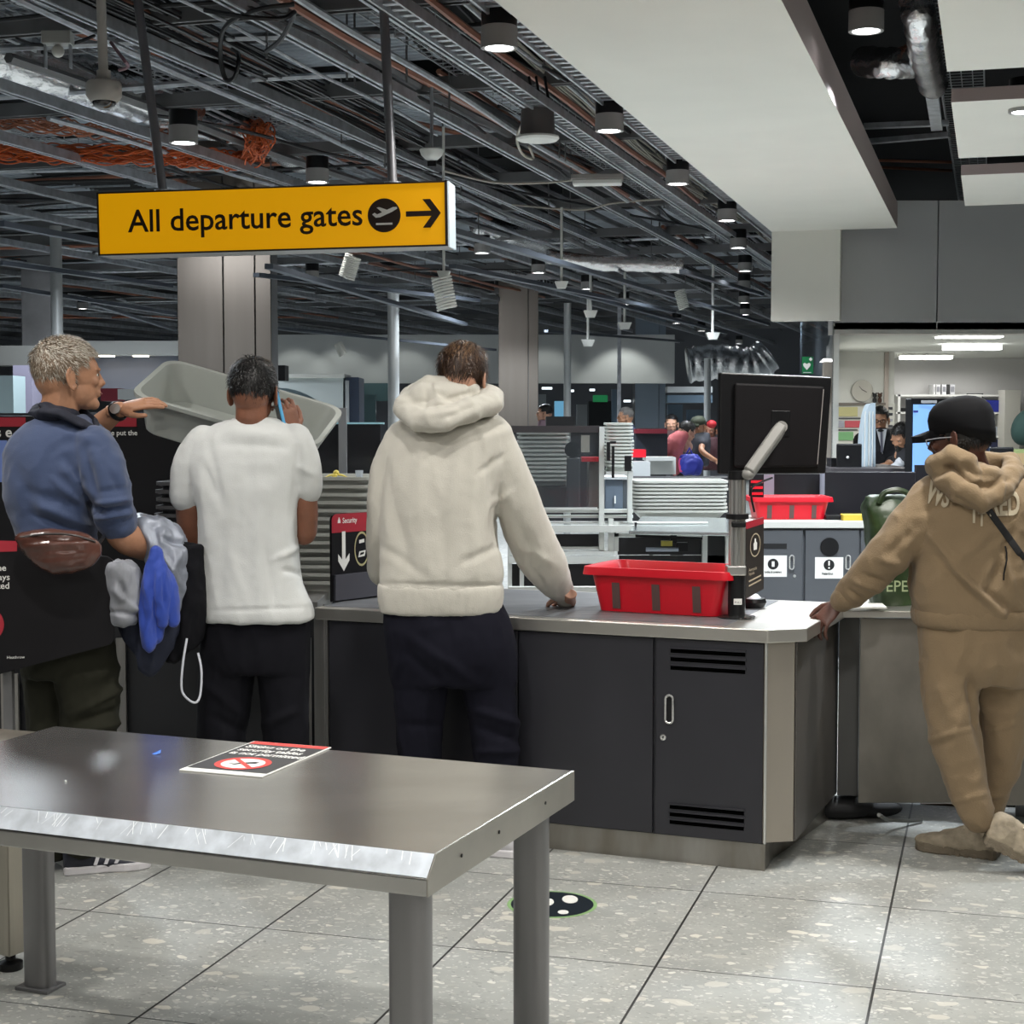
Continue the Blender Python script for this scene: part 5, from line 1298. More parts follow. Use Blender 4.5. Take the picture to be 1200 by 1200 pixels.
def interp(rows, n):
    """Catmull-Rom through tuples"""
    out = []
    for i in range(len(rows)-1):
        a = rows[max(i-1, 0)]; b = rows[i]; c = rows[i+1]; d = rows[min(i+2, len(rows)-1)]
        for j in range(n):
            t = j/n
            out.append(tuple(.5*(2*q+(r-p)*t+(2*p-5*q+4*r-s)*t*t+(3*q-p-3*r+s)*t**3) for p, q, r, s in zip(a, b, c, d)))
    out.append(tuple(rows[-1])); return out
class Fig:
    def __init__(s, D): s.D = D
    def pt(s, px, py, dy=0): return P(px, py, s.D+dy)
    def r(s, px): return px*s.D/F
    def limb(s, m, pts, flat=1):   # (px, py, dy, radius px)
        q = interp(pts, 6); path = [s.pt(a, b, c) for a, b, c, _ in q]; rr = [(s.r(d), s.r(d)*flat) for *_, d in q]
        m.tube(path, rr, 20, ref=V((0,1,0)))
        m.ball(path[0], rr[0][0]*.97, seg=16, rg=8); m.ball(path[-1], rr[-1][0]*.97, seg=16, rg=8); return m
    def trunk(s, m, rows, n=2.4, yaw=0):   # (py, xl, xr, ry, dy)
        R = []
        for py, xl, xr, ry, dy in interp(rows, 5):
            c = s.pt((xl+xr)/2, py, dy); rx = s.r((xr-xl)/2); ring = []
            for k in range(44):
                a = 2*PI*k/44; ca, sa = math.cos(a), math.sin(a)
                ring.append(c+V((rx*abs(ca)**(2/n)*(1 if ca > 0 else -1), ry*abs(sa)**(2/n)*(1 if sa > 0 else -1), 0)))
            R.append(ring)
        return m.rings(R)
def seg_d(px, py, x0, y0, x1, y1):
    dx, dy = x1-x0, y1-y0; t = max(0, min(1, ((px-x0)*dx+(py-y0)*dy)/(dx*dx+dy*dy+1e-9)))
    return math.hypot(px-x0-t*dx, py-y0-t*dy), t
def cloth(mb, voxel, strokes=(), amp=.004, sc=(9,9,3), seed=0, smooth=3, fine=.0012, front=True):
    o = remesh(mb, voxel, smooth); sd = V((seed*3.1, seed*1.7, seed))
    for i, v in enumerate(o.v):
        n = o.n[i]; p = V((v.x*sc[0], v.y*sc[1], v.z*sc[2]))+sd
        w = noise.noise_vector(p*.5)*.6
        d = amp*1.7*(1-2*abs(noise.noise(p+w)))*.8 + amp*.7*(1-2*abs(noise.noise(p*2.3+w*1.5)))+ fine*noise.noise(v*38+sd)
        if strokes and (n.y < .25 or not front):
            x, y = PX(v)
            for x0, y0, x1, y1, wd, a in strokes:
                if min(x0,x1)-3*wd < x < max(x0,x1)+3*wd and min(y0,y1)-3*wd < y < max(y0,y1)+3*wd:
                    q, t = seg_d(x, y, x0, y0, x1, y1)
                    k = q/wd
                    if k < 3: d += 1.7*a*math.exp(-k*k)*(1-.7*abs(2*t-1)**3)
        o.v[i] = v+n*d
    return o
def hand(w, d, n, side=1, s=1.0, curl=(.5,.5,.5,.5), thumb=.5, spread=.12, voxel=.0036, wr=.026):
    d = V(d).normalized(); n = V(n); n = (n-d*n.dot(d)).normalized(); l = d.cross(n)*side   # l: thumb side
    w = V(w); m = MB(); q = s
    R = []
    for t, hw, ht in ((-.05,.026,.020),(-.01,.026,.019),(.02,.034,.018),(.05,.041,.016),(.08,.042,.014),(.092,.038,.011)):
        c = w+d*t*q; R.append([c+l*hw*q*math.cos(a)+n*ht*q*math.sin(a) for a in [2*PI*k/20 for k in range(20)]])
    m.rings(R)
    for i, (off, L, r) in enumerate(((.031,.072,.0088),(.0105,.080,.009),(-.0105,.074,.0086),(-.031,.058,.0076))):
        c0 = w+d*.075*q+l*off*q; dd = (d+l*(off/.03)*spread).normalized(); cu = curl[i]; pts = [c0]; a = 0; p = c0+dd*.012*q; pts.append(p)
        for fr, ca in ((.45,.6),(.32,1.0),(.25,.7)):
            a += cu*ca; v = dd*math.cos(a)-n*math.sin(a); p = p+v*L*fr*q; pts.append(p)
        m.tube(pts, [r*1.05*q, r*1.05*q, r*q, r*.95*q, r*.78*q], 10); m.ball(p, r*.8*q, seg=10, rg=6); 
        for k_ in (1, 2, 3): m.ball(pts[k_], r*1.07*q, seg=10, rg=6)
    c0 = w+d*.018*q+l*.026*q-n*.004*q; v1 = (d*.62+l*.72-n*.25*thumb).normalized(); v2 = (d*.85+l*.30-n*.45*thumb).normalized(); v3 = (d*.95+l*.02-n*.5*thumb).normalized()
    p1 = c0+v1*.036*q; p2 = p1+v2*.032*q; p3 = p2+v3*.024*q
    m.tube([c0-v1*.01*q, c0, p1, p2, p3], [.014*q, .0155*q, .0118*q, .0102*q, .008*q], 10); m.ball(p3, .0082*q, seg=10, rg=6); m.ball(p1, .0122*q, seg=10, rg=6)
    return remesh(m, voxel, 2)
def head_mesh(c, R, s=1, neck=None, nr=.058, chin=0):
    m = MB()
    def L(x, y, z): return c+R @ V((x*s, y*s, z*s))
    def E(x, y, z, a, b, d, rot=None): m.ball(L(x,y,z), (a*s, b*s, d*s), R if rot is None else R @ rot, 22, 14)
    E(0,-.012,.035,.076,.097,.082); E(0,.03,.01,.068,.066,.07); E(0,.028,-.045,.058,.062,.062); E(0,.060,-.045,.036,.038,.036); E(0,.062,-.02,.050,.032,.03); E(0,.055,-.082,.034,.036,.026+chin)
    E(0,-.03,-.01,.066,.075,.07)
    for x in (-1, 1):
        E(x*.034,.074,-.018,.022,.016,.018); E(x*.03,.086,.018,.026,.010,.008)
        # ear: rim + body
        rot = Matrix.Rotation(x*.35, 3, 'Z')
        E(x*.080,-.002,-.010,.006,.015,.028,rot)
        pts = [L(x*(.082+.007*math.sin(PI*i/12)), -.004-.019*math.sin(2*PI*i/12*.5+.2)+.006, -.012+.034*math.cos(PI*i/12)) for i in range(13)]
        m.tube(pts, .0050*s, 8); E(x*.079,.008,-.036,.006,.008,.010)
    m.tube([L(0,.086,.018), L(0,.097,-.006), L(0,.106,-.024), L(0,.096,-.034)], [.007*s,.0085*s,.0115*s,.008*s], 10)
    for x in (-1, 1): m.ball(L(x*.012,.094,-.028), (.009*s,.010*s,.008*s))
    E(0,.092,-.053,.022,.009,.006); E(0,.091,-.062,.019,.009,.0065); E(0,.078,-.09,.022,.018,.018)
    if neck is not None:
        n0 = L(0,-.022,-.03); m.tube([n0, L(0,-.025,-.08), neck], [nr*s*.98, nr*s*.95, nr*s*1.15], 18); m.ball(neck, nr*s*1.15)
    h = remesh(m, .0042, 3, .45)
    return h, L
def eyes(par, L, R, s, iris=(.08,.05,.03), lips=None):
    for x in (-1, 1):
        MB().ball(L(x*.031,.0765,.002), .0115*s, seg=14, rg=10).build('eye', mat('eye_white', (.6,.58,.55), .25), par, smooth=True)
        MB().ball(L(x*.031,.0858,.002), .0048*s, seg=10, rg=6).build('iris', mat('iris_dark', (.02,.012,.01), .2), par.children[-1], smooth=True)
    if lips: MB().ball(L(0,.0985,-.057), (.020*s,.006*s,.0035*s), R).build('lips', lips, par, smooth=True)
def hair(par, c, R, s, mt, zline, nst=2600, ln=.018, seed=1, r=(.0805,.102,.088), cz=.036, cy=-.012, spike=.35, wid=.0011, zmax=9, crown=(0,-.05,.1), mt2=None, mixf=None, shell=True):
    """short cropped hair: a close shell and combed strands"""
    q = random.Random(seed); m = MB()
    def inside(x, y, z): return z > zline(x, y)
    NU, NV = 56, 34; idx = {}; 
    def pt(u, w, k=1.0):
        th = u; ph = w
        return V((r[0]*math.cos(ph)*math.cos(th), r[1]*math.cos(ph)*math.sin(th), r[2]*math.sin(ph)))*k
    if shell:
        for i in range(NU+1):
            for j in range(NV+1):
                u = 2*PI*i/NU; w = -PI/2*.75+(PI/2*1.75)*j/NV
                p = pt(u, w); zz = p.z+cz; g = zline(p.x, p.y+cy)
                k = min(1, max(0, (zz-g)/.02)); p = p*(.955+.05*k)*(1+.02*noise.noise(p*70))
                idx[i, j] = (c+R @ ((p+V((0,cy,cz)))*s), zz > g-.004)
        vs = []; mp = {}
        for key, (p, ok) in idx.items(): mp[key] = len(vs); vs.append(p)
        fs = [(mp[i,j], mp[i+1,j], mp[i+1,j+1], mp[i,j+1]) for i in range(NU) for j in range(NV) if all(idx[k][1] for k in ((i,j),(i+1,j),(i+1,j+1),(i,j+1)))]
        m.add(vs, fs)
    n = 0; cr = V(crown)
    while n < nst:
        u = q.uniform(0, 2*PI); w = math.asin(q.uniform(-.75, 1)); p = pt(u, w)
        if not inside(p.x, p.y+cy, p.z+cz) or p.z+cz > zmax: n += .3; continue
        n += 1
        nrm = V((p.x/r[0]**2, p.y/r[1]**2, p.z/r[2]**2)).normalized()
        away = (p-cr); away = (away-nrm*away.dot(nrm)); away = away.normalized() if away.length > 1e-4 else V((0,1,0))
        fz = noise.noise_vector(p*16)*.8
        dirn = (away+fz+nrm*spike+V((q.uniform(-.3,.3), q.uniform(-.3,.3), q.uniform(-.3,.3)))).normalized()
        l = ln*q.uniform(.5, 1.2); p0 = p*1.0; p1 = p0+(dirn*.6+nrm*.25)*l*.5; p2 = p0+dirn*l-nrm*l*.10; p2 = p2+V((0,0,-l*.12))
        sd = dirn.cross(nrm).normalized()*wid*q.uniform(.7, 1.5)
        P0, P1, P2 = [c+R @ ((a+V((0,cy,cz)))*s) for a in (p0, p1, p2)]; S = R @ (sd*s)
        m.cur = 1 if (mt2 and q.random() < (mixf(p) if mixf else .5)) else 0
        m.add([P0-S, P0+S, P1-S, P1+S, P2], [(0,1,3,2),(2,3,4)])
    m.cur = 0
    o = m.build('hair', [mt, mt2] if mt2 else mt, par)
    return o
def shoe(par, heel, ang, L=.29, mu=None, ms=None, pitch=0, w=.048, name='shoe', roll=0, hs=1.0, st=.030, lumpy=False):
    Rm = Matrix.Rotation(ang, 3, 'Z') @ Matrix.Rotation(roll, 3, 'Y') @ Matrix.Rotation(pitch, 3, 'X')   # toe along local +Y
    o = V(heel)
    def T(x, y, z): return o+Rm @ V((x, y, z))
    prof = ((0,.70),(.03,.86),(.25,.84),(.5,.80),(.68,1.05),(.85,1.0),(.95,.72),(1.0,.35))
    for nm, z0, z1, k, mt_ in (('sole', .0, st, 1.04, ms),):
        m = MB(); R = []
        pts = [(w*k*b, L*a) for a, b in prof]+[(-w*k*b, L*a) for a, b in reversed(prof)]
        m.prism([T(x, y, z0) for x, y in pts], Rm @ V((0,0,z1-z0))); 
        sole = m
    m = MB(); R = []
    for a, b, h in ((.0,.55,.085),(.04,.78,.10),(.15,.82,.105),(.30,.80,.098),(.42,.80,.085),(.55,.90,.068),(.70,1.0,.055),(.85,.92,.045),(.95,.65,.036),(1.0,.3,.028)):
        R.append([T(w*b*math.cos(t)*.98, L*a, st-.008+(h*hs-.022)*max(0, math.sin(t))**.7 if math.sin(t) > 0 else st-.008) for t in [2*PI*k/24 for k in range(24)]])
    m.rings(R)
    if lumpy: m = cloth(m, .006, [], .0035, (16,16,16), 4, 1, .003)
    s_ = m.build(name, mu, par, smooth='all')
    if lumpy:
        for k in range(5): MB().tube([T(-.028, L*(.34+.06*k), (.094-.009*k)*hs), T(0, L*(.345+.06*k), (.106-.010*k)*hs), T(.028, L*(.34+.06*k), (.094-.009*k)*hs)], .0045, 6).build('lace', mat('lace_tan', (.42,.36,.27), .8), s_, smooth=True)
        for k in range(9):
            for sd in (1, -1): MB().box(T(sd*w*.80, L*(.06+.1*k), .006), (.012,.016,.014), Rm).build('tread_lug', ms, s_)
    sole.build('sole', ms, s_, bevel=.006)
    return s_, T
skin1 = mat('skin_fair', (.52,.28,.19), .5, var=.08, vscale=30, bump=.12, bscale=120)
skin2 = mat('skin_brown', (.21,.085,.048), .5, var=.1, vscale=30, bump=.12, bscale=120)
skin3 = mat('skin_dark', (.090,.034,.022), .45, var=.1, vscale=30, bump=.12, bscale=120)
skin4 = mat('skin_tanned', (.42,.21,.12), .5, var=.08, vscale=30, bump=.12, bscale=120)
lip = mat('lip', (.30,.10,.09), .45)
def RZ(deg, tilt=0, roll=0): return Matrix.Rotation(math.radians(deg), 3, 'Z') @ Matrix.Rotation(math.radians(tilt), 3, 'X') @ Matrix.Rotation(math.radians(roll), 3, 'Y')

# ------------------------------------------------------------------ man in white T-shirt on the phone
f = Fig(5.78); a = thing('person', 'person in a white T-shirt and black trousers holding a phone to the ear', 'person', (f.pt(295,1010).x, f.D, 0))
hc_ = f.pt(297,460,.0); Rh = RZ(-6, -4)
hm, LH = head_mesh(hc_, Rh, 1.0, f.pt(296,512,.02))
body = MB(); f.trunk(body, [(498,282,312,.05,.0),(512,255,336,.075,.0),(530,232,352,.085,.0),(600,252,335,.09,.0),(700,255,340,.09,.0),(760,255,340,.09,.0)])
f.limb(body, [(238,528,0,20),(224,590,.03,18),(228,648,.10,15),(236,690,.22,12)])
f.limb(body, [(345,530,0,14),(356,585,.04,16),(356,624,.08,16)]); f.limb(body, [(356,624,.08,16),(352,570,.20,13),(343,506,.13,10.5)])
for pts in (((268,765,0,22),(262,830,0,18),(256,900,.01,15),(250,985,.02,12)), ((331,765,0,22),(334,830,0,18),(336,900,.01,15),(338,985,.02,12))): f.limb(body, pts)
bmesh_ = remesh(body, .009, 2)
rh = hand(f.pt(343,508,.09), (-.22,-.05,.97), (.55,-.75,.2), 1, .98, (.75,.8,.85,.95), .8)
lh = hand(f.pt(237,692,.24), (.3,.5,-.8), (-.7,-.5,0), -1, .98, (.5,.6,.6,.7), .6)
join(hm, bmesh_, rh, lh).build('body', skin2, a, smooth='all')
eyes(a, LH, Rh, 1, lips=lip)
hair(a, hc_, Rh, 1.0, mat('hair_black', (.008,.007,.007), .45), lambda x, y: (.075 if y > .055 else (.015 if y > .02 else -.040-.012*(y < -.07))), 4200, .026, 3, mt2=mat('hair_black_grey', (.10,.095,.09), .4), mixf=lambda p: .30 if p.z > .055 else .03, spike=.45)
# shirt
sh = MB()
f.trunk(sh, [(491,274,322,.062,.01),(499,252,338,.082,.01),(512,233,351,.105,.01),(532,222,358,.122,.01),(560,226,354,.128,.0),(600,234,348,.125,0),(650,234,349,.125,0),(690,235,357,.13,-.005),(712,236,365,.135,-.01),(726,238,368,.135,-.01)], 2.5)
f.limb(sh, [(240,520,.01,22),(226,545,.01,22),(218,582,.02,20)])
f.limb(sh, [(344,518,.01,22),(353,542,.02,22),(358,572,.04,20)])
st_ = [(245,520,262,600,5,-.006),(350,520,344,600,5,-.007),(236,560,246,640,6,.005),(352,600,352,690,6,-.005),(300,600,306,720,9,.004),(262,610,258,720,8,-.004),(335,610,330,705,7,.004),
       (322,655,352,640,4,.006),(330,668,356,672,3.5,-.007),(280,560,330,556,12,-.004),(262,505,330,512,6,.004),(256,520,335,524,5,-.003),(240,545,252,580,4,-.006),(348,545,366,556,4,.004),(270,650,290,712,6,.003),(310,640,322,716,5,-.004),(244,716,362,712,2.4,-.003)]
tee = mat('tee_white', (.56,.57,.56), .9, bump=.15, bscale=250)
cloth(sh, .0078, st_, .0032, (7,7,3.2), 1).build('shirt', tee, a, smooth='all')
cw_ = f.pt(297,491,.012)
MB().tube([cw_+V((.071*math.cos(t), .062*math.sin(t)*.95, .006*math.sin(t)-.004)) for t in [2*PI*k/40 for k in range(40)]], .0075, 8, close=True).build('neckline', tee, a, smooth=True)
tr = MB()
f.trunk(tr, [(716,240,360,.11,0),(735,238,362,.12,0),(765,236,362,.12,0),(785,238,362,.11,0)], 2.4)
f.limb(tr, [(268,765,0,32),(262,830,0,29),(256,900,.01,25),(250,985,.02,22),(248,1000,.02,22)])
f.limb(tr, [(331,765,0,31),(334,830,0,27),(336,900,.01,24),(338,985,.02,22),(340,1000,.02,22)])
blk_c = mat('trouser_black', (.005,.005,.008), .9, spec=.2)
cloth(tr, .010, [(240,800,285,840,5,.006),(250,840,290,860,5,-.006),(310,850,350,830,5,.006)], .005, (8,8,3), 2).build('trousers', blk_c, a, smooth='all')
for x in (246, 340): shoe(a, (f.pt(x,1008).x, f.D-.06, .0), 0, .29, black, mat('sole_black', (.02,.02,.02), .6))
# phone
ph = f.pt(326,476,.035)
pt_ = thing('phone', 'blue smartphone held to the ear of the person in the T-shirt', 'phone', ph)
Rp = Matrix.Rotation(-.22, 3, 'Y') @ Matrix.Rotation(.35, 3, 'Z')
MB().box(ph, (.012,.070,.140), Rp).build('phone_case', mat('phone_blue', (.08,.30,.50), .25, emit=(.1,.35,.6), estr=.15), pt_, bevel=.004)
MB().box(ph+Rp @ V((-.0065,0,0)), (.001,.062,.130), Rp).build('phone_screen', black, pt_)
MB().box(ph+Rp @ V((.0068,-.015,.045)), (.002,.022,.03), Rp).build('camera_block', mat('phone_dark', (.02,.03,.05), .2), pt_, bevel=.001)

# ------------------------------------------------------------------ man in white hoodie
f = Fig(5.86); a = thing('person', 'person in a cream hooded sweatshirt and navy trousers, one hand on the counter', 'person', (f.pt(540,1010).x, f.D, 0))
hc_ = f.pt(543,443,.02); Rh = RZ(-22, -10)
hm, LH = head_mesh(hc_, Rh, 1.03, f.pt(535,500,.0))
body = MB(); f.trunk(body, [(495,510,560,.06,0),(515,480,580,.08,0),(600,478,575,.09,0),(700,475,570,.10,0),(740,475,575,.10,0)])
f.limb(body, [(478,520,0,22),(455,600,.03,19),(452,660,.15,15),(470,690,.3,12)])
f.limb(body, [(575,520,0,22),(606,590,.06,19),(632,640,.2,15),(662,690,.42,12)])
for pts in (((495,770,0,22),(492,860,0,17),(492,985,.02,12)), ((568,770,0,22),(578,860,0,17),(585,985,.0,12))): f.limb(body, pts)
wr = G(666,700,HC+.045)
rh = hand(wr, (-.12,.80,-.35), (.1,.25,.9), -1, 1.0, (.35,.4,.45,.5), .3, .2)
# mirrored side check: thumb must point left
lh = hand(f.pt(472,692,.32), (.6,.5,-.3), (-.5,-.5,.4), -1, 1.0, (.5,.5,.6,.6), .6)
join(hm, remesh(body, .009, 2), rh, lh).build('body', skin1, a, smooth='all')
eyes(a, LH, Rh, 1.03, lips=lip)
hair(a, hc_, Rh, 1.03, mat('hair_brown', (.045,.022,.012), .5), lambda x, y: (.07 if y > .06 else (.01 if y > .02 else -.045-.015*(y < -.07))), 5200, .030, 5, mt2=mat('hair_light_brown', (.20,.11,.055), .45), mixf=lambda p: .55 if p.z > .03 else .10, spike=.30, crown=(.01,-.03,.1))
cream = mat('hoodie_cream', (.54,.515,.455), .95, bump=.2, bscale=220, sheen=.1)
hd = MB()
f.trunk(hd, [(488,505,562,.07,.0),(498,478,582,.10,.0),(512,462,592,.125,.0),(535,452,594,.14,.0),(570,448,586,.148,-.01),(620,447,582,.15,-.01),(665,447,588,.15,-.01),(682,447,587,.145,-.01),(692,445,586,.135,-.01)], 2.5)
f.limb(hd, [(478,518,.0,27),(458,560,.01,24),(449,620,.04,20),(448,668,.12,18)])
f.limb(hd, [(572,512,.0,28),(590,548,.02,27),(606,592,.07,27),(624,636,.16,27),(640,664,.24,25),(652,684,.32,18),(658,690,.36,15)])
st_ = [(575,540,582,640,6,-.010),(560,520,600,500,8,.004),(455,545,470,640,6,-.006),(590,560,612,640,6,.005),(600,600,628,660,5,-.006),(612,640,650,662,5,.006),(618,655,640,690,4,-.006),
       (500,520,480,620,10,.005),(545,520,520,640,10,.004),(470,600,478,680,7,-.005),(520,590,522,680,8,-.004),(555,600,556,680,7,.004),(448,640,500,676,5,-.004),(540,660,584,640,5,-.006),(560,555,592,532,4,-.006),(572,595,600,575,4,.005),(446,684,588,686,2.2,-.005)]
cloth(hd, .0082, st_, .0045, (7,7,3.0), 4).build('sweatshirt', cream, a, smooth='all')
hb = MB(); f.trunk(hb, [(683,444,587,.146,-.01),(688,443,590,.150,-.01),(700,443,590,.148,-.01),(712,445,588,.142,-.01),(717,447,586,.136,-.01)], 2.5)
cloth(hb, .008, [], .0015, (30,30,1), 3).build('waistband', cream, a, smooth='all')
cu2 = MB(); f.limb(cu2, [(652,684,.33,17),(658,693,.37,14.5),(663,700,.41,13.5)])
cloth(cu2, .006, [], .001, (30,30,4), 3).build('cuff', cream, a, smooth='all')
# hood: thick folded roll around the neck, drooping on the back
ho = MB()
ho.tube([f.pt(x, y, d) for x, y, d in ((478,478,-.10),(492,492,-.15),(520,492,-.165),(550,480,-.14),(572,474,-.08),(574,466,.02),(560,462,.08),(530,455,.11),(502,458,.06),(486,466,-.02))], [(f.r(17), f.r(13))]*10, 18, close=True, ref=V((0,0,1)))
ho.ball(f.pt(508,478,-.085), (f.r(32), .075, f.r(20)), Matrix.Rotation(.25, 3, 'Y'))
ho.ball(f.pt(522,466,-.05), (f.r(30), .085, f.r(20)), Matrix.Rotation(-.1, 3, 'Y'))
ho.ball(f.pt(500,470,-.07), (f.r(22), .07, f.r(20)))
ho.tube([f.pt(484,462,-.05), f.pt(503,450,-.06), f.pt(530,449,-.05), f.pt(558,462,-.03)], [f.r(9)]*4, 12)
cloth(ho, .0065, [(482,472,520,462,4,-.008),(508,450,516,480,4,.008),(516,470,560,458,4,-.006),(490,488,540,482,4,.006),(520,490,556,476,3.5,-.006),(500,455,498,480,3.5,-.006)], .004, (9,9,9), 6).build('hood', cream, a, smooth='all')
navy_c = mat('trouser_navy', (.005,.005,.011), .9, spec=.2)
tr = MB()
f.trunk(tr, [(705,450,584,.12,0),(730,452,596,.135,-.01),(765,456,604,.14,-.01),(800,460,606,.12,0)], 2.4)
f.limb(tr, [(496,770,0,37),(492,830,0,28),(492,900,.01,23),(490,990,.02,20)])
f.limb(tr, [(566,770,0,37),(576,830,0,29),(582,900,.01,25),(584,985,.02,21)])
cloth(tr, .010, [(470,740,560,800,6,.006),(470,760,520,800,6,-.005),(555,830,610,850,5,.008),(560,850,608,870,5,-.008),(560,880,606,880,4,.006),(470,850,520,850,5,-.005)], .006, (8,8,4), 5).build('trousers', navy_c, a, smooth='all')
wsh = mat('shoe_white', (.55,.54,.56), .5); wso = mat('sole_white', (.62,.60,.62), .5)
shoe(a, (f.pt(606,1010).x, f.D-.04, 0), math.radians(72), .30, wsh, wso); shoe(a, (f.pt(492,1004).x, f.D+.0, 0), math.radians(-6), .30, wsh, wso)
# green bag
bg = thing('green_bag', 'green plastic carrier bag with pale lettering standing on the steel counter', 'bag', P(1048,716,6.42))
green = mat('bag_green', (.032,.065,.016), .4, var=.7, vscale=9, bump=.4, bscale=12, col2=(.012,.03,.008))
R = []; bz = [ (716,1028,1078,.10),(700,1024,1082,.12),(660,1022,1084,.13),(620,1018,1086,.12),(595,1014,1082,.09),(582,1018,1078,.05) ]
for y, xl, xr, dy in bz:
    c = P((xl+xr)/2, y, 6.45); w = (xr-xl)/2*6.45/F
    R.append([c+V((w*(abs(math.cos(a))**.6)*(1 if math.cos(a) > 0 else -1)+random.uniform(-.005,.005), .05+dy*(abs(math.sin(a))**.6)*(1 if math.sin(a) > 0 else -1)+random.uniform(-.006,.006), 0)) for a in [2*PI*k/32 for k in range(32)]])
cloth(MB().rings(R), .010, [(1030,600,1050,700,4,.004),(1066,600,1046,690,4,-.004)], .004, (9,9,7), 5).build('bag_body', green, bg, smooth='all')
text_mb('EPE', .062, P(1031,690,6.40)+V((0,-.10,0)), R_, Z_, 0, bold=.005, sx=.95).build('bag_lettering', mat('bag_letter', (.35,.42,.25), .6), bg)
MB().tube(smoothpath([P(1030,590,6.42), P(1036,578,6.42), P(1052,574,6.42), P(1066,580,6.42), P(1070,592,6.42)]), (.012), 6).build('bag_handle', green, bg, smooth=True)
# ------------------------------------------------------------------ grey haired man in navy shirt
f = Fig(5.62); a = thing('person', 'grey-haired person in a navy shirt with rolled sleeves lifting a grey tray at the left', 'person', (f.pt(85,1010).x, f.D, 0))
hc_ = f.pt(80,440,.02); Rh = RZ(-66, 0, 0)
hm, LH = head_mesh(hc_, Rh, 1.10, f.pt(66,500,.03), .060)
body = MB(); f.trunk(body, [(495,45,100,.08,0),(520,30,115,.10,0),(600,30,105,.11,0),(690,30,110,.11,0),(740,32,112,.11,0)])
f.limb(body, [(112,528,-.08,22),(128,575,-.10,19),(136,612,-.08,18),(148,630,-.05,19),(164,640,.0,16),(182,650,.08,11)])
f.limb(body, [(70,520,.16,20),(88,530,.26,18),(104,512,.32,16),(122,494,.27,13.5),(140,480,.22,10.5)])
for pts in (((58,760,.05,22),(60,860,.05,16),(66,985,.05,12)), ((96,760,-.03,22),(102,860,-.03,17),(96,985,-.02,12))): f.limb(body, pts)
lh = hand(f.pt(141,479,.22), (.97,-.02,.22), (-.25,-.45,.85), 1, 1.0, (.15,.22,.30,.35), .4, .1)
rh = hand(f.pt(184,652,.09), (.8,.4,-.35), (.3,-.3,.8), -1, 1.0, (.4,.5,.5,.5), .5)
join(hm, remesh(body, .008, 2), lh, rh).build('body', skin4, a, smooth='all')
eyes(a, LH, Rh, 1.1, lips=lip)
hair(a, hc_, Rh, 1.10, mat('hair_grey_brown', (.22,.16,.11), .55), lambda x, y: (.062 if y > .05 else (.030 if y > .012 else -.045-.012*(y < -.08))), 6000, .020, 9, mt2=mat('hair_silver', (.50,.45,.38), .5), mixf=lambda p: .75 if p.z > .02 else .35, spike=.5, crown=(0,-.07,.06))
navy_s = mat('shirt_navy', (.030,.052,.125), .8, bump=.12, bscale=240, sheen=.2)
navy_d = mat('shirt_collar_navy', (.010,.012,.024), .8)
s_ = MB()
f.trunk(s_, [(488,50,98,.08,.03),(497,32,112,.12,.03),(510,18,124,.15,.02),(530,10,132,.165,.01),(560,8,126,.17,.0),(590,12,116,.165,0),(620,22,108,.155,0),(642,27,110,.15,0)], 2.5)
f.limb(s_, [(108,526,-.07,27),(120,552,-.10,26),(129,582,-.11,24),(135,604,-.09,22)])
f.limb(s_, [(62,518,.14,26),(84,530,.24,22),(100,518,.29,19)])
st_ = [(40,590,110,618,5,.008),(36,602,100,628,4,-.008),(30,575,120,600,6,-.005),(70,545,118,590,6,.008),(80,540,112,600,5,-.009),(60,560,110,605,4,.006),(112,530,132,560,5,.005),(110,590,152,585,3,.009),(112,598,152,594,2.5,-.009),(114,606,152,601,2.5,.009),(118,576,148,572,3,-.006),(98,520,118,600,5,-.008),(70,505,118,520,6,.005),(40,520,52,610,9,.004),(20,540,40,600,8,-.004),(120,540,140,575,4,-.006)]
cloth(s_, .0075, st_, .0045, (8,8,6), 8).build('shirt', navy_s, a, smooth='all')
cf = MB(); f.limb(cf, [(132,600,-.09,24.5),(138,611,-.08,23.5)]); cloth(cf, .006, [], .002, (12,12,12), 2).build('rolled_cuff', navy_s, a, smooth='all')
# collar
cl = MB()
cp_ = [(46,476,.10),(40,484,.0),(52,482,-.09),(72,484,-.115),(94,496,-.10),(114,506,-.06),(112,496,.04),(96,482,.10),(70,472,.12)]
cl.tube([f.pt(x, y, d) for x, y, d in cp_], [(.022,.010)]*9, 12, close=True, ref=V((0,0,1)))
cl.tube([f.pt(52,474,-.06), f.pt(74,486,-.09), f.pt(98,496,-.09), f.pt(114,507,-.05)], [(.034,.010),(.036,.010),(.034,.009),(.016,.008)], 10)
cl.ball(f.pt(66,486,.0), (f.r(26), .10, f.r(12)))
cloth(cl, .0055, [], .002, (9,9,9), 3, 2).build('collar', navy_d, a, smooth='all')
olive = mat('trouser_olive', (.020,.020,.013), .9, spec=.2)
tr = MB()
f.trunk(tr, [(640,28,112,.14,0),(680,22,120,.15,0),(720,22,124,.15,0),(760,26,126,.14,0),(790,30,126,.12,0)], 2.4)
f.limb(tr, [(58,760,.05,34),(60,830,.05,29),(64,920,.05,24),(66,990,.05,20)])
f.limb(tr, [(96,760,-.03,36),(104,820,-.03,33),(102,860,-.03,31),(100,930,-.02,25),(96,985,-.02,21)])
cloth(tr, .010, [(84,838,150,800,4,.010),(84,848,140,830,4,-.010),(86,858,140,846,4,.010),(100,800,140,780,6,.006)], .006, (8,8,6), 11).build('trousers', olive, a, smooth='all')
stripe = mat('shoe_navy', (.02,.022,.035), .6)
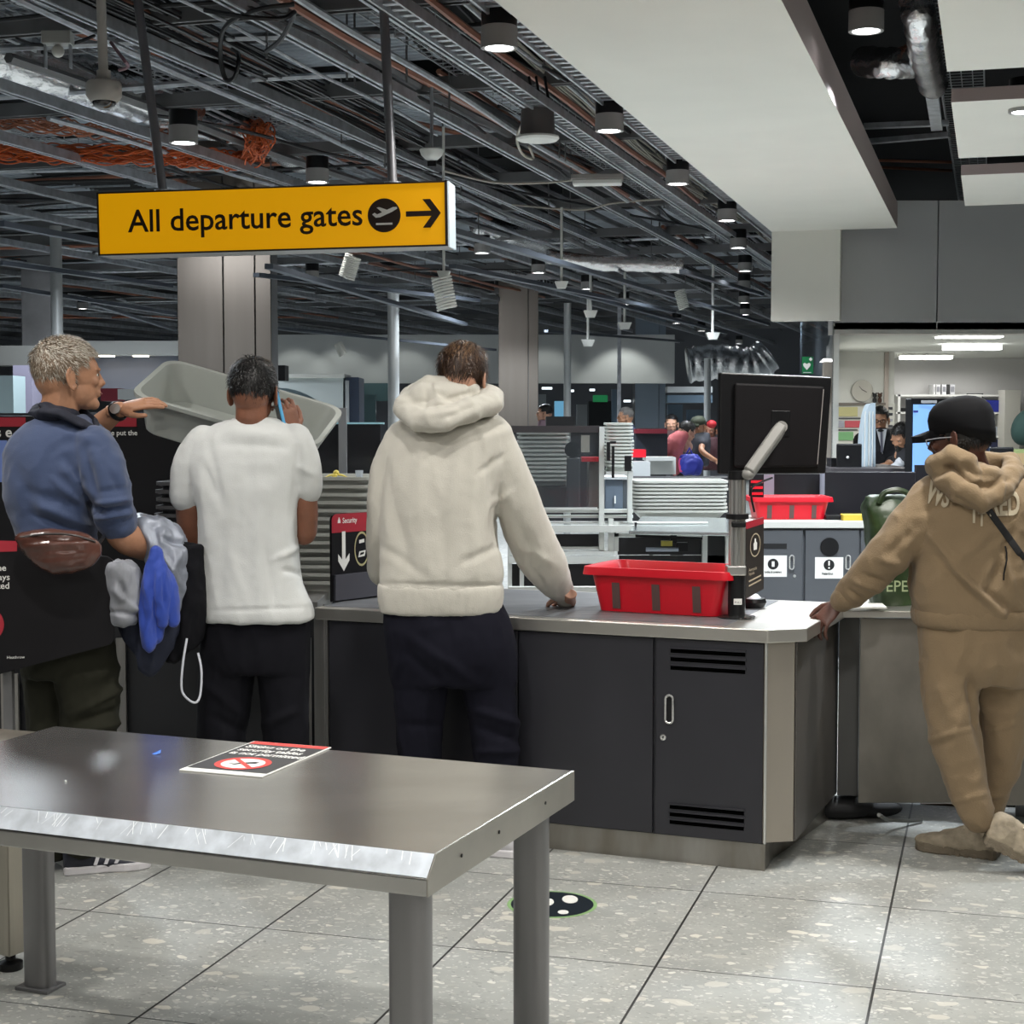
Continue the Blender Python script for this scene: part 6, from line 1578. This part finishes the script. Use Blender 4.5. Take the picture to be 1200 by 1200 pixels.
s1, T1 = shoe(a, (f.pt(76,1012).x, f.D-.02, 0), math.radians(-72), .30, stripe, wso)
for k in range(3):
    for sd in (1, -1):
        y0 = .10+k*.035; MB().hexa([T1(sd*.040,y0,.035), T1(sd*.040,y0+.012,.035), T1(sd*.034,y0+.028,.078-k*.008), T1(sd*.034,y0+.016,.078-k*.008)], [T1(sd*.052,y0,.035), T1(sd*.052,y0+.012,.035), T1(sd*.044,y0+.028,.078-k*.008), T1(sd*.044,y0+.016,.078-k*.008)]).build('stripe', wsh, s1)
shoe(a, (f.pt(62,1005).x, f.D+.08, 0), math.radians(-55), .30, stripe, wso)
# watch
w_ = f.pt(138,482,.225)
wt_ = thing('wristwatch', 'black wristwatch on the arm lifting the tray', 'watch', w_)
dw = (f.pt(142,478,.22)-f.pt(122,494,.27)).normalized(); a1, b1 = frame_from(dw)
MB().tube([w_+a1*.036*math.cos(t)+b1*.034*math.sin(t) for t in [2*PI*k/24 for k in range(24)]], [(.004,.011)]*24, 8, close=True, ref=dw).build('strap', black, wt_, smooth=True)
MB().lathe(w_+V((.0,-.036,.008)), [(0,0),(.019,0),(.019,.009),(0,.010)], 20, V((0,-1,.25))).build('watch_case', mat('watch_steel', (.4,.4,.4), .3, .9), wt_, smooth=True)
# belt bag
bgc = P(70,646,5.3)
bg_ = thing('belt_bag', 'brown leather belt bag worn on the back of the grey-haired person', 'bag', bgc)
lea = mat('leather_brown', (.085,.035,.026), .24, var=.25, vscale=12, bump=.25, bscale=30, coat=.3)
m = MB(); R = []
for x, yt, yb, dp_ in ((20,628,634,.02),(26,624,644,.05),(40,622,660,.08),(62,622,671,.095),(85,624,670,.09),(104,628,664,.07),(114,634,656,.04),(118,640,650,.02)):
    c = P(x, (yt+yb)/2, 5.305); h_ = (yb-yt)/2*f.D/F
    R.append([c+V((0, -dp_*.5*math.cos(t) - .0, h_*math.sin(t))) for t in [2*PI*k/20 for k in range(20)]])
m.rings(R)
cloth(m, .0055, [(30,640,110,636,3,.004),(40,655,100,650,4,-.003),(36,648,105,644,3,-.003)], .003, (6,6,14), 3, 2).build('bag_body', lea, bg_, smooth='all')
MB().tube(smoothpath([P(24,630,5.28), P(50,626,5.262), P(85,627,5.262), P(112,635,5.285)]), (.004), 6).build('zip', mat('zip_dark', (.02,.012,.01), .4), bg_, smooth=True)
MB().tube(smoothpath([P(112,640,5.30), P(118,634,5.33), P(122,628,5.42)]), (.004,.008), 8).build('buckle_strap', black, bg_)
# black crossbody strap/bag side beside the belt bag
# ---- tray in the raised hand
yw = math.radians(-4)
tw0, th0 = .72, .15
tcen = P(274,512,6.16)
m = tray_mb(tw0, .42, th0, .07, rim=.022, taper=.84)
# tilt: opening towards us and down to the right
Rt = Matrix.Rotation(math.radians(14.5), 4, 'Y') @ Matrix.Rotation(math.radians(22), 4, 'X') @ Matrix.Rotation(math.radians(-4), 4, 'Z')
ht = m.build('held_tray', tray_m, smooth=True); tag(ht, 'large grey tray held up at a tilt by the grey-haired person', 'tray')
ht.matrix_world = Matrix.Translation(tcen) @ Rt
# ---- garments over the right forearm
def drape(name, mt, label, cat, rows, D, amp, sc, seed, strokes=(), vox=.0065):
    ff = Fig(D); m = MB(); ff.trunk(m, rows, 2.2)
    return tag(cloth(m, vox, strokes, amp, sc, seed, 2).build(name, mt, smooth='all'), label, cat)
silver_c = mat('jacket_silver', (.24,.26,.31), .4, .2, var=.45, vscale=9, bump=.4, bscale=18)
drape('silver_jacket', silver_c, 'silver-grey crumpled jacket lying over the forearm of the grey-haired person', 'jacket', [(608,160,172,.03,0),(614,154,196,.07,0),(630,160,212,.08,0),(660,176,221,.08,0),(700,190,222,.07,0),(742,198,218,.05,0)], 5.66, .010, (14,14,5), 3, [(165,615,215,690,4,.012),(178,615,205,720,4,-.012),(190,630,214,640,3,-.012)])
drape('grey_hoodie', mat('jacket_grey', (.26,.27,.30), .7, var=.3, vscale=9), 'light grey garment with a cuff hanging below the elbow', 'jacket', [(660,130,150,.05,0),(672,129,160,.06,0),(700,132,160,.06,0),(724,134,157,.05,0),(729,135,156,.04,0)], 5.48, .008, (16,16,8), 5, [(138,690,156,716,3,.01),(134,716,158,719,2.5,-.008),(140,680,150,710,2.5,-.01)])
fb = Fig(5.50); mb_ = MB()
for l in ([(183,646,0,5),(178,680,-.01,10),(174,720,-.01,9),(174,756,-.01,6.5)], [(184,650,0,5),(188,685,-.01,10),(189,712,-.01,7),(191,731,-.01,3.5)], [(186,655,.02,5),(196,690,.02,10),(200,715,.02,8),(203,728,.02,5)], [(182,660,.02,8),(184,700,.02,11),(182,745,.02,8)]): fb.limb(mb_, l)
tag(cloth(mb_, .0055, [(180,670,179,750,2,-.005),(190,665,193,715,2,-.005),(186,660,170,752,2,.004)], .0055, (24,24,5), 7, 3).build('blue_jacket', mat('jacket_blue', (.008,.045,.34), .7, sheen=.2), smooth='all'), 'bright blue garment hanging over the forearm', 'jacket')
drape('black_jacket', mat('jacket_black', (.004,.004,.006), .9, spec=.2), 'black coat hanging down behind the blue garment', 'jacket', [(640,205,236,.04,.08),(680,208,240,.06,.08),(720,206,240,.07,.08),(745,200,236,.07,.08),(768,196,214,.05,.06),(772,198,208,.04,.06)], 5.60, .008, (14,14,5), 9)
drape('dark_coat', mat('jacket_darkblue', (.012,.016,.035), .8), 'dark navy coat lowest in the bundle over the forearm', 'jacket', [(690,140,200,.05,.0),(735,142,210,.06,0),(765,158,196,.06,0),(782,168,186,.05,0),(788,172,180,.03,0)], 5.62, .008, (14,14,5), 10)
m = MB(); ff = Fig(5.6)
m.tube(smoothpath([ff.pt(219,748,0), ff.pt(214,780,-.01), ff.pt(213,808,-.01), ff.pt(221,820,-.01), ff.pt(230,823,-.01), ff.pt(235,812,0), ff.pt(236,785,0), ff.pt(232,765,0)]), [(.004,.002)]*57, 8)
tag(m.build('white_strap', mat('strap_white', (.6,.62,.68), .5), smooth=True), 'loop of a white-edged strap dangling from the black coat', 'strap')

# ------------------------------------------------------------------ person in tan tracksuit
f = Fig(5.72); a = thing('person', 'person in a tan tracksuit and black cap leaning with one hand on the counter corner', 'person', (f.pt(1150,1010).x, f.D, 0))
hc_ = f.pt(1124,512,.0); Rh = RZ(58, -9)
hm, LH = head_mesh(hc_, Rh, 1.02, f.pt(1142,562,.0))
body = MB(); f.trunk(body, [(560,1110,1170,.06,0),(590,1095,1190,.09,0),(650,1085,1190,.10,0),(720,1085,1190,.11,0),(760,1090,1190,.11,0)])
f.limb(body, [(1080,598,-.02,20),(1048,650,-.01,17),(1015,682,.05,14),(984,706,.14,10.5)])
f.limb(body, [(1200,600,.02,20),(1222,670,.06,17),(1226,720,.18,14),(1215,745,.30,11)])
f.limb(body, [(1115,750,.02,27),(1118,860,-.04,20),(1146,955,-.06,12)]); f.limb(body, [(1172,750,.04,27),(1176,860,.06,19),(1150,950,.10,12)])
lh = hand(f.pt(982,708,.16), (-.62,-.05,-.62), (-.45,-.55,.75), 1, .98, (.35,.55,.6,.6), .1, .35)
rh = hand(f.pt(1214,746,.31), (-.4,.5,-.6), (.6,-.3,.4), 1, .98, (.5,.5,.5,.5), .5)
join(hm, remesh(body, .009, 2), lh, rh).build('body', skin3, a, smooth='all')
eyes(a, LH, Rh, 1, lips=lip)
hair(a, hc_, Rh, 1.0, mat('hair_black', (0,0,0)), lambda x, y: (.08 if y > .03 else (-.01 if y > 0 else -.085)), 2600, .020, 12, r=(.083,.105,.094), cz=.02, zmax=-.01)
# glasses
gl = thing('glasses', 'clear framed glasses under the peak of the black cap', 'glasses', LH(0,.1,0))
gm2 = mat('glasses_frame', (.5,.5,.55), .2, .3)
for x in (-1, 1):
    MB().tube([LH(x*.033+.022*math.cos(t), .103-.004*abs(math.cos(t)), .001+.017*math.sin(t)) for t in [2*PI*k/20 for k in range(20)]], .0022, 6, close=True).build('lens_rim', gm2, gl, smooth=True)
    MB().tube([LH(x*.056,.098,.004), LH(x*.078,.05,.004), LH(x*.083,-.002,.0)], .0022, 6).build('temple_arm', gm2, gl, smooth=True)
# cap
cap_m = mat('cap_black', (.003,.003,.004), .85, spec=.2)
m = MB(); R = []
for z, k in ((.018,1.0),(.04,1.04),(.07,1.05),(.098,.96),(.118,.80),(.131,.56),(.138,.30),(.140,.06)):
    R.append([LH(.088*k*math.cos(t), -.014+.108*k*math.sin(t), z-(.055 if z < .03 else .03)*(math.sin(t) < 0)*(-math.sin(t))*(z < .06)) for t in [2*PI*i/40 for i in range(40)]])
m.rings(R); cm = m
bm2 = MB(); top = []; bot = []
for i in range(17):
    t = PI*(.14+.72*i/16); x = .082*math.cos(t); y = -.014+.100*math.sin(t)
    top.append((x, y, .034)); 
    q = math.sin(PI*i/16)**.5; bot.append((x*.90, y+.080*q, .012+.008*(1-abs(math.cos(t)))))
vs = [LH(x,y,z+.006) for x,y,z in top]+[LH(x,y,z+.006) for x,y,z in bot]+[LH(x,y,z-.022) for x,y,z in top]+[LH(x,y,z-.016) for x,y,z in bot]; n_ = 17
fs = []
for i in range(16): fs += [(i,i+1,n_+i+1,n_+i), (2*n_+i,3*n_+i,3*n_+i+1,2*n_+i+1), (n_+i,n_+i+1,3*n_+i+1,3*n_+i)]
bm2.add(vs, fs)
cap = thing('baseball_cap', 'black baseball cap on the person in the tan tracksuit', 'cap', LH(0,0,.05))
cm.build('crown', cap_m, cap, smooth='all'); bm2.build('peak', cap_m, cap, smooth=True)
MB().ball(LH(0,-.014,.133), .006).build('button', cap_m, cap, smooth=True)
tan = mat('fleece_tan', (.215,.150,.084), .95, bump=.25, bscale=200, sheen=.08)
hd = MB()
f.trunk(hd, [(556,1105,1185,.08,.0),(566,1088,1204,.11,.0),(582,1075,1218,.14,.0),(610,1072,1226,.155,0),(650,1070,1222,.155,0),(690,1068,1216,.155,0),(712,1072,1214,.15,0),(722,1076,1210,.14,0)], 2.5)
f.limb(hd, [(1096,584,.0,27),(1074,612,-.01,27),(1050,642,-.01,25),(1024,668,.03,22),(1004,688,.08,19),(990,700,.12,15)])
f.limb(hd, [(1200,588,.02,28),(1222,640,.05,25),(1228,700,.12,21),(1222,735,.22,17)])
st_ = [(1072,640,1062,700,5,-.008),(1085,620,1150,700,5,.006),(1110,660,1185,730,4,.008),(1095,650,1160,720,4,-.006),(1040,650,1070,620,5,-.006),(1030,655,1058,660,4,.007),(1000,680,1030,690,3.5,.008),(1010,672,1036,682,3,-.008),(994,690,1012,702,3,-.007),(1185,620,1160,690,5,-.008),(1190,640,1200,720,5,.006),(1080,600,1110,590,5,-.006),(1150,690,1195,720,3.5,-.008),(1170,640,1190,700,4,.007)]
cloth(hd, .0082, st_, .0055, (8,8,6), 14).build('sweatshirt', tan, a, smooth='all')
wb = MB(); f.trunk(wb, [(712,1070,1216,.152,0),(718,1069,1217,.155,0),(729,1071,1213,.15,0),(734,1076,1208,.14,0)], 2.5); cloth(wb, .008, [], .0015, (30,30,1), 3).build('waistband', tan, a, smooth='all')
cf = MB(); f.limb(cf, [(993,698,.10,16),(986,704,.14,14)]); cloth(cf, .006, [], .001, (20,20,20), 3).build('cuff', tan, a, smooth='all')
ho = MB()
ho.tube([f.pt(x, y, d) for x, y, d in ((1097,546,-.02),(1106,558,-.10),(1124,578,-.16),(1148,588,-.17),(1172,574,-.13),(1187,556,-.04),(1184,544,.05),(1156,544,.09),(1122,540,.08),(1104,540,.04))], [(f.r(13), f.r(12))]*10, 18, close=True)
ho.ball(f.pt(1142,566,-.08), (f.r(38), .08, f.r(22)), Matrix.Rotation(.1, 3, 'Y'))
ho.ball(f.pt(1116,545,-.03), (f.r(20), .08, f.r(15)), Matrix.Rotation(-.5, 3, 'Y'))
ho.tube([f.pt(1094,548,-.07), f.pt(1114,534,-.10), f.pt(1134,544,-.13), f.pt(1142,566,-.16)], [f.r(10),f.r(12),f.r(12),f.r(8)], 12)
cloth(ho, .0065, [(1092,560,1120,544,4,-.009),(1104,575,1150,600,5,-.008),(1130,545,1148,560,4,-.010),(1146,552,1170,556,4,.009),(1150,575,1186,560,4,-.009),(1110,560,1150,580,5,.006),(1176,560,1170,590,3,.008)], .005, (9,9,9), 16).build('hood', tan, a, smooth='all')
tr = MB()
f.trunk(tr, [(722,1078,1206,.13,0),(745,1078,1206,.14,.0),(775,1080,1204,.14,0),(800,1084,1202,.12,.01)], 2.4)
f.limb(tr, [(1114,775,-.01,36),(1117,830,-.04,31),(1122,870,-.05,28),(1132,915,-.06,22),(1143,948,-.07,18.5),(1147,958,-.07,16)])
f.limb(tr, [(1170,775,.03,35),(1176,830,.05,29),(1176,870,.06,26),(1168,915,.08,20),(1158,950,.09,16)])
cloth(tr, .009, [(1090,868,1138,850,3,.005),(1094,876,1120,866,3,-.004),(1120,856,1146,846,2.5,-.005),(1135,800,1148,880,5,-.010),(1118,940,1156,928,3,.004),(1100,800,1120,850,7,.005),(1155,860,1195,845,3,.004),(1130,770,1150,860,5,-.008),(1160,935,1176,930,3,.006)], .006, (8,8,6), 18).build('trousers', tan, a, smooth='all')
tsh = mat('shoe_tan', (.30,.25,.18), .7, var=.25, vscale=25, bump=.5, bscale=40); tso = mat('sole_tan', (.16,.13,.09), .7, bump=.5, bscale=60)
# planted back foot, pointing left
shoe(a, (f.pt(1172,1000).x+.02, f.D+.08, 0.0), math.radians(62), .30, tsh, tso, w=.054, hs=1.15, st=.036, lumpy=True)
# crossed foot: toe down on the floor, heel raised towards us
hl = P(1160,962,f.D-.10)
shoe(a, (hl.x-.02, hl.y+.02, .105), math.radians(-104), .30, tsh, tso, pitch=-.42, w=.054, hs=1.15, st=.036, lumpy=True)
# lettering on the back
let = mat('lettering_cream', (.42,.36,.26), .9)
def on_back(tx, px, py, size, sx, shear=0, rot=0):
    o = f.pt(px, py, -.19); rr = Matrix.Rotation(rot, 3, 'Y') @ V((1,0,0)); uu = Matrix.Rotation(rot, 3, 'Y') @ V((0,0,1))
    m = text_mb(tx, size, o, rr, uu, 0, bold=.03, sx=sx)
    return m
import mathutils
from mathutils.bvhtree import BVHTree
sw_o = [c for c in a.children if c.name.startswith('sweatshirt')][0]
bvh = BVHTree.FromPolygons([ROOT[a.name] @ v.co for v in sw_o.data.vertices], [tuple(p.vertices) for p in sw_o.data.polygons])
def wrap(m, off=.0025):
    b = bmesh.new(); vs = [b.verts.new(v) for v in m.v]
    for fc in m.f:
        try: b.faces.new([vs[i] for i in fc])
        except Exception: pass
    bmesh.ops.triangulate(b, faces=b.faces)
    for _ in range(3):
        es = [e for e in b.edges if e.calc_length() > .010]
        if es: bmesh.ops.subdivide_edges(b, edges=es, cuts=1); bmesh.ops.triangulate(b, faces=[x for x in b.faces if len(x.verts) > 3])
    for v in b.verts:
        d = (v.co-V((0,0,CH))).normalized(); h = bvh.ray_cast(v.co-d*.3, d)
        if h[0] is not None: v.co = h[0]-d*.006
    o = MB(); o.v = [v.co.copy() for v in b.verts]; b.verts.index_update(); o.f = [tuple(v.index for v in x.verts) for x in b.faces]; o.mi = [0]*len(o.f); b.free(); return o
for tx, px, py, sz, sx_l, rot in (('W', 1083, 587, .115, .50, .30), ('S', 1102, 592, .10, .55, .30), ('I', 1139, 612, .09, .6, .0), ('T', 1146, 616, .07, .6, .0), ('RED', 1159, 604, .115, .50, -.04)):
    wrap(on_back(tx, px, py, sz, sx_l, 0, rot)).build('back_lettering', let, sw_o)
# crossbody strap
def on_surf(px, py, off=.004):
    o = V((0,0,CH)); d = ray(px, py).normalized(); h = bvh.ray_cast(o, d); return (h[0]-d*off) if h[0] is not None else P(px, py, f.D-.16)
st2 = thing('crossbody_strap', 'black crossbody strap with a white cord running down the back of the tan sweatshirt', 'strap', on_surf(1165,610))
sp_ = [on_surf(1148+i*5.2, 583+i*7.2) for i in range(11)]
MB().tube(sp_, [(.012,.003)]*11, 8, ref=V((0,1,0))).build('strap_band', black_m, st2)
MB().tube([on_surf(1178+2*math.sin(i), 640+i*8, .01) for i in range(6)], .003, 6).build('cord', black, st2)
# ------------------------------------------------------------------ people further back
def simple_person(D, label, x, head, shirt_rows, shirt_mat, arms=(), sleeves=(), trousers=None, tr_mat=None, skin=None, hair_mat=None, yaw=0, tilt=0, vox=.016, s=1.0, hairline=None, zl=None, beard=None, nst=500, hands=()):
    f = Fig(D); a = thing('person', label, 'person', (f.pt(x, 600).x, D, 0))
    hc = f.pt(*head); Rh = RZ(yaw, tilt); hm, LH = head_mesh(hc, Rh, s, f.pt(head[0]+(0), head[1]+.17*F/D, .03))
    body = MB(); rows = [(py, (xl+xr)/2-(xr-xl)*.40, (xl+xr)/2+(xr-xl)*.40, ry*.8, dy) for py, xl, xr, ry, dy in shirt_rows]
    f.trunk(body, rows)
    for l in arms: f.limb(body, l)
    hs = [hand(f.pt(*p), d, n, sd, 1.0, (.4,.4,.5,.5), .4, .1, voxel=.006) for p, d, n, sd in hands]
    join(hm, remesh(body, vox, 2), *hs).build('body', skin, a, smooth='all')
    eyes(a, LH, Rh, s, lips=lip)
    if hair_mat: hair(a, hc, Rh, s, hair_mat, zl or (lambda x, y: (.065 if y > .05 else (.02 if y > .01 else -.04))), nst, .025, 3, wid=.003)
    sh = MB(); f.trunk(sh, shirt_rows)
    for l in sleeves: f.limb(sh, l)
    so = cloth(sh, vox, [], .008, (8,8,5), 3).build('shirt', shirt_mat, a, smooth='all')
    if trousers:
        t = MB(); f.trunk(t, trousers[0])
        for l in trousers[1]: f.limb(t, l)
        cloth(t, vox, [], .006, (8,8,4), 5).build('trousers', tr_mat, a, smooth='all')
    return a, f, LH, hc, Rh
blk2 = mat('hair_black', (0,0,0))
# far lane group
a, f, LH, _, _ = simple_person(18.5, 'person in a pink T-shirt bending over the far lane left of the monitor', 786, (805,506,0),
    [(506,793,808,.08,0),(512,785,806,.11,0),(525,778,800,.13,0),(540,784,798,.14,0),(556,786,799,.14,0)], mat('shirt_pink', (.50,.13,.14), .8),
    arms=[[(784,520,-.1,3.2),(779,528,-.12,3),(782,545,-.1,2.4)]], sleeves=[[(788,514,-.05,5),(781,524,-.1,5),(780,528,-.1,4.4)]],
    trousers=([(553,786,800,.14,0),(566,786,800,.14,0)], [[(789,566,0,4.5),(789,600,0,4),(789,655,0,3)], [(796,566,0,4.5),(797,600,0,4),(797,655,0,3)]]), tr_mat=mat('far_trousers', (.02,.018,.02), .9), skin=skin1, hair_mat=blk2, yaw=-70, tilt=-25, s=1.0)
t = thing('backpack', 'blue backpack with pink edge carried at the far lane beside the person in pink', 'backpack', f.pt(812,550,-.3))
m = MB(); f2 = Fig(18.2); f2.trunk(m, [(534,799,816,.08,0),(540,797,822,.12,0),(550,798,821,.13,0),(555,801,819,.10,0)])
cloth(m, .016, [], .012, (12,12,12), 2).build('backpack_body', mat('pack_blue', (.02,.03,.30), .6), t, smooth='all')
MB().tube([f2.pt(798,537,-.05), f2.pt(797,545,-.05), f2.pt(799,553,-.05)], .022, 8).build('pink_edge', mat('pack_pink', (.5,.05,.15), .6), t, smooth=True)
MB().tube([f2.pt(803,535,-.02), f2.pt(808,525,-.03), f2.pt(812,534,-.02)], .014, 8).build('backpack_strap', mat('pack_blue', (0,0,0)), t, smooth=True)
a, f, LH, hc, Rh = simple_person(18.9, 'person in a green cap and grey top reaching across the far lane', 818, (818,500,0),
    [(508,808,828,.08,0),(514,804,831,.12,0),(525,805,831,.13,0),(545,806,829,.13,0)], mat('shirt_darkgrey', (.05,.055,.07), .8),
    arms=[[(827,514,0,4),(822,527,-.2,3.6),(834,537,-.3,3.0),(840,540,-.3,2.6)]], sleeves=[[(827,512,0,5),(823,520,-.1,5)]], skin=skin4, hair_mat=None, yaw=150, tilt=-10,
    hands=[((839,540,-.3),(.9,-.1,-.4),(0,-.4,.9),1)])
capg = thing('green_cap', 'dull green cap on the far person beside the monitor', 'cap', LH(0,0,.06))
m = MB(); m.rings([[LH(.086*k*math.cos(t), -.01+.104*k*math.sin(t), z) for t in [2*PI*i/24 for i in range(24)]] for z, k in ((.03,1),(.06,1.02),(.09,.92),(.115,.65),(.125,.2))])
m.build('crown', mat('cap_green', (.04,.05,.03), .8), capg, smooth='all')
MB().tube([LH(-.05,.09,.035), LH(0,.13,.03), LH(.05,.09,.035)], .02, 8).build('peak', mat('cap_green', (0,0,0)), capg, smooth=True)
simple_person(19.8, 'dark clothed person with a red bag behind the green cap at the far lane', 834, (832,505,0),
    [(513,824,840,.1,0),(525,822,846,.14,0),(550,824,848,.14,0)], mat('shirt_maroon', (.05,.015,.02), .8), skin=skin2, hair_mat=blk2, yaw=160)
tag(MB().ball(P(834,497,19.5), (.06,.05,.05)).build('red_bag', mat('bag_red', (.5,.02,.03), .6), smooth=True), 'small red bag behind the far people by the monitor', 'bag')
simple_person(20.5, 'person in a brown top behind the person in pink at the far lane', 783, (787,497,0),
    [(505,777,797,.1,0),(515,774,800,.14,0),(540,774,800,.14,0)], mat('shirt_brown', (.06,.03,.03), .8), skin=skin1, hair_mat=blk2, yaw=170)
simple_person(21, 'seated grey-haired person at the far left lane beside the far pillar', 735, (733,488,0),
    [(497,726,742,.1,0),(506,722,746,.14,0),(530,722,746,.14,0)], mat('shirt_slate', (.05,.07,.12), .8), skin=skin4, hair_mat=mat('hair_grey_far', (.15,.14,.13), .7), yaw=100)
simple_person(22, 'small far person in a pale mauve top right of the steel pillar', 639, (638,484,0),
    [(493,632,646,.1,0),(505,630,650,.14,0),(530,630,650,.14,0)], mat('shirt_mauve', (.30,.20,.24), .8), skin=skin1, hair_mat=blk2, yaw=90)
simple_person(20, 'standing far person in a white-striped dark jacket left of the person in pink', 770, (769,521,0),
    [(526,764,775,.08,0),(531,761,778,.11,0),(550,762,779,.12,0)], mat('jacket_striped', (.05,.05,.055), .7), skin=skin2, hair_mat=blk2, yaw=180, s=.9)
# office men
suit = mat('suit_black', (.008,.008,.012), .8); shw = mat('shirt_white', (.62,.64,.68), .7)
a, f, LH, hc, Rh = simple_person(15.2, 'person in a dark suit, white shirt, tie and glasses standing in the office', 1030, (1031,492,0),
    [(503,1017,1044,.10,0),(509,1008,1050,.13,0),(525,1003,1054,.15,0),(556,1004,1054,.15,0)], suit,
    arms=[[(1048,515,0,5),(1052,535,-.15,5),(1040,543,-.35,3.5)]], sleeves=[[(1048,514,0,7),(1053,534,-.12,6.5),(1043,543,-.3,5)], [(1009,514,0,7),(1003,535,-.08,6.5),(1008,550,-.2,5)]], skin=skin4, hair_mat=blk2, yaw=165, tilt=-8, vox=.012,
    hands=[((1040,544,-.38),(-.9,-.2,-.3),(0,-.4,.9),-1)], nst=900)
MB().prism([f.pt(1027,503,-.165), f.pt(1039,503,-.165), f.pt(1034,532,-.175)], V((0,-.01,0))).build('shirt_front', shw, a)
MB().prism([f.pt(1031.5,506,-.18), f.pt(1034,506,-.18), f.pt(1034.6,530,-.19), f.pt(1032,530,-.19)], V((0,-.006,0))).build('tie', mat('tie_grey', (.12,.12,.16), .7), a)
MB().ball(f.pt(1032,504.5,-.18), (.03,.012,.012)).build('tie_knot', black, a, smooth=True)
for x in (-1, 1):
    MB().tube([LH(x*.031+.023*math.cos(t), .100, .002+.016*math.sin(t)) for t in [2*PI*k/16 for k in range(16)]], .003, 6, close=True).build('glasses_rim', black, a, smooth=True)
MB().tube([LH(-.01,.102,.004), LH(.01,.102,.004)], .003, 6).build('glasses_bridge', black, a)
a, f, LH, hc, Rh = simple_person(14.3, 'bearded person in a black waistcoat and white sleeves leaning over the office desk', 1068, (1057,512,0),
    [(522,1056,1078,.09,.05),(531,1050,1082,.13,.03),(545,1050,1082,.15,0),(562,1052,1082,.15,0)], mat('waistcoat_black', (.010,.010,.014), .8),
    sleeves=[], arms=[], skin=skin4, hair_mat=blk2, yaw=125, tilt=-28, vox=.012, s=1.02, nst=1200)
m = MB(); f.limb(m, [(1058,538,-.03,5),(1050,548,-.15,5),(1038,555,-.30,4)]); f.limb(m, [(1081,535,0,5.5),(1083,548,-.05,5.5),(1078,558,-.15,4.5)])
cloth(m, .011, [], .006, (12,12,12), 5).build('white_sleeves', shw, a, smooth='all')
bd = MB()
for p, r in (((0,.060,-.088),(.042,.042,.030)), ((0,.085,-.070),(.030,.018,.022)), ((-.045,.03,-.065),(.016,.03,.035)), ((.045,.03,-.065),(.016,.03,.035)), ((0,.098,-.046),(.024,.008,.005))): bd.ball(LH(*p), r, Rh)
cloth(bd, .006, [], .004, (40,40,40), 3, 1).build('beard', blk2, a, smooth='all')
# ================================================================== LIGHT
def area(loc, sx, sy, power, col=(1,.97,.93), tgt=None, name='overhead_fill_light'):
    l = bpy.data.lights.new(name, 'AREA'); l.shape = 'RECTANGLE'; l.size = sx; l.size_y = sy; l.energy = power; l.color = col
    o = bpy.data.objects.new(name, l); C.objects.link(o); o.location = loc
    d = (V(tgt)-V(loc)) if tgt else V((0,0,-1)); o.rotation_euler = d.to_track_quat('-Z', 'Y').to_euler(); return o
# unseen fill lights added above and behind the camera
area((-1.5, -1.2, 3.2), 3.5, 1.2, 80)
area((1.8, 1.0, 3.2), .7, 1.2, 50)
for i, (x, y, p) in enumerate(((-2.3, 5.0, 90), (-.9, 3.6, 120), (1.75, 5.3, 190), (1.75, 2.9, 130), (-3.6, 4.4, 70), (-.2, 4.6, 70), (-1.6, 1.4, 90))):  # unseen downlights added overhead to brighten the near floor
    src = bpy.data.objects['downlight.001']
    o = dup(src, (x, y, 3.24), label='added unseen downlight overhead, '+['left','middle','right gap','right gap near','far left','over the counter','near'][i]+' of those above the camera side of the hall')
    spot((x, y, 3.22), p, 2.5, .7, rad=.09)
for (x, y, p) in ((-3, 12, 520), (1.2, 12.5, 420), (-2.6, 8.6, 240), (-6, 9.5, 260), (1.8, 8.6, 420), (3.5, 10.5, 420), (3.6, 7.2, 380), (-5, 19, 700), (0, 24, 700), (5, 27, 600), (-8, 28, 600), (-9, 16, 300), (2.2, 19, 300), (0, 17, 300), (-3, 36, 500), (4, 36, 600), (10, 34, 500), (-12, 34, 400)):  # spots without fittings, added to brighten the hall and the soffits
    spot((x, y, 3.25), p, 2.7, .8, (.85,.93,1), .15)
for px in (733, 395, 470, 340, 640):
    o_ = P(px, 402, 29.2); spot((o_.x, 29.2, 3.1), 24 if px == 733 else 9, 1.5, .5, (.95,1,.95), .05, (o_.x, 30.0, 1.9))
for px, pw in ((262, 70), (607, 60), (45, 60)):
    Y = 12.5 if px == 262 else (22 if px == 607 else 18); o_ = P(px, 480, Y); spot((o_.x-.6, Y, 3.3), pw, 1.8, .8, (.9,.95,1), .1, (o_.x+.2, Y+2.5, 1.6))
w = bpy.data.worlds.new('world'); bpy.context.scene.world = w; w.use_nodes = True
w.node_tree.nodes['Background'].inputs[0].default_value = (.75,.85,1,1); w.node_tree.nodes['Background'].inputs[1].default_value = .4
# light bounced up off the pale floor into the open void
for (x, y, sx, sy, p) in ():
    l = area((x, y, .15), sx, sy, p, (.86,.93,1), (x, y, 5), 'floor_bounce')
vs = bpy.context.scene.view_settings
vs.view_transform = 'Standard'; vs.look = 'None'; vs.gamma = 1; vs.use_curve_mapping = False; vs.exposure = 0.38
